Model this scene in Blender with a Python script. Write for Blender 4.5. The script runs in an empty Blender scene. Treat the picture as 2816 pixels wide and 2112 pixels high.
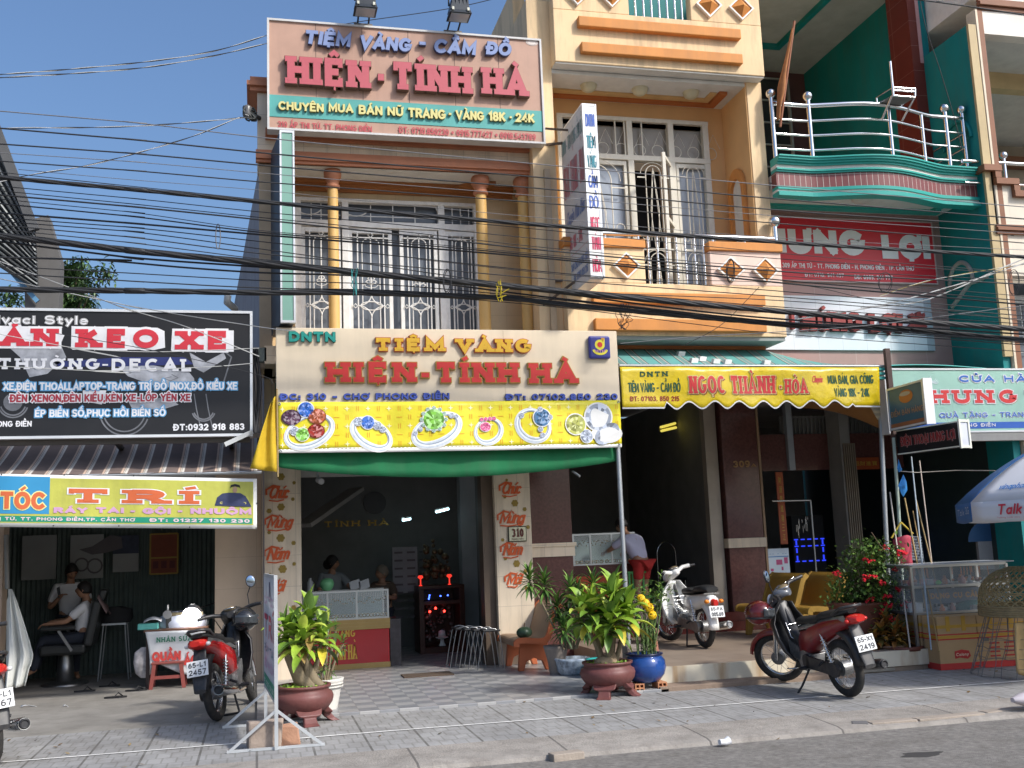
import bpy,math,random,unicodedata
from mathutils import Vector as Ve,Matrix
random.seed(7)
sc=bpy.context.scene
COL=sc.collection
R=math.radians
# camera, world, sun
CAM=Ve((0,0,1.6));FPX=2900.0
def _axes(yaw,pitch,roll):
 cy,sy=math.cos(yaw),math.sin(yaw)
 r=Ve((cy,-sy,0));f=Ve((sy,cy,0));u=Ve((0,0,1))
 f2=f*math.cos(pitch)+u*math.sin(pitch);u2=u*math.cos(pitch)-f*math.sin(pitch)
 return r*math.cos(roll)+u2*math.sin(roll),u2*math.cos(roll)-r*math.sin(roll),f2
CR,CU,CF=_axes(R(13.8),R(8.75),R(-2.25))
cam=bpy.data.cameras.new('camera');camo=bpy.data.objects.new('camera',cam);COL.objects.link(camo)
cam.sensor_width=36;cam.lens=FPX/2816*36;cam.clip_end=2000;cam.clip_start=.05
M=Matrix((CR,CU,-CF)).transposed().to_4x4();M.translation=CAM;camo.matrix_world=M
sc.camera=camo
SUN=Ve((.74,-.80,.93)).normalized()
w=bpy.data.worlds.new('World');sc.world=w;w.use_nodes=True
nt=w.node_tree;bg=nt.nodes['Background']
sky=nt.nodes.new('ShaderNodeTexSky');sky.sky_type='NISHITA';sky.sun_disc=False
sky.sun_elevation=math.asin(SUN.z);sky.sun_rotation=math.atan2(SUN.x,SUN.y)
sky.air_density=1.2;sky.dust_density=5.0;sky.ozone_density=7.5
nt.links.new(sky.outputs[0],bg.inputs[0]);bg.inputs[1].default_value=.118
sl=bpy.data.lights.new('sun','SUN');sl.energy=2.3;sl.angle=R(5);sl.color=(1,.95,.87)
so=bpy.data.objects.new('sun',sl);COL.objects.link(so);so.rotation_euler=SUN.to_track_quat('Z','Y').to_euler()
sc.view_settings.view_transform='Standard';sc.view_settings.look='None'
sc.view_settings.exposure=0.68;sc.view_settings.gamma=1
sc.cycles.max_bounces=8;sc.cycles.diffuse_bounces=5
# photo views (origin x, y, scale) -> world
V0=(0,0,.7855);Vb=(0,800,3.0722);Vt=(0,1340,3.0722);V3=(0,0,1.929);V4=(700,0,2.6333);V5=(700,400,2.6333)
V6=(700,880,2.1269);V7=(680,1280,1.9946);V8=(1200,1280,1.9946)
W1=(1400,0,2.9105);W2=(1400,460,2.9105);W3=(2060,0,2.926);W4=(2060,460,2.926);W5=(1680,960,2.9105);W6=(1680,1460,2.9105)
W7=(2200,960,3.0714);W8=(2200,1460,2.5438);X1=(0,1560,3.0056);X2=(2440,1180,5.529);X3=(2480,1560,4.149);X4=(1440,1500,3.606);X5=(520,1580,3.318)
def _ray(v,x,y):
 x=v[0]+x/v[2];y=v[1]+y/v[2]
 return(CF*FPX+(x-1408)*CR-(y-1056)*CU)/FPX
def A(v,x,y,Y):
 d=_ray(v,x,y);return CAM+d*((Y-CAM.y)/d.y)
def G(v,x,y,z=0.0):
 d=_ray(v,x,y);return CAM+d*((z-CAM.z)/d.z)
def AX(v,x,y,X):
 d=_ray(v,x,y);return CAM+d*((X-CAM.x)/d.x)
# materials
MC={}
def mat(name,col,rough=.65,metal=0,var=.12,vs=3.0,bump=.0,bs=40,emit=None,trans=0,spec=.4,dirt=0,ds=1.2,coat=0,stretch=None,alpha=1):
 if name in MC:return MC[name]
 m=bpy.data.materials.new(name);m.use_nodes=True;MC[name]=m
 t=m.node_tree;p=t.nodes['Principled BSDF']
 p.inputs['Roughness'].default_value=rough;p.inputs['Metallic'].default_value=metal
 p.inputs['Specular IOR Level'].default_value=spec
 if trans:p.inputs['Transmission Weight'].default_value=trans
 if coat:p.inputs['Coat Weight'].default_value=coat;p.inputs['Coat Roughness'].default_value=.08
 if alpha<1:p.inputs['Alpha'].default_value=alpha
 if emit:p.inputs['Emission Color'].default_value=(*emit[:3],1);p.inputs['Emission Strength'].default_value=emit[3]
 tc=t.nodes.new('ShaderNodeTexCoord');src=tc.outputs['Object']
 if stretch:
  mp=t.nodes.new('ShaderNodeMapping');mp.inputs['Scale'].default_value=stretch;t.links.new(src,mp.inputs[0]);src=mp.outputs[0]
 def mixc(fac,a,b):
  x=t.nodes.new('ShaderNodeMix');x.data_type='RGBA'
  if hasattr(fac,'links'):t.links.new(fac,x.inputs[0])
  else:x.inputs[0].default_value=fac
  for i,c in((6,a),(7,b)):
   if hasattr(c,'links'):t.links.new(c,x.inputs[i])
   else:x.inputs[i].default_value=(*c,1)
  return x.outputs[2]
 out=None
 if callable(col):out=col(t,src,mixc)
 else:out=tuple(col)
 if var:
  n=t.nodes.new('ShaderNodeTexNoise');n.inputs['Scale'].default_value=vs;n.inputs['Detail'].default_value=6;n.inputs['Roughness'].default_value=.6
  t.links.new(src,n.inputs['Vector'])
  h=t.nodes.new('ShaderNodeHueSaturation')
  mr=t.nodes.new('ShaderNodeMapRange');mr.inputs[1].default_value=.3;mr.inputs[2].default_value=.7
  mr.inputs[3].default_value=1-var;mr.inputs[4].default_value=1+var
  t.links.new(n.outputs[0],mr.inputs[0]);t.links.new(mr.outputs[0],h.inputs['Value'])
  if hasattr(out,'links'):t.links.new(out,h.inputs['Color'])
  else:h.inputs['Color'].default_value=(*out,1)
  out=h.outputs[0]
 if dirt:
  n=t.nodes.new('ShaderNodeTexNoise');n.inputs['Scale'].default_value=ds;n.inputs['Detail'].default_value=9;n.inputs['Roughness'].default_value=.7
  mp=t.nodes.new('ShaderNodeMapping');mp.inputs['Scale'].default_value=(3.2,3.2,.4 if ds<3 else 2);t.links.new(tc.outputs['Object'],mp.inputs[0]);t.links.new(mp.outputs[0],n.inputs['Vector'])
  rp=t.nodes.new('ShaderNodeMapRange');rp.inputs[1].default_value=.46;rp.inputs[2].default_value=.78;rp.inputs[4].default_value=dirt
  t.links.new(n.outputs[0],rp.inputs[0])
  out=mixc(rp.outputs[0],out,(.10,.085,.07))
 if hasattr(out,'links'):t.links.new(out,p.inputs['Base Color'])
 else:p.inputs['Base Color'].default_value=(*out,1)
 if bump:
  n=t.nodes.new('ShaderNodeTexNoise');n.inputs['Scale'].default_value=bs;n.inputs['Detail'].default_value=4
  t.links.new(src,n.inputs['Vector'])
  b=t.nodes.new('ShaderNodeBump');b.inputs['Strength'].default_value=bump;b.inputs['Distance'].default_value=.02
  t.links.new(n.outputs[0],b.inputs['Height']);t.links.new(b.outputs[0],p.inputs['Normal'])
 return m
def tiles(c1,c2,mortar,sx,sz,axes='xz',offset=0.0,ms=.012,mortar_mix=1.0):
 """brick-texture tiling laid out in the object's own coordinates; axes picks the face plane"""
 def f(t,src,mixc):
  s=t.nodes.new('ShaderNodeSeparateXYZ');t.links.new(src,s.inputs[0])
  c=t.nodes.new('ShaderNodeCombineXYZ');k={'x':0,'y':1,'z':2}
  if axes=='all':
   ad=t.nodes.new('ShaderNodeMath');ad.operation='ADD';t.links.new(s.outputs[0],ad.inputs[0]);t.links.new(s.outputs[1],ad.inputs[1])
   t.links.new(ad.outputs[0],c.inputs[0]);t.links.new(s.outputs[2],c.inputs[1])
  else:
   t.links.new(s.outputs[k[axes[0]]],c.inputs[0]);t.links.new(s.outputs[k[axes[1]]],c.inputs[1])
  b=t.nodes.new('ShaderNodeTexBrick');b.offset=offset;b.squash=1
  b.inputs['Scale'].default_value=1;b.inputs['Brick Width'].default_value=sx;b.inputs['Row Height'].default_value=sz
  b.inputs['Mortar Size'].default_value=ms*.5;b.inputs['Mortar Smooth'].default_value=.1;b.inputs['Bias'].default_value=0
  b.inputs['Color1'].default_value=(*c1,1);b.inputs['Color2'].default_value=(*c2,1);b.inputs['Mortar'].default_value=(*mortar,1)
  t.links.new(c.outputs[0],b.inputs['Vector']);return b.outputs[0]
 return f
def stripes(cols,period,axis='x',skew=0):
 """repeating stripes: cols = [(width fraction, colour)]"""
 def f(t,src,mixc):
  s=t.nodes.new('ShaderNodeSeparateXYZ');t.links.new(src,s.inputs[0])
  d=t.nodes.new('ShaderNodeMath');d.operation='DIVIDE';d.inputs[1].default_value=period
  t.links.new(s.outputs['xyz'.index(axis)],d.inputs[0])
  fr=t.nodes.new('ShaderNodeMath');fr.operation='FRACT';t.links.new(d.outputs[0],fr.inputs[0])
  r=t.nodes.new('ShaderNodeValToRGB');r.color_ramp.interpolation='CONSTANT'
  pos=0;el=r.color_ramp.elements
  while len(el)>1:el.remove(el[0])
  for i,(wd,c)in enumerate(cols):
   e=el[0]if i==0 else el.new(pos)
   e.position=pos;e.color=(*c,1);pos+=wd
  t.links.new(fr.outputs[0],r.inputs[0]);return r.outputs[0]
 return f
# objects
ORIG={}
def tag(o,label=None,cat=None,group=None,kind=None):
 if label:o['label']=label
 if cat:o['category']=cat
 if group:o['group']=group
 if kind:o['kind']=kind
 return o
def thing(name,label,cat,loc,rz=None,group=None):
 o=bpy.data.objects.new(name,None);COL.objects.link(o);o.empty_display_size=.1
 o.location=loc
 if rz is not None:o.rotation_euler=(0,0,rz);ORIG[o.name]=Ve((0,0,0))
 else:ORIG[o.name]=Ve(loc)
 return tag(o,label,cat,group)
class MB:
 def __init__(s):s.v=[];s.f=[];s.m=[];s.s=[];s.mi=0;s.sm=False;s.cuts=[]
 def add(s,vs,fs,smooth=None):
  b=len(s.v);s.v+=[Ve(p)for p in vs]
  for f in fs:s.f.append([b+i for i in f]);s.m.append(s.mi);s.s.append(s.sm if smooth is None else smooth)
  return s
 def box(s,x0,x1,y0,y1,z0,z1):
  x0,x1=min(x0,x1),max(x0,x1);y0,y1=min(y0,y1),max(y0,y1);z0,z1=min(z0,z1),max(z0,z1)
  return s.add([(x,y,z)for z in(z0,z1)for y in(y0,y1)for x in(x0,x1)],[(0,2,3,1),(4,5,7,6),(0,1,5,4),(2,6,7,3),(0,4,6,2),(1,3,7,5)],False)
 def obox(s,c,ex,ey,ez):
  c,ex,ey,ez=map(Ve,(c,ex,ey,ez))
  return s.add([c+ex*i+ey*j+ez*k for k in(-1,1)for j in(-1,1)for i in(-1,1)],[(0,2,3,1),(4,5,7,6),(0,1,5,4),(2,6,7,3),(0,4,6,2),(1,3,7,5)],False)
 def bar(s,a,b,w,h=None,up=(0,0,1)):
  a,b=Ve(a),Ve(b);h=h or w;d=b-a;u=Ve(up)
  if abs(d.normalized().dot(u))>.95:u=Ve((0,1,0))
  sd=d.cross(u).normalized();uu=sd.cross(d).normalized()
  return s.obox((a+b)/2,d/2,sd*w/2,uu*h/2)
 def quad(s,*p):return s.add(p,[tuple(range(len(p)))],False)
 def prism(s,poly,y0,y1):
  n=len(poly)
  return s.add([(x,y0,z)for x,z in poly]+[(x,y1,z)for x,z in poly],[tuple(range(n)),tuple(range(2*n-1,n-1,-1))]+[(i,n+i,n+(i+1)%n,(i+1)%n)for i in range(n)],False)
 def prismx(s,poly,x0,x1):
  n=len(poly)
  return s.add([(x0,y,z)for y,z in poly]+[(x1,y,z)for y,z in poly],[tuple(range(n)),tuple(range(2*n-1,n-1,-1))]+[(i,n+i,n+(i+1)%n,(i+1)%n)for i in range(n)],False)
 def prismz(s,poly,z0,z1):
  n=len(poly)
  return s.add([(x,y,z0)for x,y in poly]+[(x,y,z1)for x,y in poly],[tuple(range(n)),tuple(range(2*n-1,n-1,-1))]+[(i,n+i,n+(i+1)%n,(i+1)%n)for i in range(n)],False)
 def tube(s,pts,r,n=8,closed=False,caps=True):
  pts=[Ve(p)for p in pts];k=len(pts);rr=r if isinstance(r,(list,tuple))else[r]*k
  vs=[];u=None
  for i,p in enumerate(pts):
   a=pts[i-1]if(i or closed)else p;b=pts[(i+1)%k]if(i<k-1 or closed)else p
   d=(b-a);d=d.normalized()if d.length>1e-9 else Ve((0,0,1))
   if u is None:u=d.orthogonal().normalized()
   u=u-d*u.dot(d);u=u.normalized()if u.length>1e-6 else d.orthogonal().normalized()
   q=d.cross(u)
   vs+=[p+(u*math.cos(t)+q*math.sin(t))*rr[i]for t in(2*math.pi*j/n for j in range(n))]
  fs=[]
  for i in range(k if closed else k-1):
   for j in range(n):
    i2=(i+1)%k;fs.append((i*n+j,i*n+(j+1)%n,i2*n+(j+1)%n,i2*n+j))
  s.add(vs,fs,True)
  if caps and not closed:
   s.add(vs[:n],[tuple(range(n-1,-1,-1))],False);s.add(vs[-n:],[tuple(range(n))],False)
  return s
 def cyl(s,a,b,r,n=16):return s.tube([a,b],r,n)
 def lathe(s,prof,c,n=24,sx=1,sy=1):
  vs=[];c=Ve(c)
  for r,z in prof:vs+=[c+Ve((r*sx*math.cos(2*math.pi*j/n),r*sy*math.sin(2*math.pi*j/n),z))for j in range(n)]
  fs=[(i*n+j,i*n+(j+1)%n,(i+1)*n+(j+1)%n,(i+1)*n+j)for i in range(len(prof)-1)for j in range(n)]
  return s.add(vs,fs,True)
 def ball(s,c,r,rx=1,ry=1,rz=1,n=14,m=9,mtx=None):
  c=Ve(c);vs=[]
  for i in range(m+1):
   a=math.pi*i/m
   for j in range(n):
    b=2*math.pi*j/n;p=Ve((math.sin(a)*math.cos(b)*r*rx,math.sin(a)*math.sin(b)*r*ry,math.cos(a)*r*rz))
    if mtx:p=mtx@p
    vs.append(c+p)
  return s.add(vs,[(i*n+j,(i+1)*n+j,(i+1)*n+(j+1)%n,i*n+(j+1)%n)for i in range(m)for j in range(n)],True)
 def loft(s,rings,closed=True,caps=True,smooth=True):
  n=len(rings[0]);vs=[p for r in rings for p in r];fs=[]
  for i in range(len(rings)-1):
   for j in range(n if closed else n-1):fs.append((i*n+j,i*n+(j+1)%n,(i+1)*n+(j+1)%n,(i+1)*n+j))
  s.add(vs,fs,smooth)
  if caps and closed:s.add(rings[0],[tuple(range(n-1,-1,-1))],False);s.add(rings[-1],[tuple(range(n))],False)
  return s
 def torus(s,c,R0,r,axis='x',n=36,m=10,sq=1.0):
  c=Ve(c);vs=[]
  for i in range(n):
   a=2*math.pi*i/n
   for j in range(m):
    b=2*math.pi*j/m;q=R0+r*math.cos(b);h=r*sq*math.sin(b)
    p={'x':(h,q*math.cos(a),q*math.sin(a)),'y':(q*math.cos(a),h,q*math.sin(a)),'z':(q*math.cos(a),q*math.sin(a),h)}[axis]
    vs.append(c+Ve(p))
  return s.add(vs,[(i*m+j,((i+1)%n)*m+j,((i+1)%n)*m+(j+1)%m,i*m+(j+1)%m)for i in range(n)for j in range(m)],True)
 def grid(s,nu,nv,fn,smooth=True):
  return s.add([fn(i/nu,j/nv)for j in range(nv+1)for i in range(nu+1)],[(j*(nu+1)+i,j*(nu+1)+i+1,(j+1)*(nu+1)+i+1,(j+1)*(nu+1)+i)for j in range(nv)for i in range(nu)],smooth)
 def build(s,name,mats,parent=None,label=None,cat=None,group=None,kind=None,bevel=0,thick=0,off=0,seg=2,origin=None,fix=True):
  if name.endswith('lettering')and len(s.cuts)>1:
   for i,(v0,f0)in enumerate(s.cuts):
    v1,f1=s.cuts[i+1]if i+1<len(s.cuts)else(len(s.v),len(s.f));q=MB();q.v=s.v[v0:v1];q.f=[[k-v0 for k in f]for f in s.f[f0:f1]];q.m=s.m[f0:f1];q.s=s.s[f0:f1];o=q.build(name,mats,parent,fix=fix)
   return o
  me=bpy.data.meshes.new(name);mats=mats if isinstance(mats,(list,tuple))else[mats]
  if parent is not None:o0=ORIG[parent.name]
  elif origin is not None:o0=Ve(origin)
  elif kind=='structure' or not s.v:o0=Ve((0,0,0))
  else:o0=Ve((sum(p.x for p in s.v)/len(s.v),sum(p.y for p in s.v)/len(s.v),min(p.z for p in s.v)))
  me.from_pydata([p-o0 for p in s.v],[],s.f)
  me.polygons.foreach_set('material_index',s.m);me.polygons.foreach_set('use_smooth',s.s)
  for m_ in mats:me.materials.append(m_)
  if fix:
   import bmesh
   b=bmesh.new();b.from_mesh(me);bmesh.ops.recalc_face_normals(b,faces=b.faces);b.to_mesh(me);b.free()
  me.update()
  o=bpy.data.objects.new(name,me);COL.objects.link(o)
  if parent is not None:o.parent=parent;ORIG[o.name]=o0
  else:o.location=o0;ORIG[o.name]=o0
  if thick:
   md=o.modifiers.new('t','SOLIDIFY');md.thickness=thick;md.offset=off
  if bevel:
   md=o.modifiers.new('b','BEVEL');md.width=bevel;md.segments=seg;md.limit_method='ANGLE';md.angle_limit=R(40)
  return tag(o,label,cat,group,kind)
def copy_tree(o,parent=None):
 c=o.copy();COL.objects.link(c)
 if parent:c.parent=parent
 ORIG[c.name]=ORIG.get(o.name,Ve((0,0,0)))
 for ch in list(o.children):copy_tree(ch,c)
 return c
# stroke lettering
def arc(cx,cy,rx,ry,a0,a1,n=10):return[(cx+rx*math.cos(R(a0+(a1-a0)*i/n)),cy+ry*math.sin(R(a0+(a1-a0)*i/n)))for i in range(n+1)]
def ell(cx,cy,rx,ry,n=20):return arc(cx,cy,rx,ry,90,450,n)
GL={'A':(.76,[[(0,0),(.38,1),(.76,0)],[(.13,.3),(.63,.3)]]),'B':(.62,[[(0,0),(0,1)],[(0,1)]+arc(.34,.77,.24,.23,90,-90)+[(0,.54)],[(.34,.54)]+arc(.36,.27,.27,.27,90,-90)+[(0,0)]]),'C':(.72,[arc(.4,.5,.4,.5,48,312,14)]),'D':(.7,[[(0,0),(0,1),(.28,1)]+arc(.28,.5,.42,.5,80,-80)+[(.28,0),(0,0)]]),'Đ':(.7,[[(0,0),(0,1),(.28,1)]+arc(.28,.5,.42,.5,80,-80)+[(.28,0),(0,0)],[(-.14,.52),(.3,.52)]]),'E':(.56,[[(.56,1),(0,1),(0,0),(.56,0)],[(0,.52),(.47,.52)]]),'F':(.54,[[(.54,1),(0,1),(0,0)],[(0,.5),(.46,.5)]]),'G':(.78,[arc(.4,.5,.4,.5,48,335,14)+[(.78,.44),(.46,.44)]]),'H':(.66,[[(0,0),(0,1)],[(.66,0),(.66,1)],[(0,.52),(.66,.52)]]),'I':(.02,[[(.01,0),(.01,1)]]),'J':(.4,[[(.4,1)]+arc(.2,.22,.2,.22,0,-180,8)]),'K':(.64,[[(0,0),(0,1)],[(.6,1),(.03,.4)],[(.2,.58),(.64,0)]]),'L':(.5,[[(0,1),(0,0),(.5,0)]]),'M':(.82,[[(0,0),(0,1),(.41,.22),(.82,1),(.82,0)]]),'N':(.66,[[(0,0),(0,1)],[(0,1),(.66,0)],[(.66,0),(.66,1)]]),'O':(.84,[ell(.42,.5,.42,.5)]),'P':(.58,[[(0,0),(0,1)],[(0,1)]+arc(.31,.74,.27,.26,90,-90)+[(0,.48)]]),'Q':(.84,[ell(.42,.5,.42,.5),[(.5,.25),(.84,-.06)]]),'R':(.62,[[(0,0),(0,1)],[(0,1)]+arc(.32,.75,.27,.25,90,-90)+[(0,.5)],[(.3,.5),(.62,0)]]),'S':(.6,[arc(.31,.755,.28,.245,35,265,9)+arc(.3,.255,.3,.255,85,-150,9)]),'T':(.68,[[(0,1),(.68,1)],[(.34,1),(.34,0)]]),'U':(.66,[[(0,1)]+arc(.33,.33,.33,.33,180,360,10)+[(.66,1)]]),'V':(.74,[[(0,1),(.37,0),(.74,1)]]),'W':(1.0,[[(0,1),(.25,0),(.5,.9),(.75,0),(1,1)]]),'X':(.68,[[(0,1),(.68,0)],[(.68,1),(0,0)]]),'Y':(.68,[[(0,1),(.34,.48),(.68,1)],[(.34,.48),(.34,0)]]),'Z':(.6,[[(0,1),(.6,1),(0,0),(.6,0)]]),'0':(.56,[ell(.28,.5,.28,.5)]),'1':(.24,[[(0,.8),(.22,1),(.22,0)]]),'2':(.54,[arc(.27,.72,.27,.28,170,-30,9)+[(.02,0),(.56,0)]]),'3':(.54,[arc(.25,.75,.25,.25,150,-80,8),arc(.25,.26,.29,.26,80,-150,9)]),'4':(.58,[[(.42,0),(.42,1),(0,.28),(.58,.28)]]),'5':(.54,[[(.5,1),(.08,1),(.04,.55)]+arc(.26,.31,.28,.31,110,-150,10)]),'6':(.54,[ell(.27,.3,.27,.3),[(.01,.35)]+arc(.32,.5,.31,.5,175,70,6)]),'7':(.54,[[(0,1),(.54,1),(.2,0)]]),'8':(.54,[ell(.27,.76,.23,.24),ell(.27,.26,.27,.26)]),'9':(.54,[ell(.27,.7,.27,.3),[(.53,.65)]+arc(.22,.5,.31,.5,-5,-110,6)]),'-':(.36,[[(0,.42),(.36,.42)]]),'.':(.04,[[(.0,.02),(.06,.02)]]),',':(.06,[[(.05,.06),(0,-.14)]]),':':(.05,[[(.0,.06),(.06,.06)],[(0,.6),(.06,.6)]]),'*':(.3,[[(.15,.3),(.15,.7)],[(0,.4),(.3,.6)],[(0,.6),(.3,.4)]]),' ':(.24,[]),'a':(.46,[ell(.23,.3,.23,.3,14),[(.46,.62),(.46,0)]]),'b':(.48,[[(0,1),(0,0)],ell(.24,.3,.24,.3,14)]),'c':(.42,[arc(.24,.3,.24,.3,50,310)]),'d':(.48,[ell(.24,.3,.24,.3,14),[(.48,1),(.48,0)]]),'e':(.46,[[(.02,.32),(.46,.32)]+arc(.24,.3,.23,.3,10,315,12)]),'g':(.48,[ell(.24,.3,.24,.3,14),[(.48,.62),(.48,-.05)]+arc(.25,-.08,.23,.2,0,-160,7)]),'h':(.44,[[(0,1),(0,0)],[(0,.35)]+arc(.22,.4,.22,.21,170,0,7)+[(.44,0)]]),'i':(.02,[[(.01,.62),(.01,0)],[(.01,.84),(.01,.92)]]),'k':(.42,[[(0,1),(0,0)],[(.4,.62),(.02,.25)],[(.14,.38),(.42,0)]]),'l':(.02,[[(.01,1),(.01,0)]]),'m':(.74,[[(0,.62),(0,0)],[(0,.35)]+arc(.185,.42,.185,.2,170,0,6)+[(.37,0)],[(.37,.35)]+arc(.555,.42,.185,.2,170,0,6)+[(.74,0)]]),'n':(.44,[[(0,.62),(0,0)],[(0,.35)]+arc(.22,.4,.22,.21,170,0,7)+[(.44,0)]]),'o':(.48,[ell(.24,.31,.24,.31,14)]),'p':(.48,[[(0,.62),(0,-.3)],ell(.24,.3,.24,.3,14)]),'q':(.48,[[(.48,.62),(.48,-.3)],ell(.24,.3,.24,.3,14)]),'r':(.28,[[(0,.62),(0,0)],[(0,.35)]+arc(.2,.4,.2,.21,170,60,5)]),'s':(.38,[arc(.19,.46,.17,.15,40,265,7)+arc(.19,.16,.19,.16,85,-150,7)]),'t':(.3,[[(.12,.9),(.12,.12),(.3,.02)],[(0,.62),(.3,.62)]]),'u':(.44,[[(0,.62)]+arc(.22,.22,.22,.22,180,350,8)+[(.44,.3)],[(.44,.62),(.44,0)]]),'v':(.44,[[(0,.62),(.22,0),(.44,.62)]]),'x':(.42,[[(0,.62),(.42,0)],[(.42,.62),(0,0)]]),'y':(.44,[[(0,.62),(.22,.02)],[(.44,.62),(.1,-.3)]]),'z':(.4,[[(0,.62),(.4,.62),(0,0),(.4,0)]]),}
def shape(s,slab=False,gap=.2,wt=.2):
 """strokes of a line of writing in font units; returns (strokes, width, serif ends)"""
 x=0;out=[];ser=[];acc=set()
 for ch in s:
  d=unicodedata.normalize('NFD',ch);b,marks=d[0],d[1:]
  wd,st=GL.get(b,GL['-']);top=1.0 if(b.isupper()or b in 'bdhklt')else .62
  if b=='i' and marks:st=st[:1]
  if slab and b not in '-.,: ':x+=.08
  for q in st:
   out.append([(x+p[0],p[1])for p in q])
   if slab:
    for(e,nb)in((q[0],q[1]),(q[-1],q[-2])):
     dx,dy=e[0]-nb[0],e[1]-nb[1]
     if abs(dy)>.1 and abs(dx)/abs(dy)<.9 and(abs(e[1])<.02 or abs(e[1]-1)<.02)and not(b=='N' and abs(dx)>.2)and q[0]!=q[-1]and not(b=='T' and e[1]>.5):
      ser.append((x+e[0],e[1]))
     elif abs(dx)>.2 and abs(dy)<.05 and b in 'TELF' and(e[1]>.9 or e[1]<.1):ser.append((x+e[0],e[1],-1 if e[1]>.9 else 1))
  c=x+wd/2;k=top+.03+wt*.9;low=False;m0=len(out)
  for m in marks:
   if m=='\u0302':out.append([(c-.19,k+.03),(c,k+.19),(c+.19,k+.03)]);k+=.2
   if m=='\u0306':out.append(arc(c,k+.17,.17,.15,180,360,8));k+=.2
  up=len(marks)>1 and any(m in '\u0302\u0306' for m in marks)
  for m in marks:
   cc,kk=(c+.05,k-.02)if up else(c,k)
   if m=='\u0300':out.append([(cc-.14,kk+.22),(cc+.08,kk+.05)])
   if m=='\u0301':out.append([(cc+.14,kk+.22),(cc-.08,kk+.05)])
   if m=='\u0303':out.append([(cc-.18,kk+.06),(cc-.07,kk+.15),(cc+.06,kk+.07),(cc+.18,kk+.16)])
   if m=='\u0309':out.append(arc(cc,kk+.18,.09,.08,150,-90,6)+[(cc,kk+.02)])
   if m=='\u0323':out.append([(c-.03,-.22),(c+.04,-.22)])
   if m=='\u031b':hx=x+wd;out.append([(hx-.06,top-.03),(hx+.1,top+.02),(hx+.1,top+.16)])
  acc.update(range(m0,len(out)))
  x+=wd+gap+(.08 if slab and b not in '-.,: ' else 0)
 return out,max(x-gap,.1),ser,acc
def offset_line(pts,hw):
 n=len(pts);closed=n>3 and(Ve(pts[0])-Ve(pts[-1])).length<1e-6
 P=[Ve(p)for p in(pts[:-1]if closed else pts)];k=len(P);L=[];Rr=[]
 for i in range(k):
  a=P[i]-P[i-1]if(i or closed)else P[1]-P[0]
  b=P[(i+1)%k]-P[i]if(i<k-1 or closed)else P[i]-P[i-1]
  a=a.normalized()if a.length>1e-9 else Ve((1,0));b=b.normalized()if b.length>1e-9 else a
  na,nb=Ve((-a.y,a.x)),Ve((-b.y,b.x));mi=na+nb
  if mi.length<.3:mi=na
  mi=mi.normalized();l=hw/max(mi.dot(na),.42)
  L.append(P[i]+mi*l);Rr.append(P[i]-mi*l)
 return L,Rr,closed
class Fr:
 """a flat frame to write on: origin, right, up, outward normal, optional ripple(u, v)"""
 def __init__(s,O,U=(1,0,0),W=(0,0,1),N=(0,-1,0),warp=None):s.O,s.U,s.W,s.N,s.warp=Ve(O),Ve(U),Ve(W),Ve(N),warp;s.sl=0;s.u0=0;s.ax=1;s.ua=0
 def pt(s,u,v,d):
  u=s.ua+(u-s.ua)*s.ax;return s.O+s.U*u+s.W*(v+s.sl*(u-s.u0))+s.N*(d+(s.warp(u,v)if s.warp else 0))
_lay=[0]
def ribbon(mb,fr,pts,hw,d,ext=0,th=0):
 """one stroke as a band lying d in front of the frame, ext longer at its ends; th > 0 gives it sides"""
 pts=list(pts);
 if ext and(Ve(pts[0])-Ve(pts[-1])).length>1e-6:
  a=(Ve(pts[0])-Ve(pts[1])).normalized()*ext;b=(Ve(pts[-1])-Ve(pts[-2])).normalized()*ext
  pts[0]=tuple(Ve(pts[0])+a);pts[-1]=tuple(Ve(pts[-1])+b)
 L,Q,cl=offset_line(pts,hw);k=len(L);_lay[0]=(_lay[0]+1)%23;d=d+_lay[0]*.0001
 vs=[fr.pt(p.x,p.y,d)for p in L]+[fr.pt(p.x,p.y,d)for p in Q]
 e=[(i,(i+1)%k)for i in range(k if cl else k-1)]
 fs=[(i,j,k+j,k+i)for i,j in e]
 if th:
  vs+=[fr.pt(p.x,p.y,d-th)for p in L]+[fr.pt(p.x,p.y,d-th)for p in Q]
  fs+=[(i,2*k+i,2*k+j,j)for i,j in e]+[(k+j,3*k+j,3*k+i,k+i)for i,j in e]
  if not cl:fs+=[(0,k,3*k,2*k),(k-1,3*k-1,4*k-1,2*k-1)]
 mb.add(vs,fs,False)
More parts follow.
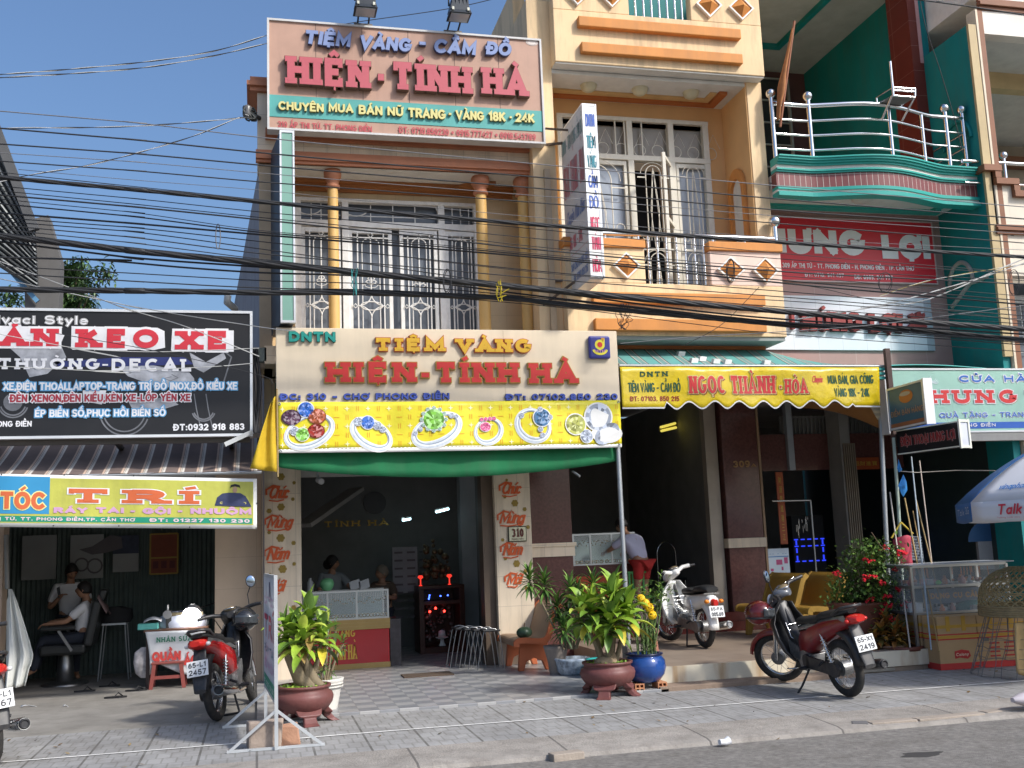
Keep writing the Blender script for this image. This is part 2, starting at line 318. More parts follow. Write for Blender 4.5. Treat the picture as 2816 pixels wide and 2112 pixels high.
def write(mb,s,fr,u0,u1,v0,v1,wt=.2,d=.004,th=0,slab=False,it=0,ext=0,grow=0,gap=None,sl=.10,asp=1):
 """write s into u0..u1 (whole width) with caps from v0 to v1; wt stroke weight / cap height"""
 mb.cuts.append((len(mb.v),len(mb.f)))
 fr.ax,fr.ua=asp,u0;u1=u0+(u1-u0)/asp
 st,W,ser,acc=shape(s,slab,gap if gap is not None else .17+wt*.8,wt);H=v1-v0;hw=min(wt*H/2,.17*(u1-u0)/W)
 sx=(u1-u0-2*hw)/W;sy=H-2*hw
 f=lambda p:(u0+hw+p[0]*sx+it*p[1]*H,v0+hw+p[1]*sy)
 for i,q in enumerate(st):k=.62 if i in acc else 1;ribbon(mb,fr,[f(p)for p in q],hw*k+grow,d,hw*k*(0 if slab else .75)+grow+ext,th)
 for e in ser:
  x,y=f(e)
  if len(e)==3:ribbon(mb,fr,[(x,y+hw*e[2]*-1),(x,y+e[2]*H*.2)],hw*.62+grow,d,grow,th)
  else:ribbon(mb,fr,[(x-sl*sx-hw,y),(x+sl*sx+hw,y)],hw*.8+grow,d,grow,th)
 fr.ax=1
def writeA(mb,s,v,x0,y0,y1,x1,Y,**k):
 """write on an upright wall plane at depth Y; box given on the photograph (left end: cap line y0, base line y1; right end x1)"""
 a,b=A(v,x0,y0,Y),A(v,x0,y1,Y);c=A(v,x1,y1,Y)
 fr=k.pop('fr',None)or Fr((0,Y,0),warp=k.pop('warp',None))
 o=fr.sl*(a.x-fr.u0);write(mb,s,fr,a.x,c.x,b.z-o,a.z-o,**k)
def disc(mb,fr,cu,cv,ru,rv,d,n=20,a0=0,a1=360):
 mb.add([fr.pt(cu+ru*math.cos(R(a0+(a1-a0)*i/n)),cv+rv*math.sin(R(a0+(a1-a0)*i/n)),d)for i in range(n)],[tuple(range(n))],False)
def poly(mb,fr,pts,d):mb.add([fr.pt(u,v,d)for u,v in pts],[tuple(range(len(pts)))],False)
def fonttext(mb,s,fr,u0,u1,v0,v1,d):
 c=bpy.data.curves.new('w','FONT');c.body=s;o=bpy.data.objects.new('w',c);COL.objects.link(o)
 dg=bpy.context.evaluated_depsgraph_get();me=o.evaluated_get(dg).to_mesh()
 P=[v.co.copy()for v in me.vertices];F=[tuple(p.vertices)for p in me.polygons]
 o.evaluated_get(dg).to_mesh_clear();bpy.data.objects.remove(o);bpy.data.curves.remove(c)
 if not P:return
 a=min(p.x for p in P);b=max(p.x for p in P);e=min(p.y for p in P);f=max(p.y for p in P)
 mb.add([fr.pt(u0+(p.x-a)/(b-a)*(u1-u0),v0+(p.y-e)/(f-e)*(v1-v0),d)for p in P],F,False)
def mixv(a,b,t):return Ve(a)*(1-t)+Ve(b)*t
def bez(p,n=12):
 """Catmull-Rom through the points"""
 p=[Ve(q)for q in p];q=[p[0]*2-p[1]]+p+[p[-1]*2-p[-2]];out=[]
 for i in range(1,len(q)-2):
  for j in range(n):
   t=j/n;a,b,c,d=q[i-1:i+3]
   out.append(.5*((2*b)+(c-a)*t+(2*a-5*b+4*c-d)*t*t+(3*b-a-3*c+d)*t**3))
 return out+[p[-1]]
# ground
Mroad=mat('asphalt',(.20,.187,.17),.9,var=.32,vs=22,bump=.6,bs=150,dirt=.6,ds=.9)
Mkerb=mat('kerb concrete',tiles((.30,.275,.245),(.27,.245,.215),(.13,.12,.11),1.2,40,'xy',0,.02),.9,var=.2,vs=2.5,bump=.5,bs=60,dirt=.6,ds=2)
Mconc=mat('forecourt concrete',(.25,.235,.21),.9,var=.2,vs=1.6,bump=.2,bs=50,dirt=.45,ds=1.5)
def _pave(t,src,mixc):
 big=tiles((.32,.315,.305),(.285,.282,.275),(.165,.16,.15),.46,40,'xy',0,.022)(t,src,mixc)
 sm=tiles((1,1,1),(.9,.9,.9),(.66,.65,.63),.115,.23,'xy',.5,.016)(t,src,mixc)
 x=t.nodes.new('ShaderNodeMix');x.data_type='RGBA';x.blend_type='MULTIPLY';x.inputs[0].default_value=.8
 t.links.new(big,x.inputs[6]);t.links.new(sm,x.inputs[7]);return x.outputs[2]
Mpave=mat('pavement tiles',_pave,.85,var=.16,vs=1.6,bump=.15,bs=30,dirt=.6,ds=1.3)
MB().quad((-300,-300,-.16),(300,-300,-.16),(300,600,-.16),(-300,600,-.16)).build('ground',mat('bare earth',(.2,.17,.13),.95),kind='structure')
MB().quad((-120,-9,-.07),(120,-9,-.07),(120,8.6,-.065),(-120,8.6,-.065)).build('road',Mroad,kind='structure')
b=MB()
prof=[(8.33,-.066),(8.35,-.035),(8.42,-.02),(8.7,-.008),(8.98,.0),(8.98,-.3),(8.33,-.3)]
b.prismx(prof,-60,60);b.build('kerb',Mkerb,kind='structure')
MB().box(-60,60,8.98,11.2,-.3,-.002).build('pavement',Mpave,kind='structure')
b=MB();random.seed(3)
b.v=[];n=90;xs=[-6+15.2*i/n for i in range(n+1)]
top=[(x,9.865+.012*math.sin(x*1.3)+random.uniform(-.004,.004),.004)for x in xs];bot=[(x,y-.034-random.uniform(0,.008),z)for x,y,z in top]
b.add(top+bot,[(i,i+1,n+2+i,n+1+i)for i in range(n)],False)
b.build('pavement_marking',mat('white line paint',(.72,.71,.68),.8,var=.15,vs=9),kind='structure')
MB().box(-9,.0,11.2,18,-.3,.0).build('forecourt_floor',Mconc,kind='structure')
def _shopfloor(t,src,mixc):
 k=t.nodes.new('ShaderNodeTexChecker');k.inputs['Scale'].default_value=5.0;k.inputs[1].default_value=(.38,.375,.365,1);k.inputs[2].default_value=(.25,.255,.265,1);t.links.new(src,k.inputs[0])
 b=tiles((1,1,1),(.9,.9,.9),(.75,.74,.72),.2,.2,'xy',0,.008)(t,src,mixc)
 x=t.nodes.new('ShaderNodeMix');x.data_type='RGBA';x.blend_type='MULTIPLY';x.inputs[0].default_value=1
 t.links.new(k.outputs[0],x.inputs[6]);t.links.new(b,x.inputs[7]);return x.outputs[2]
MB().box(.0,4.3,10.98,19,-.3,.03).build('shop_floor',mat('grey blue floor tiles',_shopfloor,.35,var=.1,vs=2,dirt=.2,spec=.5),kind='structure',bevel=.006)
b=MB();b.box(4.3,12.5,11.28,19,-.3,.22)
Mplat=mat('brown terrace tiles',tiles((.30,.235,.18),(.27,.205,.155),(.2,.16,.13),.4,.4,'xy',0,.008),.45,var=.15,vs=2,dirt=.2)
b.build('terrace_floor',Mplat,kind='structure')
def _marble(t,src,mixc):
 n=t.nodes.new('ShaderNodeTexNoise');n.inputs['Scale'].default_value=2.0;n.inputs['Detail'].default_value=8
 mp=t.nodes.new('ShaderNodeMapping');mp.inputs['Scale'].default_value=(2.2,1,.35);t.links.new(src,mp.inputs[0]);t.links.new(mp.outputs[0],n.inputs['Vector'])
 r=t.nodes.new('ShaderNodeMapRange');r.inputs[1].default_value=.5;r.inputs[2].default_value=.72;t.links.new(n.outputs[0],r.inputs[0])
 return mixc(r.outputs[0],(.66,.60,.47),(.38,.22,.09))
MB().box(4.3,12.5,11.245,11.278,.05,.224).build('step_riser',mat('stained pale marble',_marble,.4,var=.08),kind='structure')
MB().box(6.0,7.0,11.3,11.75,.218,.2235).build('floor_edge',mat('pale terrace patch',(.5,.47,.41),.4),kind='structure')  # paler rectangle laid along part of the terrace front
MB().box(4.2,6.6,10.98,11.245,-.1,.05).build('step',mat('brown step concrete',(.26,.19,.14),.85,bump=.3,dirt=.3),kind='structure',bevel=.01)
# shared facade materials
Mcream=mat('cream facade tiles',tiles((.74,.62,.47),(.71,.59,.44),(.52,.43,.33),.30,.40,'all',0,.007),.45,var=.08,vs=1.2,dirt=.5)
Mochre=mat('ochre wall tiles',tiles((.56,.42,.24),(.54,.40,.23),(.46,.34,.2),.25,.25,'all',0,.006),.45,var=.06,dirt=.1)
Mterra=mat('terracotta paint',(.46,.18,.09),.6,var=.1,dirt=.2)
Mwhite=mat('white ceiling paint',(.66,.64,.59),.8,var=.08,dirt=.2)
Mwframe=mat('worn white frame paint',(.74,.73,.70),.5,var=.06,vs=12,dirt=.25,ds=4)
Mglass=mat('grey window glass',(.15,.17,.20),.22,var=.1,vs=1.5,spec=.35)
Mgrey=mat('grey side plaster',(.34,.32,.33),.9,var=.1,dirt=.45,ds=.6)
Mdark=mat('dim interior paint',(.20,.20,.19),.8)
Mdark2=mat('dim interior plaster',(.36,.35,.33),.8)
Mcol=mat('ochre column paint',(.66,.41,.14),.5,var=.05,dirt=.06)
Mred=mat('red brown granite',(.115,.05,.045),.18,var=.25,vs=26,spec=.5)
Msteel=mat('polished steel',(.72,.72,.72),.16,1,var=0)
Mgal=mat('galvanised steel',(.42,.44,.45),.45,.7,var=.1,vs=8)
Mblack=mat('black paint',(.02,.02,.022),.45)
# house 310
h=thing('shop_house','narrow cream house with ochre columns and big peach sign on its roof edge','house',(2.0,14.2,0))
b=MB();b.add([(.1,13.9,0),(-.62,26,0),(-.62,26,7.1),(.1,13.9,7.1),(.26,13.9,0),(3.56,26,0),(3.56,26,7.1),(.26,13.9,7.1)],[(0,1,2,3),(3,2,6,7)],False)
b.build('side_wall',Mgrey,h)
b=MB();b.box(.02,3.84,13.2,13.9,6.62,7.5);b.build('parapet',Mcream,h,bevel=.01)
b=MB()
for z0,z1,o in((7.5,7.56,.05),(7.56,7.62,.09),(7.62,7.69,.05)):b.box(-.02-o,.4,13.2-o,13.9,z0,z1)
b.build('coping',Mterra,h)
b=MB()
for z0,z1,o in((6.56,6.6,.02),(6.6,6.66,.05),(6.66,6.72,.03)):b.box(-.0,3.83,13.2-o,13.25,z0,z1)
b.build('fascia_moulding',Mterra,h)
b=MB()
for z0,z1,o in((6.86,6.9,.06),(6.9,6.955,.14),(6.955,6.99,.1)):b.box(.12,3.83,13.2-o,13.22,z0,z1)
b.build('cornice',Mterra,h)
b=MB();b.box(.04,3.8,13.22,13.88,6.56,6.618);b.build('soffit',Mwhite,h)
wl,wr=A(V5,296,700,13.84).x,A(V5,1628,700,13.84).x
zt=A(V5,700,392,13.84).z
b=MB();b.box(.05,wl,13.84,14.0,3.9,6.56);b.box(wr,3.76,13.84,14.0,3.9,6.56);b.box(wl,wr,13.84,14.0,zt,6.56)
b.build('upper_wall',Mochre,h)
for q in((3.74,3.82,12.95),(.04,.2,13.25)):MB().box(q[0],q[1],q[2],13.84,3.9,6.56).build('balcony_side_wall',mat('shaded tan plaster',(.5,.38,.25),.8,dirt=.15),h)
b=MB()
for z0,z1,o in((6.42,6.47,.04),(6.47,6.52,.10),(6.52,6.558,.14)):b.box(.2,3.5,13.84-o,13.839,z0,z1)
b.add([(2.55,13.84,6.5),(3.0,13.84,6.5),(3.2,13.5,6.5),(2.95,13.5,6.5),(2.55,13.84,6.555),(3.0,13.84,6.555),(3.2,13.5,6.555),(2.95,13.5,6.555)],[(0,1,2,3),(4,5,6,7),(0,1,5,4),(1,2,6,5),(2,3,7,6),(3,0,4,7)],False)
b.build('ceiling_moulding',mat('brown orange moulding',(.33,.13,.04),.6,var=.1),h)
MB().box(.1,3.6,12.9,14.0,3.9,4.12).build('balcony_slab',Mcream,h)
MB().lathe([(0,0),(.1,.005),(.15,.03),(.17,.06)],A(V5,1050,200,13.5)-Ve((0,0,.03)),20).build('ceiling_lamp',mat('frosted lamp glass',(.55,.53,.47),.4),h)
for xa,xb in((530,610),(1605,1687),(1912,1992)):
 p=A(V5,(xa+xb)/2,600,13.38);r=(A(V5,xb,600,13.38).x-A(V5,xa,600,13.38).x)/2
 c=MB();c.lathe([(r,4.1),(r*.99,5.2),(r*.95,6.36)],(p.x,13.38,0),24);o=c.build('column',Mcol,h)
 c=MB();c.lathe([(r*.97,6.30),(r*1.3,6.315),(r*1.35,6.335),(r*1.2,6.36),(r*1.05,6.38),(r*1.2,6.41),(r*1.5,6.45),(r*1.62,6.49),(r*1.62,6.53),(r*1.45,6.56)],(p.x,13.38,0),24);c.build('capital',Mterra,o)
wz=A(V5,700,560,13.83).z;zb=4.12;xs=[wl,A(V5,640,700,13.8).x,A(V5,1012,700,13.8).x,A(V5,1340,700,13.8).x,wr]
MB().box(wl,wr,13.96,13.98,zb,zt).build('window_glass',Mglass,h)
f=MB()
for x in(xs[0]+.03,xs[1]+.035,xs[3]+.035,xs[4]-.03):f.box(x-.045,x+.045,13.8,13.9,zb,zt)
f.box(wl,wr,13.795,13.9,wz-.07,wz+.02);f.box(wl,wr,13.795,13.9,zt-.05,zt)
fo=f.build('window_frame',Mwframe,h,bevel=.006)
def grille(par,x0,x1,z0,z1,Y,m,r=.008,zc=4.845):
 g=MB();w=x1-x0;H=z1-z0;cx=(x0+x1)/2
 for t in(.14,.86):g.box(x0+w*t-r,x0+w*t+r,Y-r,Y+r,z0,z1)
 g.box(x0,x1,Y-r,Y+r,z1-.16*w-r,z1-.16*w+r)
 dz=z1-.08*w
 def dia(cx,cz,s):
  g.tube([(cx,Y,cz+s),(cx+s,Y,cz),(cx,Y,cz-s),(cx-s,Y,cz)],r*.9,6,True)
 dia(cx,dz,.075*w)
 aw=.24*w;az=z1-.36*w
 g.tube([(cx-aw,Y,z0)]+[(cx-aw*math.cos(R(a)),Y,az+aw*.8*math.sin(R(a)))for a in range(0,181,18)]+[(cx+aw,Y,z0)],r*.9,6)
 for s,w2 in((1,.36),(-1,.36)):
  for q in(1,-1):
   g.tube([(cx+s*w2*w*(1-t)**1.7*1.0,Y-.01,zc+q*.32*w*t**1.7)for t in[i/9 for i in range(10)]],r,6)
  g.tube([(cx+s*.3*w*math.cos(R(a)),Y-.01,zc+.12*w*math.sin(R(a))*(1 if s>0 else-1))for a in range(0,181,20)],r*.9,6)
  dia(cx+s*.44*w,zc,.06*w)
 g.box(cx-r,cx+r,Y-r,Y+r,zc+.32*w,z1-.16*w);g.box(cx-r,cx+r,Y-r,Y+r,z0,zc-.32*w)
 for s in(1,-1):
  for k in range(3):
   g.tube([(cx+s*(.10+.06*k)*w*math.cos(R(a))*(1-a/900),Y,z0+H*.62-(.05+.09*k)*w+.07*w*math.sin(R(a)))for a in range(0,300,30)],r*.6,5)
 return g.build('window_grille',m,par)
for i in range(4):
 x0,x1=xs[i]+.075,xs[i+1]-.03
 d=MB();zz=wz-.075
 for a_,b_ in((x0,x0+.05),(x1-.05,x1)):d.box(a_,b_,13.82,13.87,zb+.02,zz)
 d.box(x0+.05,x1-.05,13.82,13.87,zz-.07,zz);d.box(x0+.05,x1-.05,13.82,13.87,zb+.02,zb+.12)
 do=d.build('window_leaf',Mwframe,h,bevel=.004)
 grille(do,x0+.05,x1-.05,zb+.1,zz-.06,13.8,Mwframe)
g=MB()
for i in(0,1,3):
 x0,x1=xs[i]+.08,xs[i+1 if i!=1 else 3]-.02;zz=(wz+.03,zt-.06)
 for t in range(1,4):g.box(x0+(x1-x0)*t/4-.006,x0+(x1-x0)*t/4+.006,13.85,13.862,*zz)
 g.box(x0,x1,13.848,13.86,wz+.1,wz+.112)
 g.tube([(x0+.1+.22*math.cos(R(a)),13.845,wz+.32+.22*math.sin(R(a)))for a in range(190,330,14)],.008,6)
g.build('transom_bars',Mwframe,h)
plx,plr=A(V7,80,300,14.2).x,A(V7,300,800,14.2).x
prx,prr=A(V8,322,300,14.2).x,A(V8,520,300,14.2).x
b=MB();b.box(plx,plr,14.2,14.6,.0,4.0);pl=b.build('pillar',Mcream,h,bevel=.008)
b=MB();b.box(prx,prr,14.2,14.6,.0,4.0);pr_=b.build('pillar',Mcream,h,bevel=.008)
Mor=mat('orange red script paint',(.62,.10,.02),.5,var=.08)
Mgold=mat('dull gold flower',(.30,.20,.03),.5,var=.2,vs=40)
for par,v,rows in((pl,V7,((105,112,180,262,'Chúc'),(98,275,340,283,'Mừng'),(95,447,515,265,'Năm'),(100,628,690,240,'Mới'))),(pr_,V8,((345,93,155,495,'Chúc'),(335,252,315,515,'Mừng'),(352,425,490,503,'Năm'),(375,592,650,500,'Mới')))):
 t=MB()
 for x0,y0,y1,x1,s in rows:
  aa,bb=A(v,x0,y0,14.2),A(v,x1,y1,14.2);H=aa.z-bb.z;fr=Fr((0,14.2,0))
  write(t,s,fr,aa.x+.02,bb.x-.09,bb.z,aa.z,wt=.17,it=.28,d=.012,th=.012,gap=.12)
  ribbon(t,fr,[(aa.x+.0,aa.z-.7*H),(aa.x-.0,aa.z-.3*H),(aa.x+.09,aa.z+.0*H),(aa.x+.16,aa.z-.1*H)],.012,.012,0,.012)
  ribbon(t,fr,[(aa.x+.03,bb.z-.02),(aa.x+.14,bb.z-.035),(bb.x-.14,bb.z-.015)],.008,.012,0,.012)
 t.build('greeting_lettering',Mor,par)
 t=MB();fr=Fr((0,14.2,0))
 for x,y,s in(((185,62,.05),(257,95,.025),(250,185,.025),(185,228,.05),(120,250,.035),(120,368,.025),(183,398,.055),(254,425,.03),(257,540,.025),(194,568,.055),(255,780,.035),(125,597,.02))if v is V7 else((375,172,.025),(430,207,.05),(484,240,.03),(503,338,.028),(363,408,.025),(378,511,.025),(440,538,.05),(489,578,.03),(494,674,.028),(385,80,.02))):
  p=A(v,x,y,14.2)
  for k in range(6):disc(t,fr,p.x+s*.6*math.cos(k*1.047),p.z+s*.6*math.sin(k*1.047),s*.42,s*.42,.004+k*.0006,8)
  disc(t,fr,p.x,p.z,s*.3,s*.3,.009,8)
 t.build('flower_stickers',Mgold,par)
p0,p1=A(V8,390,336,14.2),A(V8,494,416,14.2)
q=MB();q.box(p0.x,p1.x,14.17,14.198,p1.z,p0.z);pt=q.build('number_plate',mat('plate frame black',(.05,.05,.03),.4),pr_,bevel=.004)
q=MB();q.box(p0.x+.012,p1.x-.012,14.162,14.169,p1.z+.012,p0.z-.012);q.build('plate_face',mat('plate cream',(.62,.60,.42),.4),pt)
q=MB();fr=Fr((0,14.16,0));write(q,'310',fr,p0.x+.04,p1.x-.04,p1.z+.062,p0.z-.03,wt=.26,slab=True);write(q,'PHONG ĐIỀN',fr,p0.x+.05,p1.x-.05,p1.z+.025,p1.z+.045,wt=.14);q.build('plate_digits',mat('plate digits',(.12,.03,.02),.5),pt)
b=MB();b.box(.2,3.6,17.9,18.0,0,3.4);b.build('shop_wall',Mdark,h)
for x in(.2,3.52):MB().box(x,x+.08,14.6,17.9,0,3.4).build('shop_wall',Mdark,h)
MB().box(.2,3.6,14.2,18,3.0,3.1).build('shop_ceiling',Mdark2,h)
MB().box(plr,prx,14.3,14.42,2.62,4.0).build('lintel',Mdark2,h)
b=MB();b.box(prx-.16,prx-.005,14.3,14.55,.03,2.62);b.build('shutter_post',mat('brown folded shutter',(.13,.095,.07),.5,.3),h)
b=MB()
p0,p1=A(V7,310,330,16.2),A(V7,600,130,17.2);b.bar(p0,p1,.28,.06);b.build('stair_flight',Mdark2,h)
b=MB();x0=A(V8,135,300,17.2).x;b.box(x0,x0+.35,17.2,17.5,.03,3.0);b.build('inner_pillar',mat('pale inner pillar',(.4,.42,.43),.6),h)
b=MB();fr=Fr((0,17.89,0));p0,p1=A(V7,418,340,17.89),A(V7,775,280,17.89);write(b,'TÍNH HÀ',fr,p0.x,p1.x,p0.z,p1.z-.05,wt=.2,slab=True,d=.02,th=.02);b.build('gold_lettering',mat('gold letters',(.42,.26,.04),.3,.3),h)
p=A(V7,700,205,17.85);MB().cyl(p,p+Ve((0,.04,0)),.19,20).build('wall_clock',mat('clock face',(.06,.065,.07),.3),h)
# house 309A
h=thing('shop_house','peach and orange house with diamond reliefs and stepped balconies','house',(5.4,14.5,0))
Mpeach=mat('peach facade paint',(.80,.585,.34),.75,var=.08,vs=1.2,dirt=.6,ds=1.1)
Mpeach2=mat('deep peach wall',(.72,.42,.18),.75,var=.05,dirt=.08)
Morange=mat('orange trim paint',(.62,.25,.06),.65,var=.09,dirt=.3)
Mflare=mat('pink flare tint',(.76,.57,.47),.75,var=.06,dirt=.25)  # pink cast of lens flare put into the right balcony colour
b=MB();b.box(3.6,3.92,13.0,13.8,3.9,9.0);b.box(3.62,3.8,13.8,16.5,3.9,9.6);b.build('side_wall',Mpeach,h)
b=MB();b.box(6.78,7.02,13.0,13.8,4.3,8.02);b.box(6.78,7.02,13.8,20,4.3,11);b.build('side_wall',Mpeach2,h)
MB().box(6.8,7.025,12.985,13.0,4.5,8.02).build('wall_face',Mpeach,h)
MB().box(3.62,7.0,13.8,14,7.6,8.4).build('upper_wall',Mpeach2,h)
w0,w1=4.2,A(W1,1600,1300,13.8).x;wt_=A(W1,1200,965,13.8).z
b=MB();b.box(3.92,w0,13.8,14,4.2,7.6);b.box(w1,6.78,13.8,14,4.2,7.6);b.box(w0,w1,13.8,14,wt_,7.6);b.build('upper_wall',Mpeach2,h)
nz=A(W1,1200,140,12.8).z;n0,n1=A(W1,958,60,12.8).x,A(W1,1450,60,12.8).x;bz=8.03
sofz=A(W2,1500,1352,12.8).z
b=MB();b.box(3.92,7.0,12.8,12.95,bz,nz);b.box(3.92,n0,12.8,12.95,nz,10.2);b.box(n1,7.0,12.8,12.95,nz,10.2)
b.box(3.92,4.05,12.95,13.8,bz,10.2);b.box(6.87,7.0,12.95,13.8,bz,10.2);bay=b.build('balcony',Mpeach,h,bevel=.01)
MB().box(n0-.6,n1+.6,13.75,13.8,nz-.4,10.2).build('green_shutter',mat('sea green shutter',(.01,.20,.20),.6,var=.1),h)
MB().box(3.93,6.99,12.82,13.8,bz-.02,bz+.02).build('balcony_soffit',Mwhite,h)
b=MB()
for i,x in enumerate((1005,1070,1133,1195,1258,1320,1375)):
 p=A(W1,x,60,12.9);b.tube([(p.x,12.88,nz-.02),(p.x,12.88,10.2)],.016,8)
 for k in range(14):b.ball((p.x,12.88,nz+.05+k*.018),.018,n=8,m=4)
b.build('balcony_rail',Msteel,h)
def rbar(x0,y0,x1,y1,v,Y,H,par,m=Morange,dep=.09):
 a_,c_=A(v,x0,y0,Y-dep),A(v,x1,y1,Y-dep)
 b=MB();b.box(a_.x,c_.x,Y-dep,Y+.01,a_.z-H,a_.z);return b.build('facade_band',m,par,bevel=.012)
rbar(555,122,1855,232,W1,12.8,.145,h);rbar(580,330,1870,432,W1,12.8,.145,h)
def diamond(cx,cy,rx,ry,v,Y,par):
 p=A(v,cx,cy,Y);r=(A(v,cx+rx,cy,Y).x-A(v,cx-rx,cy,Y).x)/2;H=(A(v,cx,cy-ry,Y).z-A(v,cx,cy+ry,Y).z)/2
 q=MB();pts=[(r,0),(0,H),(-r,0),(0,-H)];k=.84
 q.add([(p.x+a_,Y-.05,p.z+c_)for a_,c_ in pts]+[(p.x+a_*k,Y-.05,p.z+c_*k)for a_,c_ in pts]+[(p.x+a_,Y+.01,p.z+c_)for a_,c_ in pts]+[(p.x+a_*k,Y-.02,p.z+c_*k)for a_,c_ in pts],[(i,(i+1)%4,4+(i+1)%4,4+i)for i in range(4)]+[(i,8+i,8+(i+1)%4,(i+1)%4)for i in range(4)]+[(4+i,4+(i+1)%4,12+(i+1)%4,12+i)for i in range(4)],False)
 o=q.build('diamond_relief',mat('white relief frame',(.78,.76,.70),.6),par)
 q=MB();q.add([(p.x+a_*k,Y-.02,p.z+c_*k)for a_,c_ in pts]+[(p.x,Y-.13,p.z)],[(i,(i+1)%4,4)for i in range(4)],False);q.build('pyramid',Morange,o)
for c in((537,-35,85,88),(812,-25,92,95),(1592,45,104,104),(1850,72,100,98)):diamond(*c,W1,12.8,h)
b=MB();z=A(W1,390,800,13.8).z
b.box(3.92,6.78,13.0,13.798,7.95,8.0);b.build('recess_ceiling',Mwhite,h)
b=MB();b.box(3.92,6.6,13.56,13.68,7.9,7.948);b.box(6.48,6.6,13.2,13.56,7.9,7.948);b.build('ceiling_band',mat('rust ceiling band',(.40,.12,.03),.6),h)
b=MB();b.box(3.92,6.46,13.45,13.56,7.925,7.949);b.box(6.36,6.46,13.25,13.45,7.925,7.949);b.build('ceiling_panel',mat('tan ceiling band',(.58,.36,.15),.6),h)
for x,y in((632,630),(1043,658),(1452,690)):
 p=A(W1,x,y,13.3);MB().lathe([(.0,-.1),(.06,-.09),(.1,-.06),(.115,-.02),(.12,0)],(p.x,13.3,7.95),18).build('ceiling_lamp',mat('cream lamp glass',(.55,.50,.34),.35),h)
b=MB();X=6.775
def nich(zc,hw,top,n=10):return[(13.42-hw,4.9)]+[(13.42-hw*math.cos(R(180*i/n)),top+hw*1.25*math.sin(R(180*i/n)))for i in range(n+1)]+[(13.42+hw,4.9)]
o_,i_=nich(0,.25,6.55),nich(0,.17,6.5);n=len(o_)
b.add([(X-.05,y,z)for y,z in o_]+[(X-.05,y,z)for y,z in i_]+[(X,y,z)for y,z in o_]+[(X,y,z)for y,z in i_],[(i,i+1,n+i+1,n+i)for i in range(n-1)]+[(i,2*n+i,2*n+i+1,i+1)for i in range(n-1)]+[(n+i,n+i+1,3*n+i+1,3*n+i)for i in range(n-1)],False)
b.build('niche_arch',Morange,h)
b=MB();b.add([(X-.004,y,z)for y,z in i_],[tuple(range(n))],False);b.build('niche_back',Mwhite,h)
fz0=4.35;Y=13.78
vx=[A(W1,x,1300,Y).x for x in(400,960,1300,1600)];vx[0]=w0
wzb,wzt=A(W1,1000,1265,Y).z,wt_
Mcrf=mat('cream window paint',(.66,.62,.52),.5,var=.05,dirt=.2,ds=3)
f=MB()
for x in(vx[0]+.03,vx[1]+.02,vx[2]+.0,vx[3]-.04):f.box(x-.045,x+.045,Y-.04,Y+.06,fz0,wzt)
f.box(w0,w1,Y-.045,Y+.06,wzb-.05,wzb+.03);f.box(w0,w1,Y-.045,Y+.06,wzt-.06,wzt+.0);f.build('window_frame',Mcrf,h,bevel=.006)
MB().box(w0,w1,Y+.06,Y+.08,wzb,wzt).build('window_glass',mat('transom glass',(.24,.21,.17),.2,spec=.35),h)
MB().box(vx[0],vx[1],Y+.06,Y+.08,fz0,wzb-.02).build('window_glass',mat('pale blue glass',(.33,.37,.43),.2,spec=.4),h)
MB().box(vx[2],vx[3],Y+.06,Y+.08,fz0,wzb-.02).build('window_glass',mat('pale blue glass',(.46,.52,.60)),h)
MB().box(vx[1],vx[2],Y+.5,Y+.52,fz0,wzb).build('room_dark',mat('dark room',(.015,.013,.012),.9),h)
g=MB()
for t in(848,922,978,1060):
 x=A(W1,t,1100,Y).x;g.box(x-.009,x+.009,Y-.02,Y,wzb+.03,wzt-.06)
for k in range(9):
 x=vx[1]-.95+k*.28
 g.tube([(x+.09*math.cos(R(a)),Y-.01,wzb+.12+.09*math.sin(R(a)))for a in range(0,360,24)],.005,5,True);g.tube([(x-.06,Y-.01,wzb+.18),(x+.05,Y-.01,wzb+.42),(x+.15,Y-.01,wzb+.2)],.004,5)
g.build('transom_bars',Mcrf,h)
def grille2(x0,x1,z0,z1,Y,par):
 g=MB();w=x1-x0;cx=(x0+x1)/2;r=.009;hz=(z0+z1)/2
 for zz0,zz1 in((hz+.08,z1),(z0,hz+.02)):
  aw=.24*w;az=zz1-.32*w
  g.tube([(cx-aw,Y,zz0)]+[(cx-aw*math.cos(R(a)),Y,az+aw*1.1*math.sin(R(a)))for a in range(0,181,18)]+[(cx+aw,Y,zz0)],r,6)
  g.tube([(cx-.4*w*math.cos(R(a)),Y,az+.36*w*math.sin(R(a)))for a in range(0,181,18)],r*.6,6)
  for s in(1,-1):
   g.tube([(cx+s*.02*w,Y,az+.1*w),(cx+s*.13*w,Y,(az+zz0)/2),(cx+s*.05*w,Y,zz0)],r*.7,5);g.tube([(cx,Y,az+.2*w),(cx-s*.16*w,Y,zz0+.2*w)],r*.6,5)
   for zc in(zz0+.3*w,):g.tube([(cx+s*.36*w+.07*w*math.cos(R(a)),Y,zc+.07*w*math.sin(R(a)))for a in range(0,360,30)],r*.7,5,True)
   g.box(cx+s*.24*w,cx+s*.5*w,Y-r*.7,Y+r*.7,az-.12*w,az-.12*w+.016)
 g.box(x0,x1,Y-r,Y+r,hz+.03,hz+.06)
 return g.build('window_grille',Mcrf,par)
for i in range(3):
 x0,x1=vx[i]+.06,vx[i+1]-.05
 if i!=1:
  d=MB()
  for a_,c_ in((x0,x0+.04),(x1-.04,x1)):d.box(a_,c_,Y-.02,Y+.03,fz0,wzb-.06)
  d.box(x0+.04,x1-.04,Y-.02,Y+.03,wzb-.12,wzb-.06);d.build('window_leaf',Mcrf,h)
 grille2(x0+.03,x1-.03,fz0,wzb-.1,Y-.06,h)
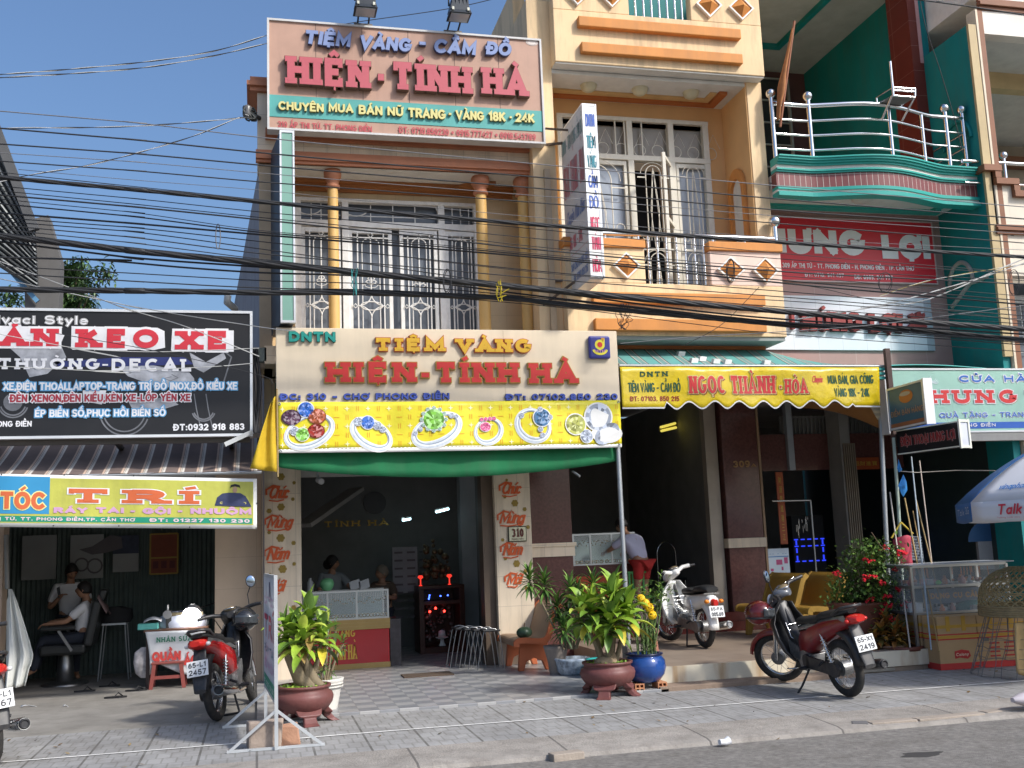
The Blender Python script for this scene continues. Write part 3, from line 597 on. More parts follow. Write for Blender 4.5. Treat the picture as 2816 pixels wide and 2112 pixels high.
p=A(W1,1155,1235,Y-.3);d=MB();hx=vx[2]-.03;d2=Ve((-.30,-.45,0));e=Ve((hx,Y-.03,0))
for t in(0.04,.96):d.bar(e+d2*t+Ve((0,0,fz0)),e+d2*t+Ve((0,0,wzb-.08)),.045)
for z in(fz0+.08,(fz0+wzb)/2+.35,wzb-.11):d.bar(e+d2*.04+Ve((0,0,z)),e+d2*.96+Ve((0,0,z)),.03,.05)
d.build('open_casement',Mcrf,h)
bt=A(W2,750,640,12.8).z;nz0=A(W2,1300,935,12.8).z;bb_=sofz
n0,n1=A(W2,1084,700,12.8).x,A(W2,1605,700,12.8).x;bx1=7.02
b=MB();b.box(3.92,n0,12.8,12.95,nz0,bt);b.box(3.92,bx1,12.8,12.95,bb_,nz0)
b.box(3.92,4.05,12.95,13.0,bb_,bt);b.build('balcony',Mpeach,h,bevel=.01)
b=MB();b.box(n1,bx1,12.8,12.95,nz0,bt);b.box(6.9,bx1,12.95,13.0,bb_,bt);b.build('balcony',Mflare,h,bevel=.01)
for q in((3.9,n0+.01),(n1-.02,bx1+.02)):MB().box(q[0],q[1],12.76,12.99,bt,bt+.12).build('balcony_coping',Morange,h,bevel=.01)
MB().box(3.93,7.0,12.82,15.3,bb_-.05,bb_-.003).build('balcony_soffit',mat('grey green soffit',(.30,.33,.31),.8),h)
b=MB();b.box(4.0,6.9,13.2,13.35,bb_-.1,bb_-.051);b.build('soffit_band',mat('rust ceiling band',(.4,.12,.03)),h)
rbar(672,992,2050,1015,W2,12.8,.15,h);rbar(690,1205,2062,1240,W2,12.8,.16,h)
for c in((935,790,112,105),(1770,822,112,102),(2045,830,105,105)):diamond(*c,W2,12.8,h)
b=MB();rz=A(W2,1500,553,12.87).z
b.tube([(4.1,12.87,rz),(A(W2,2120,560,12.87).x,12.87,rz)],.034,10)
for x in(770,1035,1630,1885):
 p=A(W2,x,600,12.87);b.tube([(p.x,12.87,bt+.1),(p.x,12.87,rz)],.018,8)
p=A(W2,2135,600,12.87);b.tube([(p.x,12.87,bt+.1),(p.x,12.87,rz+.18)],.035,12);b.ball((p.x,12.87,rz+.25),.085);b.ball((p.x-.2,12.9,rz-.14),.035)
for x in(1115,1190,1262,1342,1412,1487,1558):
 p=A(W2,x,700,12.87);b.tube([(p.x,12.87,nz0-.02),(p.x,12.87,rz)],.014,8)
 for k in range(24):b.ball((p.x,12.87,nz0+.1+k*.02+(.12 if k>11 else 0)),.02,n=8,m=4)
b.build('balcony_rail',Msteel,h)
z0=.49
b=MB();b.box(4.3,9.0,14.95,15.1,.22,.36);b.box(4.3,9.0,15.1,18,.22,.49);b.build('entrance_step',mat('dark red marble',(.12,.025,.02),.2,var=.2,vs=9),h)
xa,xb=A(V8,527,300,14.5).x,A(V8,742,300,14.5).x
zb0,zb1=A(V8,640,500,14.5).z,A(V8,640,437,14.5).z
b=MB();b.box(3.56,xb,14.5,15.0,0,4.05);b.build('pillar',Mred,h,bevel=.01)
b=MB();b.box(3.55,xb+.02,14.47,15.0,zb0,zb1-.02);b.box(3.54,xb+.04,14.45,15.0,zb1-.02,zb1+.03);b.build('pillar_band',Mcream,h)
x0,x1=A(W5,920,1200,15.1).x,A(W5,1205,1200,15.1).x
b=MB();b.box(x0,x1,15.1,15.6,z0,4.05);b.build('pillar',Mred,h,bevel=.01)
b=MB();b.box(x0-.02,x1+.02,15.07,15.6,A(W6,1000,135,15.1).z,A(W6,1000,60,15.1).z);b.build('pillar_band',Mcream,h)
MB().box(x1,x1+.035,15.085,15.2,z0,4.05).build('corner_strip',mat('tan strip',(.3,.2,.12),.6),h)
t=MB();p0,p1=A(W5,975,895,15.1),A(W5,1140,945,15.1);fr=Fr((0,15.1,0));write(t,'309',fr,p0.x,p0.x+.28,p1.z,p0.z,wt=.22,d=.01,th=.008);write(t,'A',fr,p0.x+.30,p0.x+.39,p1.z,p0.z-.05,wt=.2,d=.01,th=.008);t.build('number_digits',mat('tan digits',(.34,.19,.07),.5),h)
b=MB()
for xx in(742,800):
 xc=A(W5,xx,900,15.3).x;b.box(xc,xc+.2,15.2+(xx-742)*.003,15.35+(xx-742)*.003,z0,4.05)
b.build('folding_gate',mat('grey tan gate metal',(.36,.31,.25),.5,.3,var=.1),h)
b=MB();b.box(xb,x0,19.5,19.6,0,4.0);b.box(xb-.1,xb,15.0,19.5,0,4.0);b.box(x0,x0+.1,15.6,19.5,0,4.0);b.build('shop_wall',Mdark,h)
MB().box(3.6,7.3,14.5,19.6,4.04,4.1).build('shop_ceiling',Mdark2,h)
# teal house 309
h=thing('shop_house','teal house with a wavy maroon tiled balcony and steel railing','house',(8.7,14.2,0))
Mteal=mat('teal wall paint',(.0,.20,.20),.7,var=.14,vs=1.4,dirt=.3)
Mtealb=mat('bright teal moulding',(.02,.33,.28),.5,var=.06)
Mmar=mat('maroon strip tiles',tiles((.20,.055,.055),(.17,.05,.05),(.45,.38,.34),.085,.6,'xz',0,.008),.45,var=.08)
Mpinkt=mat('dusty pink tiles',tiles((.42,.26,.23),(.40,.245,.22),(.5,.38,.34),.6,.45,'xz',.5,.006),.4,var=.06,dirt=.1)
X=10.35
MB().box(X-.003,X,13.3,18.6,.22,3.3).build('wall_shade_sheet',mat('painted wall shade',(.02,.035,.035),.4),h)  # near-black sheet paints the awning's shade over the lower teal wall
b=MB();b.box(X,X+.12,12.75,13.8,0,9.05);b.box(X,X+.12,13.8,20,0,10.5);b.build('side_wall',Mteal,h)
b=MB();b.box(X,X+.13,12.7,12.748,4.0,9.05);b.build('wall_edge',mat('ochre edge strip',(.5,.38,.2),.6),h)
MB().box(7.03,10.35,17.4,17.6,6.6,10.5).build('back_wall',mat('dark plum wall',(.11,.055,.055),.6),h)
MB().box(7.03,11.0,14.0,17.6,10.44,10.6).build('upper_ceiling',mat('grey green ceiling',(.36,.42,.41),.85),h)
b=MB();
pts=[(7.05,16.6),(7.9,16.6),(8.3,16.3),(9.2,16.3),(9.2,14.2),(9.3,14.2),(9.3,16.4),(8.36,16.4),(7.96,16.7),(7.05,16.7)]
b.prismz(pts,10.36,10.438);b.build('ceiling_moulding',Mteal,h)
b=MB();b.box(X-.2,X,13.8,14.35,6.6,10.4);b.build('column',mat('maroon column tiles',tiles((.16,.03,.02),(.15,.028,.02),(.3,.16,.13),.5,.42,'all',0,.006),.35,var=.08),h)
MB().box(X-.06,X,13.795,14.36,8.95,10.4).build('column_sunlit_part',mat('painted column sunlight',(.55,.3,.28),.7),h)  # pink box on the upper column: its sunlight painted as colour
for yc,zc,rr,m in((13.2,7.35,.32,Mteal),(14.9,6.9,.5,Mteal)):
 b=MB();b.tube([(X-.012,yc-rr*math.cos(R(a)),zc+rr*1.1*math.sin(R(a)))for a in range(0,181,12)],.03,6);b.build('arch_relief',m,h)
b=MB();b.tube([(X-.01,13.72,4.95)]+[(X-.01,13.45-.27*math.cos(R(a)),5.25+.32*math.sin(R(a)))for a in range(0,181,12)]+[(X-.01,13.1,5.2),(X-.01,12.85,5.22)],.035,6);b.build('arch_relief',mat('grey arch moulding',(.36,.34,.30),.7),h)
f=MB();wa,wb=A(W3,140,640,17.35),A(W3,345,1250,17.35)
f.box(7.05,wb.x,17.33,17.38,6.7,wa.z);wo=f.build('back_window',mat('dark pane',(.03,.035,.04),.15),h)
f=MB()
for t in(0,.33,.66,1):f.box(7.05+(wb.x-7.05)*t-.02,7.05+(wb.x-7.05)*t+.02,17.27,17.33,6.7,wa.z)
for t in range(9):f.box(7.05,wb.x,17.28,17.32,6.7+(wa.z-6.7)*t/8-.012,6.7+(wa.z-6.7)*t/8+.012)
f.build('window_bars',mat('grey bars',(.32,.36,.36),.5),wo)
def wy(x):
 t=(x-7.05)/3.3
 return 12.8+.1*t-.24*max(0,math.sin(math.pi*min(1,max(0,(t-.16)/.66))))**1.4
def band(z0,z1,out,name,m,par,inner=.5):
 b=MB();n=44;xs=[7.05+3.31*i/n for i in range(n+1)]
 rows=[[(x,wy(x)-out,z0)for x in xs],[(x,wy(x)-out,z1)for x in xs],[(x,wy(x)+.14,z1)for x in xs],[(x,wy(x)+.14,z0)for x in xs]]
 rings=[[r[i]for r in rows]for i in range(n+1)]
 b.loft(rings,smooth=False);return b.build(name,m,par)
zA=A(W4,1000,185,12.4).z;zB=A(W4,1000,50,12.4).z;zC=A(W3,1000,1290,12.4).z
band(6.41,6.62,0,'balcony_front',Mmar,h)
for z0,z1,o,m in((6.365,6.41,.035,Mtealb),(6.33,6.365,.015,Mwhite),(6.27,6.33,.05,Mtealb),(6.62,6.645,.03,Mtealb),(6.645,6.67,.05,Mtealb),(6.67,6.72,.03,Mwhite),(6.72,6.75,.06,Mtealb),(6.75,6.78,.09,Mtealb),(6.78,6.81,.12,Mtealb),(6.81,6.83,.14,Mtealb)):band(z0,z1,o,'balcony_moulding',m,h)
PW=[(7.06+3.28*i/30,wy(7.06+3.28*i/30)+.05)for i in range(31)]
MB().prismz(PW+[(10.34,13.84),(7.06,13.84)],6.43,6.5).build('balcony_soffit',Mwhite,h)
MB().prismz(PW+[(10.34,17.4),(7.06,17.4)],6.52,6.62).build('balcony_floor',Mwhite,h)
b=MB();b.box(7.04,10.2,13.55,13.7,6.39,6.429);b.box(10.0,10.1,12.95,13.55,6.39,6.429);b.build('soffit_band',Mtealb,h)
p=A(W4,920,245,13.1);MB().lathe([(0,-.1),(.1,-.09),(.17,-.05),(.19,0)],(p.x,13.1,6.43),18).build('ceiling_lamp',mat('frosted lamp glass',(.55,.53,.47)),h)
zr=7.68;zl=6.83
b=MB();rails=[7.66,7.43,7.21,6.99]
for k,z in enumerate(rails):
 b.tube([(x,wy(x)+.06,z)for x in[7.1+3.18*i/36 for i in range(37)]],.032 if k==0 else .017,8)
for i,x in enumerate((7.1,7.68,8.85,9.52,9.98,10.28)):
 tall=i not in(2,3)
 b.tube([(x,wy(x)+.06,zl-.02),(x,wy(x)+.06,zr+(.07 if tall else 0))],.032 if tall else .026,10)
 if tall:b.ball((x,wy(x)+.06,zr+.12),.07)
for z in rails[1:]:b.tube([(10.28,wy(10.28)+.06,z),(10.28,13.7,z)],.017,8)
b.build('balcony_rail',Msteel,h)
b=MB();b.box(7.03,10.35,13.84,14.0,3.7,6.45);b.build('upper_wall',Mpinkt,h)
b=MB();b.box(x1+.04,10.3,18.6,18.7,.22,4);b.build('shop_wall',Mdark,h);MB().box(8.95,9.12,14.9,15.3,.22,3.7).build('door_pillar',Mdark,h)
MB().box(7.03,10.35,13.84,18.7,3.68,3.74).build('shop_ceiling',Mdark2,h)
xq=A(W5,1420,1100,15.3).x
b=MB();b.box(x1+.04,xq,15.25,15.4,z0,4.0);b.box(x1+.04,10.3,15.28,15.38,2.62,3.2);b.build('shop_front',Mred,h)
b=MB();b.box(xq,xq+.1,15.2,15.3,z0,2.62);b.build('door_frame',mat('grey door frame',(.34,.37,.40),.4,.4),h)
g=MB();ga,gb=A(W5,1370,535,15.3),A(W5,2200,850,15.3)
for k in range(26):xx=ga.x+(gb.x-ga.x)*k/25;g.box(xx-.012,xx+.012,15.3,15.32,gb.z,ga.z)
for z in(gb.z,(ga.z+gb.z)/2,ga.z-.04):g.box(ga.x,gb.x,15.29,15.33,z,z+.03)
g.build('transom_grille',mat('dull grey bars',(.17,.17,.16),.5,.4),h)
MB().box(ga.x,gb.x,15.4,15.42,gb.z,ga.z).build('transom_back',Mdark,h)
b=MB();b.box(8.98,9.2,14.9,15.1,0.22,3.0)
for k in range(6):b.box(8.985+k*.036,9.0+k*.036,14.87,14.9,.22,3.0)
b.build('folded_shutter',mat('tan shutter metal',(.25,.21,.16),.5,.3),h)
# cream house at the right
h=thing('shop_house','cream house with stepped brown trim at the right picture edge','house',(12.5,14,0))
Mcr2=mat('pale cream tiles',tiles((.74,.66,.53),(.73,.65,.52),(.62,.55,.44),.3,.4,'xz',0,.005),.5,var=.05,dirt=.1)
Mbr=mat('brown trim paint',(.24,.10,.05),.6,var=.1)
x0=10.45
zs=A(W4,1990,60,12.7).z
step=[(A(W4,x,y,12.7).x,A(W4,x,y,12.7).z)for x,y in((1890,30),(1985,40),(1990,140),(2125,150),(2140,245),(2300,250))]
lo=A(W4,1940,460,12.7).z
b=MB();b.prism([(x0,lo),(16,lo),(16,step[-1][1]),(step[-1][0],step[-1][1])]+[(x,z)for x,z in reversed(step[:-1])if x>x0]+[(x0,step[0][1])],12.7,12.9);b.build('balcony',Mcr2,h)
b=MB()
for(xa_,za),(xb_,zb_)in zip(step[:-1],step[1:]):
 if abs(xb_-xa_)>abs(zb_-za):b.box(xa_-.05,xb_+.05,12.62,12.95,min(za,zb_),min(za,zb_)+.09)
 else:b.box(xb_-.05,xb_+.05,12.63,12.94,zb_+.091,za-.001)
b.build('stepped_coping',Mbr,h)
b=MB()
for d,o in((0,.03),(.05,.06),(.1,.03)):b.box(x0-.02,16,12.7-o,12.72,lo-d-.04,lo-d)
b.build('balcony_moulding',Mbr,h)
b=MB();b.box(x0,16,12.72,12.9,lo-.75,lo-.15);b.build('lower_fascia',Mcr2,h)
b=MB();b.box(10.49,x0+.16,12.69,12.9,0,9.3);b.build('pilaster',mat('brown cream pilaster',stripes([(.35,(.24,.10,.05)),(.3,(.7,.6,.45)),(.35,(.24,.10,.05))],.16,'x'),.6),h)
t0=A(W3,1720,230,12.7).z
b=MB();b.box(x0+.14,16,12.7,12.9,t0-.05,t0+.32);b.build('roof_beam',mat('white beam paint',(.78,.74,.66),.7,dirt=.1),h)
b=MB()
for d,o in((0,.03),(.06,.07),(.13,.03)):b.box(x0+.1,16,12.7-o,12.72,t0+.33+d,t0+.38+d)
b.build('cornice',Mbr,h)
b=MB();b.box(10.49,16,12.76,20,t0+.52,t0+1.5);b.build('roof_edge',mat('white beam paint',(.78,.74,.66)),h)
MB().box(x0+.1,16,12.9,17,t0-.02,t0+.02).build('ceiling',Mwhite,h)
b=MB();b.box(x0+.14,16,13.9,14.1,t0-.3,t0-.021);b.build('ceiling_beam',mat('tan beam',(.56,.42,.22),.7),h)
b=MB();b.box(x0+.2,16,16.8,17,4.0,t0);b.build('back_wall',mat('beige back wall',(.42,.36,.28),.8),h)
b=MB();b.box(x0+.2,16,16.6,16.79,t0-.5,t0-.3);b.build('ceiling_moulding',Mbr,h)
MB().lathe([(0,-.06),(.12,-.05),(.2,-.02),(.22,0)],A(W3,2170,445,13.6)+Ve((0,0,.05)),20).build('ceiling_lamp',mat('frosted lamp glass',(.55,.53,.47)),h)
b=MB();p=A(W3,2045,1250,12.8);q=A(W3,2000,1310,12.8)
b.tube([(q.x-.6,12.8,q.z),(16,12.8,q.z)],.03,8);b.tube([(q.x-.6,12.8,q.z-.33),(16,12.8,q.z-.33)],.02,8)
for x in(p.x,p.x+.55,p.x+1.1):b.tube([(x,12.8,q.z-1.2),(x,12.8,q.z+.12)],.025,8)
b.ball((p.x,12.8,p.z),.06);b.build('balcony_rail',Msteel,h)
b=MB();b.box(x0+.2,16,13.6,13.7,3.5,lo-.75);b.build('window_wall',mat('dark window wall',(.12,.11,.10),.4),h)
f=MB();xx=A(W4,2050,1200,13.4).x
for xw in(xx,xx+1.0):f.box(xw,xw+.1,13.4,13.55,3.5,A(W4,2000,1010,13.4).z)
f.box(xx-.1,16,13.38,13.56,A(W4,2000,1090,13.4).z,A(W4,2000,1030,13.4).z);f.build('window_frame',Mwframe,h)
MB().box(xx+.1,xx+1.0,13.5,13.52,3.5,A(W4,2000,915,13.4).z).build('window_glass',Mglass,h)
g=MB()
for k in range(8):g.box(xx+.1+k*.12,xx+.112+k*.12,13.44,13.452,3.5,5.0)
for k in range(5):g.box(xx+.1,xx+1.0,13.44,13.452,3.7+k*.25,3.71+k*.25)
g.build('window_grille',Mwframe,h)
b=MB();b.box(10.47,16,15.5,15.6,0,3.6);b.build('shop_wall',Mdark,h)
MB().box(10.47,16,12.95,15.6,3.45,3.5).build('shop_ceiling',Mdark2,h)
# barber shop
h=thing('shop_house','low barber shop with corrugated metal inner walls under black billboard','house',(-1.8,14.6,0))
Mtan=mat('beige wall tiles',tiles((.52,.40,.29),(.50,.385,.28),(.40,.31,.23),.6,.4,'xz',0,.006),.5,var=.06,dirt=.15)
xb0=A(X1,1775,500,14.3).x
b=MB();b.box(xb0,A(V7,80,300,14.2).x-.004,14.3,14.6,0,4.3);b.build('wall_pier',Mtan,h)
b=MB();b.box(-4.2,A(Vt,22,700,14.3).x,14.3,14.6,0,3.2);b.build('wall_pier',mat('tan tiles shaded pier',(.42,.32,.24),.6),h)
Mcorr=mat('dark green corrugated metal',(.085,.115,.105),.5,.2,var=.15,vs=4)
b=MB();n=240;vs=[]
for i in range(n+1):
 x=-4.2+4.0*i/n;y=16.7+.018*math.sin(i*math.pi/2.0)*(1 if i%4 else 1)
 vs+=[(x,y,0),(x,y,3.0)]
b.add(vs,[(2*i,2*i+2,2*i+3,2*i+1)for i in range(n)],True);b.build('corrugated_wall',Mcorr,h)
b=MB();b.box(xb0,xb0+.06,14.6,16.7,0,3.0);b.box(-4.3,-4.2,14.6,16.7,0,3.0);b.build('side_wall',Mcorr,h)
MB().box(-4.3,.1,14.32,16.8,2.9,3.0).build('ceiling',Mdark2,h)
MB().box(-4.3,.1,14.42,14.58,2.55,4.3).build('lintel',Mdark2,h)
b=MB();b.tube([A(Vt,55,400,14.25),A(Vt,62,860,14.25)],.03,8);b.build('door_post',mat('grey post',(.2,.2,.19),.5,.5),h)
# grey house behind, left
h=thing('grey_house','weathered grey house with a corrugated metal roof behind the black billboard','house',(-6.5,22,0))
Mgw=mat('weathered grey wall',(.13,.125,.12),.9,var=.12,dirt=.6,ds=.5)
b=MB();b.box(-14,-4.2,21,30,0,6.4);b.build('wall',Mgw,h)
p1,p2,p3=A(V3,200,1250,20),A(V3,240,1140,20),A(V3,320,1370,20)
b=MB();b.prism([(p1.x-.15,5),(p3.x,5),(p3.x,p3.z),(p2.x+.05,p2.z),(p2.x-.25,p2.z-.1),(p1.x-.2,p1.z-.6)],20,20.4);b.build('gable_pier',Mgw,h)
b=MB();q=A(V3,-60,540,20);e=A(V3,215,1270,20)
b.add([(q.x,19.6,q.z),(e.x,19.6,e.z),(e.x-2.4,19.6,e.z-.6),(q.x-2.4,19.6,q.z-.9)],[(0,1,2,3)],False)
b.v=[];b.f=[];b.m=[];b.s=[];n=60
def rf(u,v):
 P=mixv(mixv((q.x,19.5,q.z),(e.x,19.5,e.z),u),mixv((q.x-2.6,19.8,q.z-1.2),(A(V3,215,1560,20).x,19.8,A(V3,215,1560,20).z),u),v);P.y+=.06*math.sin(v*90);return P
b.grid(6,120,rf,False);b.build('corrugated_roof',mat('grey roof metal',(.17,.18,.18),.5,.4,var=.15,dirt=.4),h,thick=.02)
b=MB();b.bar((q.x,19.45,q.z),(e.x,19.45,e.z),.12,.16);b.build('verge',mat('dark verge',(.09,.09,.09),.6),h)
b=MB();b.bar(A(V3,-40,1330,19.9),A(V3,200,1600,19.9),.05,.08);b.build('blue_rail',mat('blue rail',(.12,.28,.45),.5),h)
MB().box(-14,-5.2,20.9,21.0,5.2,6.0).build('window',mat('dark pane',(.03,.035,.04)),h)
# signs
Wh=mat('white sign paint',(.80,.79,.76),.5,var=.03)
def prt(name,col,rough=.45):return mat(name,col,rough,var=.05,vs=5)
Mwal=mat('white aluminium trim',(.74,.75,.76),.35,.3,var=.05)
def board(name,x0,x1,z0,z1,y0,y1,m,label,cat='sign',bevel=.006,**k):
 c=((x0+x1)/2,y0,z0);t=thing(name,label,cat,c);b=MB();b.box(x0,x1,y0,y1,z0,z1);b.build('panel',m,t,bevel=bevel);return t
def rim(t,x0,x1,z0,z1,y0,y1,wd,m=None):
 b=MB();b.box(x0-wd,x0,y0,y1,z0-wd,z1+wd);b.box(x1,x1+wd,y0,y1,z0-wd,z1+wd);b.box(x0,x1,y0,y1,z1,z1+wd);b.box(x0,x1,y0,y1,z0-wd,z0)
 return b.build('frame',m or Mwal,t)
def letters(t,name,m,calls):
 b=MB()
 for c in calls:c(b)
 return b.build(name,m,t)
# big peach sign on the roof edge
Y=12.86;a_,c_=A(V4,105,145,Y),A(V4,2094,1030,Y);x0,x1,z1=a_.x,c_.x,a_.z;z0=c_.z
gz1,gz0=A(V4,105,682,Y).z,A(V4,105,840,Y).z
t=thing('roof_sign','big faded peach sign with red block letters on the roof edge under two floodlights','sign',((x0+x1)/2,Y,z0))
Mpch=mat('faded peach sign face',(.46,.28,.205),.55,var=.07,dirt=.3,ds=1)
b=MB();b.box(x0,x1,Y+.012,Y+.16,z0,z1);pan=b.build('panel',Mpch,t)
b=MB();b.box(x0,x1,Y+.004,Y+.0118,gz0,gz1);b.build('green_band',mat('faded green band',(.09,.36,.33),.5,var=.1,dirt=.1),t)
rim(t,x0,x1,z0,z1,Y-.012,Y+.17,.026,mat('dulled white trim',(.58,.57,.55),.5))
b=MB()
for x in(445,783,1117,1450,1770):
 xx=A(V4,x,500,Y).x;b.box(xx-.004,xx+.004,Y+.0105,Y+.0135,gz1,z1)
b.build('panel_joints',mat('joint grey',(.16,.11,.09),.8),t)
Ms1=prt('faded blue raised letters',(.21,.27,.47));Ms2=prt('faded red raised letters',(.48,.10,.12));Ms3=prt('pale yellow letters',(.66,.60,.24));Ms4=prt('dull red letters',(.48,.08,.09));Msh=mat('letter sides',(.20,.11,.08),.8)
def L(s,v,x0,y0,y1,x1,Y,**k):return lambda b:writeA(b,s,v,x0,y0,y1,x1,Y,**k)
def both(t,calls,m1,m2,g,th,name='lettering'):
 """raised letters: a slightly larger backing slab and the coloured faces"""
 for c in calls:
  b=MB();writeA(b,*c[0],**{**c[1],'grow':g,'d':th-.006,'th':th-.004});o=b.build(name,m2,t)
  b=MB();writeA(b,*c[0],**{**c[1],'d':th,'th':.006});b.build('letter_faces',m1,o)
both(t,[(('TIỆM',V4,355,228,330,690,Y),dict(wt=.25,it=.12)),(('VÀNG',V4,752,262,362,1128,Y),dict(wt=.25,it=.12)),(('-',V4,1185,262,372,1240,Y),dict(wt=.2)),(('CẦM',V4,1290,290,392,1595,Y),dict(wt=.25,it=.12)),(('ĐỒ',V4,1668,310,405,1850,Y),dict(wt=.25,it=.12))],Ms1,mat('blue letter sides',(.09,.11,.22),.7),.004,.05)
both(t,[(('HIỆN',V4,222,418,624,838,Y),dict(wt=.235,slab=True)),(('-',V4,880,470,660,940,Y),dict(wt=.25)),(('TÍNH',V4,978,462,665,1572,Y),dict(wt=.235,slab=True)),(('HÀ',V4,1630,500,698,1978,Y),dict(wt=.235,slab=True))],Ms2,Msh,.006,.08)
both(t,[(('CHUYÊN',V4,172,738,800,500,Y),dict(wt=.22)),(('MUA',V4,535,752,815,715,Y),dict(wt=.22)),(('BÁN',V4,752,765,832,925,Y),dict(wt=.22)),(('NỮ',V4,960,778,842,1075,Y),dict(wt=.22)),(('TRANG',V4,1108,785,855,1382,Y),dict(wt=.22)),(('-',V4,1400,790,862,1425,Y),dict(wt=.2)),(('VÀNG',V4,1452,802,868,1660,Y),dict(wt=.22)),(('18K',V4,1690,812,880,1815,Y),dict(wt=.22)),(('-',V4,1840,815,885,1862,Y),dict(wt=.2)),(('24K',V4,1885,822,888,2025,Y),dict(wt=.22))],Ms3,mat('yellow letter sides',(.35,.30,.12),.7),.002,.03)
b=MB();writeA(b,'310 ẤP THỊ TỨ, TT. PHONG ĐIỀN',V4,168,876,920,850,Y,wt=.17,d=.0);writeA(b,'ĐT: 0710.850230 * 0915.777427 * 0918.543789',V4,1045,915,962,2035,Y,wt=.17,d=.0);b.build('lettering',Ms4,t)
b=MB();p=A(V4,2010,305,Y);fr=Fr((0,Y,0));disc(b,fr,p.x,p.z,.085,.045,-.008,24);
b.build('maker_sticker',mat('pale sticker',(.7,.62,.56),.5),t)
b=MB();write(b,'- - - -',fr,p.x-.06,p.x+.06,p.z-.01,p.z+.012,wt=.14,d=-.005);ribbon(b,fr,[(p.x+.07*math.cos(R(q)),p.z+.035*math.sin(R(q)))for q in range(0,361,20)],.002,-.005);b.build('sticker_print',prt('sticker grey',(.42,.33,.3)),t)
# floodlights above it
for i,(xx,yy,xb_,lab)in enumerate(((800,35,785,'black floodlight on the big peach sign, the one above the blue word VÀNG'),(1478,75,1432,'black floodlight on the big peach sign, the one nearest the orange house'))):
 f=A(V4,xb_,185 if i==0 else 230,12.9);p=A(V4,xx,yy,12.62);f.z=z1+.03
 t=thing('floodlight',lab,'floodlight',f,group='floodlights on the roof sign')
 b=MB();w_=.135
 b.loft([[Ve((p.x+sx*w_*k,p.y+dy,p.z+dz))for sx,dy,dz in((-1,-.12*k,-.05),(1,-.12*k,-.05),(1,.1*k,-.02),(-1,.1*k,-.02))]for k,dz0 in((1,0),)]+[[Ve((p.x+sx*w_*.72,p.y+dy*.6,p.z+.14))for sx,dy in((-1,-.12),(1,-.12),(1,.12),(-1,.12))]],smooth=False)
 b.loft([[Ve((p.x+sx*w_,p.y+dy,p.z-.05))for sx,dy in((-1,-.12),(1,-.12),(1,.1),(-1,.1))],[Ve((p.x+sx*w_*1.08,p.y+dy*1.1,p.z-.10))for sx,dy in((-1,-.13),(1,-.13),(1,.12),(-1,.12))]],smooth=False)
 for k in range(5):b.box(p.x-.1+.05*k-.006,p.x-.1+.05*k+.006,p.y-.1,p.y-.06,p.z+.02,p.z+.16)
 b.build('lamp_housing',mat('black lamp housing',(.035,.04,.045),.4,.3),t,bevel=.01)
 b=MB();b.box(p.x-.12,p.x+.12,p.y-.12,p.y+.1,p.z-.112,p.z-.102);b.build('lens',mat('grey lens glass',(.4,.44,.45),.15),t)
 b=MB()
 for s in(-1,1):b.box(p.x+s*.1-.014,p.x+s*.1+.014,p.y-.15,p.y-.125,p.z-.07,p.z-.03)
 b.build('latch',mat('pale latch',(.6,.6,.5),.4),t)
 b=MB();b.box(f.x-.12,f.x+.12,f.y-.04,f.y+.05,f.z,f.z+.025);b.build('foot_plate',mat('grey foot plate',(.15,.14,.13),.6,.4),t)
 for s in(-1,1):q=MB();q.tube([(f.x+s*.07,f.y,f.z+.02),(p.x+s*.07,p.y,p.z+.02)],.012,6);q.build('leg',Mblack,t)
 b=MB();b.tube([(p.x-w_*.95,p.y,p.z+.05),(p.x-w_*.95,p.y+.02,p.z+.24),(p.x+w_*.95,p.y+.02,p.z+.24),(p.x+w_*.95,p.y,p.z+.05)],.012,6);b.build('bracket',Mblack,t)
# cream canopy sign of 310
YS=12.5;a_,c_=A(V6,125,42,YS),A(V6,2140,490,YS);x0,x1,z1,z0=a_.x,c_.x,4.262,3.35
Mcs=mat('cream sign face',(.76,.64,.47),.55,var=.04,dirt=.16,ds=.8)
t=thing('canopy_sign','wide cream sign with raised red, yellow and blue letters over the jewellery shop','sign',((x0+x1)/2,YS,z0))
b=MB();b.box(x0,x1,YS,YS+.14,z0,z1);b.build('panel',Mcs,t,bevel=.006)
b=MB();xx=A(V6,1460,250,YS).x;b.box(xx-.003,xx+.003,YS-.0015,YS+.01,z0+.02,z1-.01);b.build('panel_joint',mat('joint tan',(.5,.4,.27),.7),t)
both(t,[(('DNTN',V6,200,70,130,472,YS),dict(wt=.27))],prt('green raised letters',(.02,.30,.25)),mat('green letter sides',(.01,.12,.10),.6),.003,.04)
both(t,[(('TIỆM',V6,695,108,186,1112,YS),dict(wt=.3,slab=True,sl=.13)),(('VÀNG',V6,1172,112,192,1620,YS),dict(wt=.3,slab=True,sl=.13))],prt('yellow raised letters',(.72,.42,.03)),mat('orange red letter rims',(.42,.09,.02),.5),.008,.045)
both(t,[(('HIỆN',V6,412,248,370,945,YS),dict(wt=.27,slab=True)),(('-',V6,968,268,372,1022,YS),dict(wt=.26)),(('TÍNH',V6,1045,250,372,1545,YS),dict(wt=.27,slab=True)),(('HÀ',V6,1598,254,376,1888,YS),dict(wt=.27,slab=True))],prt('red raised letters',(.60,.035,.03)),mat('gold letter rims',(.42,.25,.04),.5),.010,.055)
both(t,[(('ĐC: 310 - CHỢ PHONG ĐIỀN',V6,150,432,470,1138,YS),dict(wt=.26)),(('ĐT: 07103.850 230',V6,1468,434,472,2120,YS),dict(wt=.26))],prt('blue raised letters',(.06,.10,.42)),mat('navy letter sides',(.03,.04,.16),.6),.002,.03)
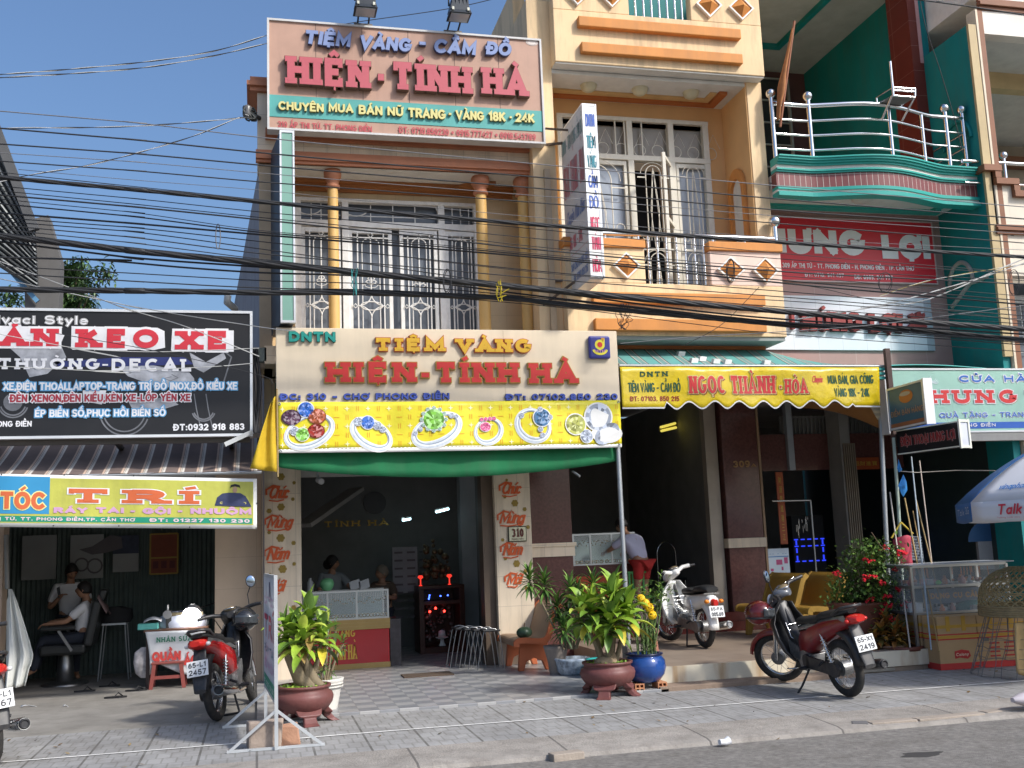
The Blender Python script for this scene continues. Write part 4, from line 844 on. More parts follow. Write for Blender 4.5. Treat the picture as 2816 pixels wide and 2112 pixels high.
p0,p1=A(V6,1945,97,YS),A(V6,2077,230,YS);b=MB();b.box(p0.x,p1.x,YS-.06,YS-.001,p1.z,p0.z);lg=b.build('emblem',prt('navy emblem plate',(.045,.05,.26)),t,bevel=.025)
fr=Fr((0,YS-.06,0));cx,cz,s=(p0.x+p1.x)/2,(p0.z+p1.z)/2+.03,(p1.x-p0.x)/2
b=MB();disc(b,fr,cx,cz,s*.46,s*.46,.003,26);poly(b,fr,[(cx+s*.28,cz+s*.1),(cx+s*.46,cz+s*.1),(cx+s*.46,cz+s*.62),(cx+s*.22,cz+s*.62),(cx+s*.1,cz+s*.42)],.0035)
ribbon(b,fr,[(cx+s*.62*math.cos(R(q)),cz-s*.42+s*.42*math.sin(R(q)))for q in range(185,356,10)],s*.1,.004);b.build('emblem_yellow',prt('emblem yellow',(.78,.70,.06)),lg)
b=MB();disc(b,fr,cx,cz,s*.24,s*.24,.0062,20);b.build('emblem_red',prt('emblem red',(.65,.04,.04)),lg)
b=MB();poly(b,fr,[(cx+s*.1,cz+s*.62),(cx+s*.48,cz+s*.62),(cx+s*.3,cz+s*.22)],.0068);b.build('emblem_gem',prt('emblem ochre',(.55,.28,.03)),lg)
b=MB();write(b,'HTH',fr,cx-s*.45,cx+s*.45,cz-s*.72,cz-s*.46,wt=.2,d=.0075);b.build('emblem_letters',prt('emblem pink',(.75,.35,.42)),lg)
# ring banner
def rip(u,v):return .012*math.sin(u*5.1+v*3)+.007*math.sin(u*11+1)*(3.4-v)
a_,c_=A(V6,137,484,YS-.05),A(V6,2150,752,YS-.05);x0,x1,z1,z0=a_.x,c_.x,3.362,2.772
fr=Fr((0,YS-.05,0),warp=rip)
t=thing('ring_banner','shiny yellow banner printed with jewelled rings below the cream sign','banner',((x0+x1)/2,YS-.05,z0))
My=mat('yellow banner vinyl',(.78,.68,.03),.35,var=.06,bump=.35,bs=6,dirt=.12,spec=.5)
b=MB();b.grid(90,10,lambda u,v:fr.pt(x0+(x1-x0)*u,z0+.035+(z1-z0-.035)*v,0));b.build('cloth',My,t,thick=.004,off=-1,fix=False)
b=MB();b.grid(90,2,lambda u,v:fr.pt(x0+(x1-x0)*u,z0-.012*math.sin(u*3.1)+(.048+.012*math.sin(u*3.1))*v,.0));b.build('hem',Wh,t,thick=.003,off=-1,fix=False)
b=MB();b2=MB();nx=34
for i in range(nx):
 for j in range(5):
  u=x0+.05+(x1-x0-.1)*i/(nx-1);v=z0+.09+.105*j
  if(i+j)%2:
   for q in(-.012,.012):poly(b,fr,[(u+q-.003,v-.03),(u+q+.003,v-.03),(u+q+.003,v+.03),(u+q-.003,v+.03)],.0035)
  else:
   poly(b,fr,[(u-.035,v-.003),(u+.035,v-.003),(u+.035,v+.003),(u-.035,v+.003)],.0035)
   if j%2==0:poly(b2,fr,[(u,v+.035),(u+.007,v+.007),(u+.035,v),(u+.007,v-.007),(u,v-.035),(u-.007,v-.007),(u-.035,v),(u-.007,v+.007)],.0042)
b.build('dash_print',prt('orange print',(.75,.28,.02)),t);b2.build('sparkle_print',prt('pale sparkle print',(.9,.85,.5)),t)
Mring=mat('printed silver',(.62,.68,.74),.35,var=.2,vs=14);Mlight=mat('printed silver light',(.82,.86,.9),.35,var=.1,vs=10);Mrd=mat('printed silver shade',(.33,.38,.45),.35,var=.15,vs=14)
def P6(x,y):q=A(V6,x,y,YS-.05);return q.x,q.z
def ringp(cx,cy,rx,ry,tilt,wmax,gems,a0=0,a1=360):
 u,v=P6(cx,cy);k=P6(cx+100,cy)[0]-u;k/=100
 ct,st=math.cos(R(tilt)),math.sin(R(tilt))
 for mi,(grow,off,m,d,w0)in enumerate(((1.16,0,Wh,.005,1.35),(1,0,Mring,.0072,1),(1.0,.0,Mlight,.0094,.45),(.93,.0,Mrd,.0116,.16))):
  b=MB();L1=[];L2=[]
  for i in range(41):
   a=R(a0+(a1-a0)*i/40);ww=wmax*w0*(.45+.55*(.5-.5*math.sin(a)))
   ex,ey=math.cos(a),math.sin(a)
   for lst,s in((L1,1),(L2,-1)):
    X_,Z_=(rx*(grow if mi==3 else 1)+s*ww/2)*ex,(ry*(grow if mi==3 else 1)+s*ww/2)*ey
    lst.append(fr.pt(u+k*(X_*ct-Z_*st),v+k*(X_*st+Z_*ct),d))
  b.add(L1+L2,[(i,i+1,41+i+1,41+i)for i in range(40)],False);b.build('ring_print',m,t)
 for g in gems:gem(*g)
def gem(gx,gy,r,col,ry=None,tilt=0,crown=True):
 u,v=P6(gx,gy);k=(P6(gx+100,gy)[0]-u)/100;ry=ry or r
 ms=[mat('gem %s %d'%(str(col),i),tuple(min(1,c*f+e)for c in col),.2,var=.0)for i,(f,e)in enumerate(((.45,0),(1,.0),(1,.22),(.7,.05)))]
 b=MB();b.mi=0;disc(b,fr,u,v,r*k*1.12,ry*k*1.12,.0135,20);b.build('gem_print',Wh if crown else ms[0],t)
 b=MB();n=16;random.seed(int(gx*7+gy))
 def pt(a,q):ca,sa=math.cos(a)*r*q,math.sin(a)*ry*q;return fr.pt(u+k*(ca*math.cos(R(tilt))-sa*math.sin(R(tilt))),v+k*(ca*math.sin(R(tilt))+sa*math.cos(R(tilt))),.0155)
 for rr0,rr1 in((.0,.45),(.45,.75),(.75,1.0)):
  for i in range(n):
   a0,a1=2*math.pi*i/n,2*math.pi*(i+1)/n;am=(a0+a1)/2
   b.mi=random.randrange(4)
   if rr0==0:b.add([pt(a0,rr1),pt(a1,rr1),pt(0,0)],[(0,1,2)],False)
   else:b.add([pt(a0,rr0),pt(a1,rr0),pt(a1,rr1),pt(am,rr1),pt(a0,rr1)],[(0,1,2,3,4)],False)
 b.build('gem_print',ms,t)
Blu=(.04,.16,.6);Grn=(.25,.6,.08);Red=(.4,.04,.03);Pur=(.12,.05,.1);Org=(.55,.13,.05);Pnk=(.8,.12,.3);Tea=(.08,.2,.38);Wht=(.40,.45,.55);Ylw=(.5,.52,.12)
ringp(320,650,140,85,22,34,[(215,570,52,Pur,42,-30,False),(365,565,48,Org,42,20,False),(300,525,44,Blu),(360,650,46,Red,38,0,False),(280,670,38,Grn),(235,650,26,Wht)])
ringp(685,665,120,72,-32,36,[(662,600,38,Blu),(605,595,24,Wht),(718,618,24,Wht),(750,640,18,Wht)])
ringp(1065,640,140,78,24,38,[(1047,582,60,Grn)]+[(1047+70*math.cos(R(q)),582+66*math.sin(R(q)),11,(.35,.5,.42))for q in range(0,360,30)]+[(1150,560,15,Wht),(1178,565,12,Wht),(970,640,13,Wht),(940,665,12,Wht)])
ringp(1368,648,78,66,30,26,[(1350,625,30,Pnk,26)]+[(1328+24*q,582-2*q,11,Pnk)for q in range(4)])
ringp(1630,615,96,82,-35,30,[(1678,572,48,Tea),(1725,570,15,Wht),(1668,525,15,Wht),(1670,640,15,Wht),(1682,675,14,Wht),(1560,560,14,Wht)])
for g in((1878,610,56,Ylw),(2010,568,74,Wht),(1942,680,34,Wht,36),(2060,665,80,Wht,48,35)):gem(*g)
b=MB()
for x,z in((x0+.03,z0+.02),(x1-.03,z0+.03),(x0+.02,z1-.02),(x1-.02,z1-.02)):b.torus(fr.pt(x,z,.006),.012,.004,'y',14,6)
b.build('eyelet',Mgal,t)
# green canopy fabric and steel post
t=thing('green_awning','dark green fabric awning hanging behind the ring banner','awning',(2.3,12.6,2.5))
Mgrn=mat('green awning cloth',(.01,.15,.055),.85,var=.12,bump=.3,bs=8,dirt=.25)
b=MB();zz=lambda u:2.62-.165*math.sin(math.pi*min(1,u*1.0))**.8+.0*u
b.grid(60,6,lambda u,v:Ve((.24+4.2*u,12.56+.03*math.sin(u*40)*(1-v)*.3+.02*v,zz(u)+(2.98-zz(u))*v)));b.build('valance',Mgrn,t,thick=.006)
b=MB();b.grid(20,8,lambda u,v:Ve((.24+4.2*u,12.6+1.6*v,3.12+.75*v-.1*math.sin(math.pi*v))));b.build('canopy_cloth',Mgrn,t,thick=.006)
b=MB();b.tube([(.22,12.62,2.98),(4.46,12.62,2.98)],.025,8);
for x in(.3,2.3,4.4):b.tube([(x,12.62,2.98),(x,14.2,3.85)],.02,8)
p=A(V6,1885,905,12.55);b.tube([p+Ve((-.02,.1,.05)),p+Ve((.03,-.02,-.02))],.014,8)
b.build('frame',Mgal,t)
p=A(V8,1010,200,12.55);b=MB();b.tube([(4.42,12.55,.03),(4.42,12.55,3.35)],.03,12);b.build('canopy_post',Mgal,None,'grey steel post behind the big potted plant holding up the cream sign','post')
# blade sign, green edge (left of 310)
t=thing('blade_sign','tall blade sign with pale green front edge left of the ochre columns','sign',(.36,12.4,4.3))
zt_=A(V0,620,282,12.4).z
b=MB();b.prismz([(.28,12.46),(.44,12.46),(.34,13.2),(.185,13.2)],4.3,zt_);b.build('panel',mat('dark blue black panel',(.03,.04,.055),.5,var=.2),t)
b=MB();b.box(.305,.43,12.40,12.45,4.33,zt_-.03);b.build('front_panel',mat('pale green panel',(.20,.38,.31),.5,var=.05),t)
b=MB()
for s in(0,1):b.box(.28+s*.152,.302+s*.152,12.39,12.46,4.3,zt_)
b.box(.302,.432,12.39,12.46,zt_-.028,zt_);b.box(.302,.432,12.39,12.46,4.3,4.328);b.build('frame',Mwal,t)
b=MB();b.tube([(.36,13.1,4.6),(.36,13.9,4.6)],.02,6);b.tube([(.36,13.1,zt_-.3),(.36,13.3,zt_-.3)],.02,6);b.build('bracket',Mgal,t)
b=MB();b.box(.2,.46,12.6,13.1,4.265,4.298);b.build('bracket_base',mat('dark bracket',(.08,.07,.06),.6),t)
# white blade sign of the neighbour
t=thing('blade_sign','grey and white lettered blade sign sticking out in front of the orange house','sign',(4.1,12.0,4.8))
bx0,bx1=4.0,4.17;by0,by1=12.0,12.98;bz0,bz1=4.83,7.07
b=MB();b.box(bx0,bx1,by0,by1,bz0,bz1);b.build('panel',mat('grey sign face',(.66,.66,.66),.5,var=.06,dirt=.1),t)
b=MB()
for s in(0,1):b.box(bx0-.008+s*(bx1-bx0-.012),bx0+.02+s*(bx1-bx0-.012),by0-.014,by0+.03,bz0-.008,bz1+.008)
for z in(bz0-.008,bz1-.022):b.box(bx0+.02,bx1-.012,by0-.014,by0+.03,z,z+.03)
b.box(bx0-.006,bx0+.03,by0+.03,by1,bz1,bz1+.02);b.box(bx0-.006,bx1,by0+.03,by1,bz0-.02,bz0-.001);b.build('frame',Mwal,t)
b=MB();b.box(bx0+.02,bx1-.02,by0-.01,by0,bz0+.02,bz1-.02);b.build('front_panel',Wh,t)
fr=Fr((0,by0-.01,0));Mb=prt('blue sign print',(.05,.12,.45));Mt=prt('teal sign print',(.03,.22,.28));Mr=prt('crimson sign print',(.62,.05,.12))
def fl(s,yf,m,it=0):
 b=MB();z=bz1-(bz1-bz0)*yf;write(b,s,fr,bx0+.026,bx1-.026,z-.1,z+.02,wt=.16,d=.003);b.build('lettering',m,t)
H=[(s,A(W1 if y<1460 else W2,670,y if y<1460 else y-1339+0,12.0))for s,y in()]
for s,v,y,m in(('DNTN',W1,918,Mb),('TIỆM',W1,1090,Mt),('VÀNG',W1,1245,Mt),('CẦM',W2,65,Mb),('ĐỒ',W2,230,Mb),('NGỌC',W2,398,Mr),('THÀNH',W2,558,Mr),('HÒA',W2,735,Mr)):
 z=A(v,680,y,12.0).z;b=MB();write(b,s,fr,bx0+.026,bx1-.026,z-.165,z,wt=.09,d=.003,gap=.22);b.build('lettering',m,t)
fs=Fr((bx0,0,0),(0,-1,0),(0,0,1),(-1,0,0))
def side(s,t0,t1,f0,f1,m,**k):
 b=MB();k.setdefault('wt',.16);write(b,s,fs,-(by1-(by1-by0)*t0),-(by1-(by1-by0)*t1),bz1-(bz1-bz0)*f1,bz1-(bz1-bz0)*f0,d=.003,**k);b.build('lettering',m,t)
Mr=prt('faded crimson print',(.55,.16,.20));Mt=prt('faded teal print',(.14,.30,.34));Mb=prt('faded blue print',(.16,.24,.46))
side('DNTN - TIỆM VÀNG CẦM ĐỒ',.03,.97,.07,.155,Mt);side('NGỌC THÀNH - HÒA',.06,.97,.235,.43,Mr,wt=.2,slab=True);side('Chuyên Mua Bán:',.08,.9,.515,.60,Mb,it=.25,wt=.12)
side('VÀNG 18K - 24K',.06,.75,.68,.755,Mr);side('ĐC: 309 CHỢ PHONG ĐIỀN',.06,.97,.84,.885,Mb);side('ĐT: 07103 850 215',.3,.9,.91,.955,Mb)
b=MB();ribbon(b,fs,[(-by1+.1,bz1-.79*(bz1-bz0)),(-by0-.05,bz1-.79*(bz1-bz0))],.003,.003);b.build('rule',Mr,t)
b=MB()
for z in(bz1-.15,bz0+.2):b.bar((4.05,12.9,z),(3.7,13.05,z+.0),.03);b.bar((4.05,12.6,z+(.05 if z>6 else-.05)),(3.62,13.05,z+(.25 if z>6 else-.35)),.025)
b.bar((4.1,12.9,bz0-.02),(4.1,12.95,bz0-.5),.03);b.build('bracket',mat('rusty bracket',(.14,.10,.07),.7,.3),t)
# black billboard over the barber shop
YB=12.6;a_,c_=A(Vb,-900,80,YB),A(Vb,2118,1205,YB);x0,x1,z1,z0=-4.6,A(Vb,2112,700,YB).x,A(Vb,1500,185,YB).z,A(Vb,1500,1212,YB).z
t=thing('billboard','black billboard for motorbike decals with red and white block letters','billboard',((x0+x1)/2,YB,z0))
b=MB();b.box(x0,x1,YB,YB+.16,z0,z1);b.build('panel',mat('black sign vinyl',(.018,.018,.02),.4,var=.1),t)
rim(t,x0,x1,z0,z1,YB-.015,YB+.17,.03)
fr=Fr((0,YB,0))
def BP(x,y):q=A(Vb,x,y,YB);return q.x,q.z
def pr(m,pts,d,name='print'):b=MB();poly(b,fr,[BP(*q)for q in pts],d);return b.build(name,m,t)
Msv=mat('printed motorbike silver',(.36,.37,.40),.4,var=.5,vs=5);Msv2=mat('printed motorbike grey',(.16,.165,.18),.4,var=.3,vs=5);Mblk=mat('printed black',(.018,.018,.02))
Mwp=mat('printed white',(.78,.78,.80),.4,var=.06);Mrp=prt('printed red',(.62,.04,.06));Mbp=prt('printed blue edge',(.12,.36,.62));Mpb=mat('printed dark blue',(.03,.04,.16),.4)
pr(Msv,[(80,480),(520,470),(560,560),(400,700),(250,730),(170,560)],.002,'scooter_print')
pr(Mpb,[(450,600),(1050,560),(1560,560),(1640,620),(1000,640),(500,640)],.002,'scooter_print')
pr(Msv,[(1000,640),(1300,630),(1600,690),(1640,740),(1650,850),(1560,830),(1300,800),(1080,720)],.003,'scooter_print')
pr(Msv,[(1600,520),(1740,600),(1890,520),(1910,570),(1720,690),(1640,650)],.003,'scooter_print')
pr(Mwp,[(700,840),(900,840),(860,960),(700,930)],.002,'scooter_print');pr(Msv,[(1080,930),(1400,900),(1510,960),(1380,1000),(1120,1000)],.002,'scooter_print')
b=MB()
for cx,cy,r,m in((110,940,130,0),(1050,1010,210,0),(1720,1000,100,0)):
 for k in(1,.85):ribbon(b,fr,[BP(cx+r*k*math.cos(R(q)),cy+r*k*math.sin(R(q)))for q in range(20,170,10)],.008,.002)
u,v=BP(110,940);disc(b,fr,u,v,.1,.1,.0021);
for dx in(1640,1740):ribbon(b,fr,[BP(dx,870),BP(dx+20,1000),BP(dx+60,1180)],.006,.002)
ribbon(b,fr,[BP(1900,515),BP(1955,560),BP(1890,770)],.008,.0025)
ribbon(b,fr,[BP(1450,725),BP(1385,740),BP(1440,760),BP(1505,735),BP(1450,705)],.004,.0045)
b.build('scooter_print',Msv2,t)
def slabs(y0,y1,words,d,wtl):
 for m,g,dd in((Mwp,.028,d),(Mrp,0,d+.004)):
  b=MB()
  for s,xa,xb in words:writeA(b,s,Vb,xa,y0,y1,xb,YB,wt=wtl,slab=True,d=dd,grow=g,sl=.14)
  b.build('lettering',m,t)
pr(Mwp,[(-300,290),(530,305),(500,350),(545,375),(500,480),(-300,470)],.0046);pr(Mwp,[(605,298),(1330,312),(1390,340),(1395,480),(1300,500),(600,490)],.0046);pr(Mwp,[(1455,320),(1975,335),(1975,515),(1445,505)],.0046)
slabs(312,470,(('ÁN',0,485),),.006,.3);slabs(318,482,(('KEO',650,1355),),.006,.3);slabs(335,500,(('XE',1490,1935),),.006,.3)
b=MB();writeA(b,'ivaci Style',Vb,-20,205,278,740,YB,wt=.22,d=.0085,grow=.008);b.build('lettering',mat('printed grey',(.4,.4,.4)),t)
b=MB();writeA(b,'ivaci Style',Vb,-20,205,278,740,YB,wt=.15,d=.011);b.build('lettering',mat('printed white',(.78,.78,.8)),t)
b=MB();writeA(b,'THƯỜNG',Vb,-20,568,665,850,YB,wt=.25,slab=True,d=.009,sl=.1);writeA(b,'DECAL',Vb,935,572,682,1630,YB,wt=.25,slab=True,d=.009,sl=.1);writeA(b,'-',Vb,865,568,670,915,YB,wt=.14,d=.009);b.build('lettering',Mwp,t)
for s,xa,y0,y1,xb,m1,m2 in(('XE,ĐIỆN THOẠI,LAPTOP-TRANG TRÍ ĐỒ INOX,ĐỒ KIỂU XE',30,775,842,2005,Mwp,Mbp),('ĐÈN XENON,ĐÈN KIỂU,KÈN XE-LỐP YÊN XE',88,875,942,1612,prt('printed dull red',(.40,.04,.06)),Mwp),('ÉP BIỂN SỐ,PHỤC HỒI BIỂN SỐ',298,1005,1068,1400,Mwp,Mbp)):
 b=MB();writeA(b,s,Vb,xa,y0,y1,xb,YB,wt=.2,d=.009,grow=.011);b.build('lettering',m2,t)
 b=MB();writeA(b,s,Vb,xa,y0,y1,xb,YB,wt=.2,d=.013);b.build('lettering',m1,t)
b=MB();writeA(b,'ONG ĐIỀN',Vb,-25,1100,1150,268,YB,wt=.2,d=.006);writeA(b,'ĐT:0932 918 883',Vb,1465,1125,1182,2065,YB,wt=.22,d=.006);b.build('lettering',Mwp,t)
b=MB();b.bar((x0,12.72,z0-.06),(x1,12.72,z0-.06),.08,.06)
for x in(-3,-1.6,-.3):b.bar((x,12.75,z0),(x,14.4,z0-.1),.05)
b.build('support_frame',mat('dark bracket',(.08,.07,.06)),t)
b=MB();p=A(Vb,1895,1300,12.5);q=A(Vb,2130,1190,12.6);b.bar(p,q,.05,.05);b.build('loose_strut',Mgal,t)
q0,q1=A(Vb,2150,560,12.9),A(Vb,2165,1200,12.7);t=thing('cable_bundle','dark bundle of pipes and wires between the black billboard and the cream sign','cable bundle',q1);b=MB();rnd_=random.Random(9)
for k in range(6):b.tube(bez([q0+Ve((rnd_.uniform(-.05,.09),0,.1)),q0.lerp(q1,.4)+Ve((rnd_.uniform(-.08,.08),rnd_.uniform(-.05,.05),0)),q1+Ve((rnd_.uniform(-.08,.05),0,0))],5),rnd_.uniform(.008,.022),6)
b.build('wires',Mcab0 if 0 else mat('dark wires',(.03,.03,.035),.6),t);b=MB();b.box(q0.x-.02,q0.x+.14,12.9,13.0,q0.z-.05,q0.z+.12);b.build('junction_box',mat('old green box',(.16,.2,.19),.6,dirt=.3),t)
# striped brown awning + TRI banner
t=thing('striped_awning','brown and beige striped cloth awning under the black billboard','awning',(-1.8,13.4,2.6))
Mst=mat('striped awning cloth',stripes([(.5,(.16,.12,.105)),(.11,(.55,.40,.30)),(.03,(.16,.12,.105)),(.05,(.6,.54,.46)),(.02,(.06,.06,.06)),(.12,(.6,.56,.5)),(.17,(.16,.12,.105))],.205,'x'),.85,var=.15,vs=3)
zt2,zb2=2.98,A(Vt,1500,-120,12.64).z+.15
b=MB();b.grid(60,10,lambda u,v:Ve((-4.6+4.66*u,12.64+1.3*v,2.58+.52*v-.03*math.sin(math.pi*v)-.012*math.sin(u*55))));b.build('cloth',Mst,t,thick=.005)
b=MB();b.tube([(-4.6,12.66,2.57),(.06,12.66,2.57)],.02,8);b.tube([(.03,12.66,2.57),(.03,14.3,3.1)],.018,8);b.build('frame',Mgal,t)
YT=12.6;tx0,tx1=-4.6,A(Vt,2170,100,YT).x;tz1,tz0=2.60,A(Vt,1100,340,YT).z
fr=Fr((0,YT,0),warp=lambda u,v:.01*math.sin(u*3.7+v*2)+.006*math.sin(u*9))
fr.u0=A(Vt,0,335,YT).x;fr.sl=(A(Vt,2165,352,YT).z-A(Vt,0,335,YT).z)/(A(Vt,2165,352,YT).x-fr.u0);tz0=A(Vt,0,335,YT).z;tz1=A(Vt,0,-112,YT).z
t=thing('shop_banner','yellow green barber banner with large orange name and small portrait under the striped awning','banner',((tx0+tx1)/2,YT,tz0))
b=MB();b.grid(70,8,lambda u,v:fr.pt(tx0+(tx1-tx0)*u,tz0+(tz1-tz0)*v,0));b.build('cloth',mat('white banner cloth',(.72,.72,.68),.5,var=.05),t,thick=.004,off=-1,fix=False)
def TP(x,y):q=A(Vt,x,y,YT);return q.x,q.z-fr.sl*(q.x-fr.u0)
def strip(x0,x1,ya,yb,m,d,name='print'):
 u0=TP(x0,ya)[0];u1=TP(x1,yb)[0];v1=TP(0,ya)[1];v0=TP(0,yb)[1]
 b=MB();b.grid(30,2,lambda u,v:fr.pt(u0+(u1-u0)*u,v0+(v1-v0)*v,d));return b.build(name,m,t,fix=False)
strip(-1000,2140,-85,300,mat('lime yellow print',(.50,.50,.09),.55,var=.12,vs=3,dirt=.3,bump=.3,bs=7),.002,'yellow_print');strip(-1000,415,-95,222,mat('sky blue print',(.04,.27,.50),.5,var=.06),.004,'blue_print');strip(-1000,2130,240,290,mat('green strip print',(.02,.28,.17),.5),.004,'green_print')
Mo=prt('orange red print',(.62,.14,.05));Mye=prt('pale yellow print',(.78,.74,.3))
for m,g,d in((Mye,.012,.0065),(Mo,0,.010)):
 b=MB();writeA(b,'TÓC',Vt,5,35,185,385,YT,fr=fr,wt=.24,d=d,grow=g);b.build('lettering',m,t)
for m,g,d in((Mwp,.010,.0065),(Mo,0,.010)):
 b=MB();writeA(b,'TRÍ',Vt,535,10,132,1670,YT,fr=fr,wt=.3,slab=True,d=d,grow=g,sl=.13,asp=1.9);b.build('lettering',m,t)
b=MB();
for s,xa,xb in(('RÁY',455,740),('TAI',808,1048),('-',1100,1145),('GỘI',1205,1445),('-',1500,1545),('NHUỘM',1610,2125)):writeA(b,s,Vt,xa,168 if xa<900 else 174,218 if xa<900 else 226,xb,YT,fr=fr,wt=.3,d=.007,asp=1.8)
b.build('lettering',prt('lilac print',(.60,.34,.52)),t)
b=MB();writeA(b,'THỊ TỨ, TT. PHONG ĐIỀN,TP. CẦN THƠ',Vt,-90,250,278,1140,YT,fr=fr,wt=.24,d=.0065,asp=1.3);writeA(b,'ĐT: 01227 130 230',Vt,1268,262,292,2110,YT,fr=fr,wt=.26,d=.0065,asp=1.7);b.build('lettering',prt('pinkish white print',(.74,.58,.62)),t)
def pp(pts,m,d):b=MB();poly(b,fr,[TP(*q)for q in pts],d);b.build('portrait_print',m,t)
pp([(1815,155),(1835,85),(1880,52),(1940,45),(2030,48),(2075,75),(2105,125),(2125,165)],mat('portrait navy',(.03,.04,.10),.5),.0065)
u,v=TP(1985,20);b=MB();disc(b,fr,u,v,.026,.036,.008,18);b.build('portrait_print',mat('portrait skin',(.42,.27,.17),.5),t)
pp([(1945,10),(1950,-18),(1985,-30),(2025,-18),(2032,12),(2020,-2),(1985,-8),(1955,-2)],Mblk,.0092)
b=MB();writeA(b,'CRISTIANO',Vt,1858,122,142,2080,YT,fr=fr,wt=.22,d=.0085);b.build('portrait_print',prt('portrait yellow',(.6,.55,.12)),t)
b=MB()
for x,y in((15,-107),(543,-105),(1130,-98),(1650,-95),(452,325),(1003,326),(1603,337),(2165,345),(2172,135)):u,v=TP(x,y);disc(b,fr,u,v,.008,.008,.004,10)
b.build('eyelet',mat('dark eyelet',(.05,.05,.05),.4),t)
# yellow flag left of the cream sign
t=thing('flag','worn yellow cloth flag hanging at the left end of the cream sign','flag',(.02,12.3,2.3))
def yf(u,v):
 ptl=mixv(A(V0,598,850,12.35),A(V0,598,1020,12.35),v);ptr=mixv(A(V0,585,870,12.3),A(V0,540,1012,12.3),v);q=mixv(ptl,ptr,u);q.y+=.04*math.sin(u*9+v*4);return q
b=MB();b.grid(10,14,yf);b.build('cloth',mat('dirty yellow cloth',(.55,.37,.02),.8,var=.15,vs=5),t,thick=.003)
b=MB();b.tube([A(V0,598,840,12.36),A(V0,600,1030,12.36)],.012,6);b.build('flag_stick',mat('bamboo stick',(.3,.22,.1),.7),t)
# yellow banner of 309A
YN=12.5;x0,x1=4.49,A(W5,2160,400,YN).x;z1=3.8
def rip2(u,v):return .014*math.sin(u*4.3+v*6)+.01*math.sin(u*8.7-v*5)
fr=Fr((0,YN,0),warp=rip2)
t=thing('shop_banner','yellow vinyl banner with scalloped white edged bottom over the right jewellery shop','banner',((x0+x1)/2,YN,3.2))
def scal(u):
 x=80+2080*u;
 if x<420 or x>1930:return 3.265
 return 3.3+.048*(-math.cos((x-500)/195*2*math.pi))*-1*-1
b=MB();b.grid(110,8,lambda u,v:fr.pt(x0+(x1-x0)*u,scal(u)+(z1-scal(u))*v,0));b.build('cloth',mat('yellow banner vinyl 2',(.82,.60,.01),.32,var=.06,vs=2,bump=.5,bs=7,dirt=.15,spec=.6),t,thick=.004,off=-1,fix=False)
b=MB();b.grid(110,1,lambda u,v:fr.pt(x0+(x1-x0)*u,scal(u)-.006+.02*v,.003));b.build('hem',Wh,t,fix=False)
Mdg=prt('dark green print',(.02,.10,.05));Mdr=prt('dark red print',(.32,.03,.02));Mrr=prt('bright red print',(.70,.05,.05))
b=MB();writeA(b,'DNTN',W5,232,178,220,455,YN,fr=fr,wt=.24,d=.004,slab=True,sl=.08);writeA(b,'TIỆM VÀNG - CẦM ĐỒ',W5,135,268,345,560,YN,fr=fr,wt=.16,d=.004);writeA(b,'MUA BÁN, GIA CÔNG',W5,1730,208,278,2100,YN,fr=fr,wt=.17,d=.004);writeA(b,'VÀNG 18K - 24K',W5,1785,312,382,2072,YN,fr=fr,wt=.17,d=.004);b.build('lettering',Mdg,t)
b=MB();writeA(b,'ĐT: 07103. 850 215',W5,152,378,418,552,YN,fr=fr,wt=.2,d=.004);b.build('lettering',Mdr,t)
for m,g,d,dx,dy in((Mdr,.004,.004,10,8),(Mye,.009,.0075,0,0),(Mrr,0,.011,0,0)):
 b=MB();writeA(b,'NGỌC',W5,615+dx,215+dy,358+dy,918+dx,YN,fr=fr,wt=.21,slab=True,d=d,grow=g);writeA(b,'THÀNH',W5,945+dx,212+dy,360+dy,1320+dx,YN,fr=fr,wt=.21,slab=True,d=d,grow=g);writeA(b,'-',W5,1340+dx,240+dy,355+dy,1370+dx,YN,fr=fr,wt=.2,d=d,grow=g);writeA(b,'HÒA',W5,1382+dx,240+dy,358+dy,1575+dx,YN,fr=fr,wt=.22,slab=True,d=d,grow=g);b.build('lettering',m,t)
b=MB();writeA(b,'Chuyên:',W5,1600,212,270,1690,YN,fr=fr,wt=.1,it=.25,d=.004);b.build('lettering',Mrr,t)
b=MB();b.tube([(x0,YN+.03,z1+.02),(x1+.15,YN+.03,z1+.02)],.018,8);b.build('top_rod',Mgal,t)
# teal striped awning behind it, brown underside
t=thing('striped_awning','teal and cream striped cloth awning above the yellow scalloped banner','awning',(6.2,13.6,3.9))
Mts=mat('teal striped cloth',stripes([(.34,(.12,.34,.31)),(.06,(.03,.05,.05)),(.05,(.5,.42,.36)),(.05,(.12,.34,.31)),(.2,(.16,.27,.25)),(.05,(.5,.44,.38)),(.05,(.04,.05,.05)),(.2,(.13,.33,.30))],.3,'x'),.85,var=.1)
b=MB();b.grid(40,10,lambda u,v:Ve((4.5+(3.75-.5*v)*u,12.57+.75*v,3.83+(sofz-.05-3.83-.26*max(0,(u-.72)/.28))*v-.015*math.sin(math.pi*v)+.006*math.sin(u*30))));b.build('cloth',Mts,t,thick=.006)
b=MB();b.grid(60,1,lambda u,v:Ve((4.5+3.75*u,12.585,3.80+.05*v)));b.build('valance',mat('teal valance',stripes([(.3,(.08,.42,.37)),(.15,(.04,.05,.05)),(.25,(.5,.46,.4)),(.3,(.10,.2,.19))],.16,'x'),.8),t,thick=.004)
b=MB();random.seed(5)
for p in((5.6,12.9),(5.75,13.05),(5.9,12.85),(6.05,12.8),(5.55,13.5),(6.6,12.75)):
 b.obox((p[0],12.57+(p[1]-12.6)*.5,3.85+.25*(p[1]-12.6)),(.05,.01,.0),(0,.04,.01),(.01,0,.03))
b.build('litter',mat('white litter',(.75,.75,.72),.7),t)
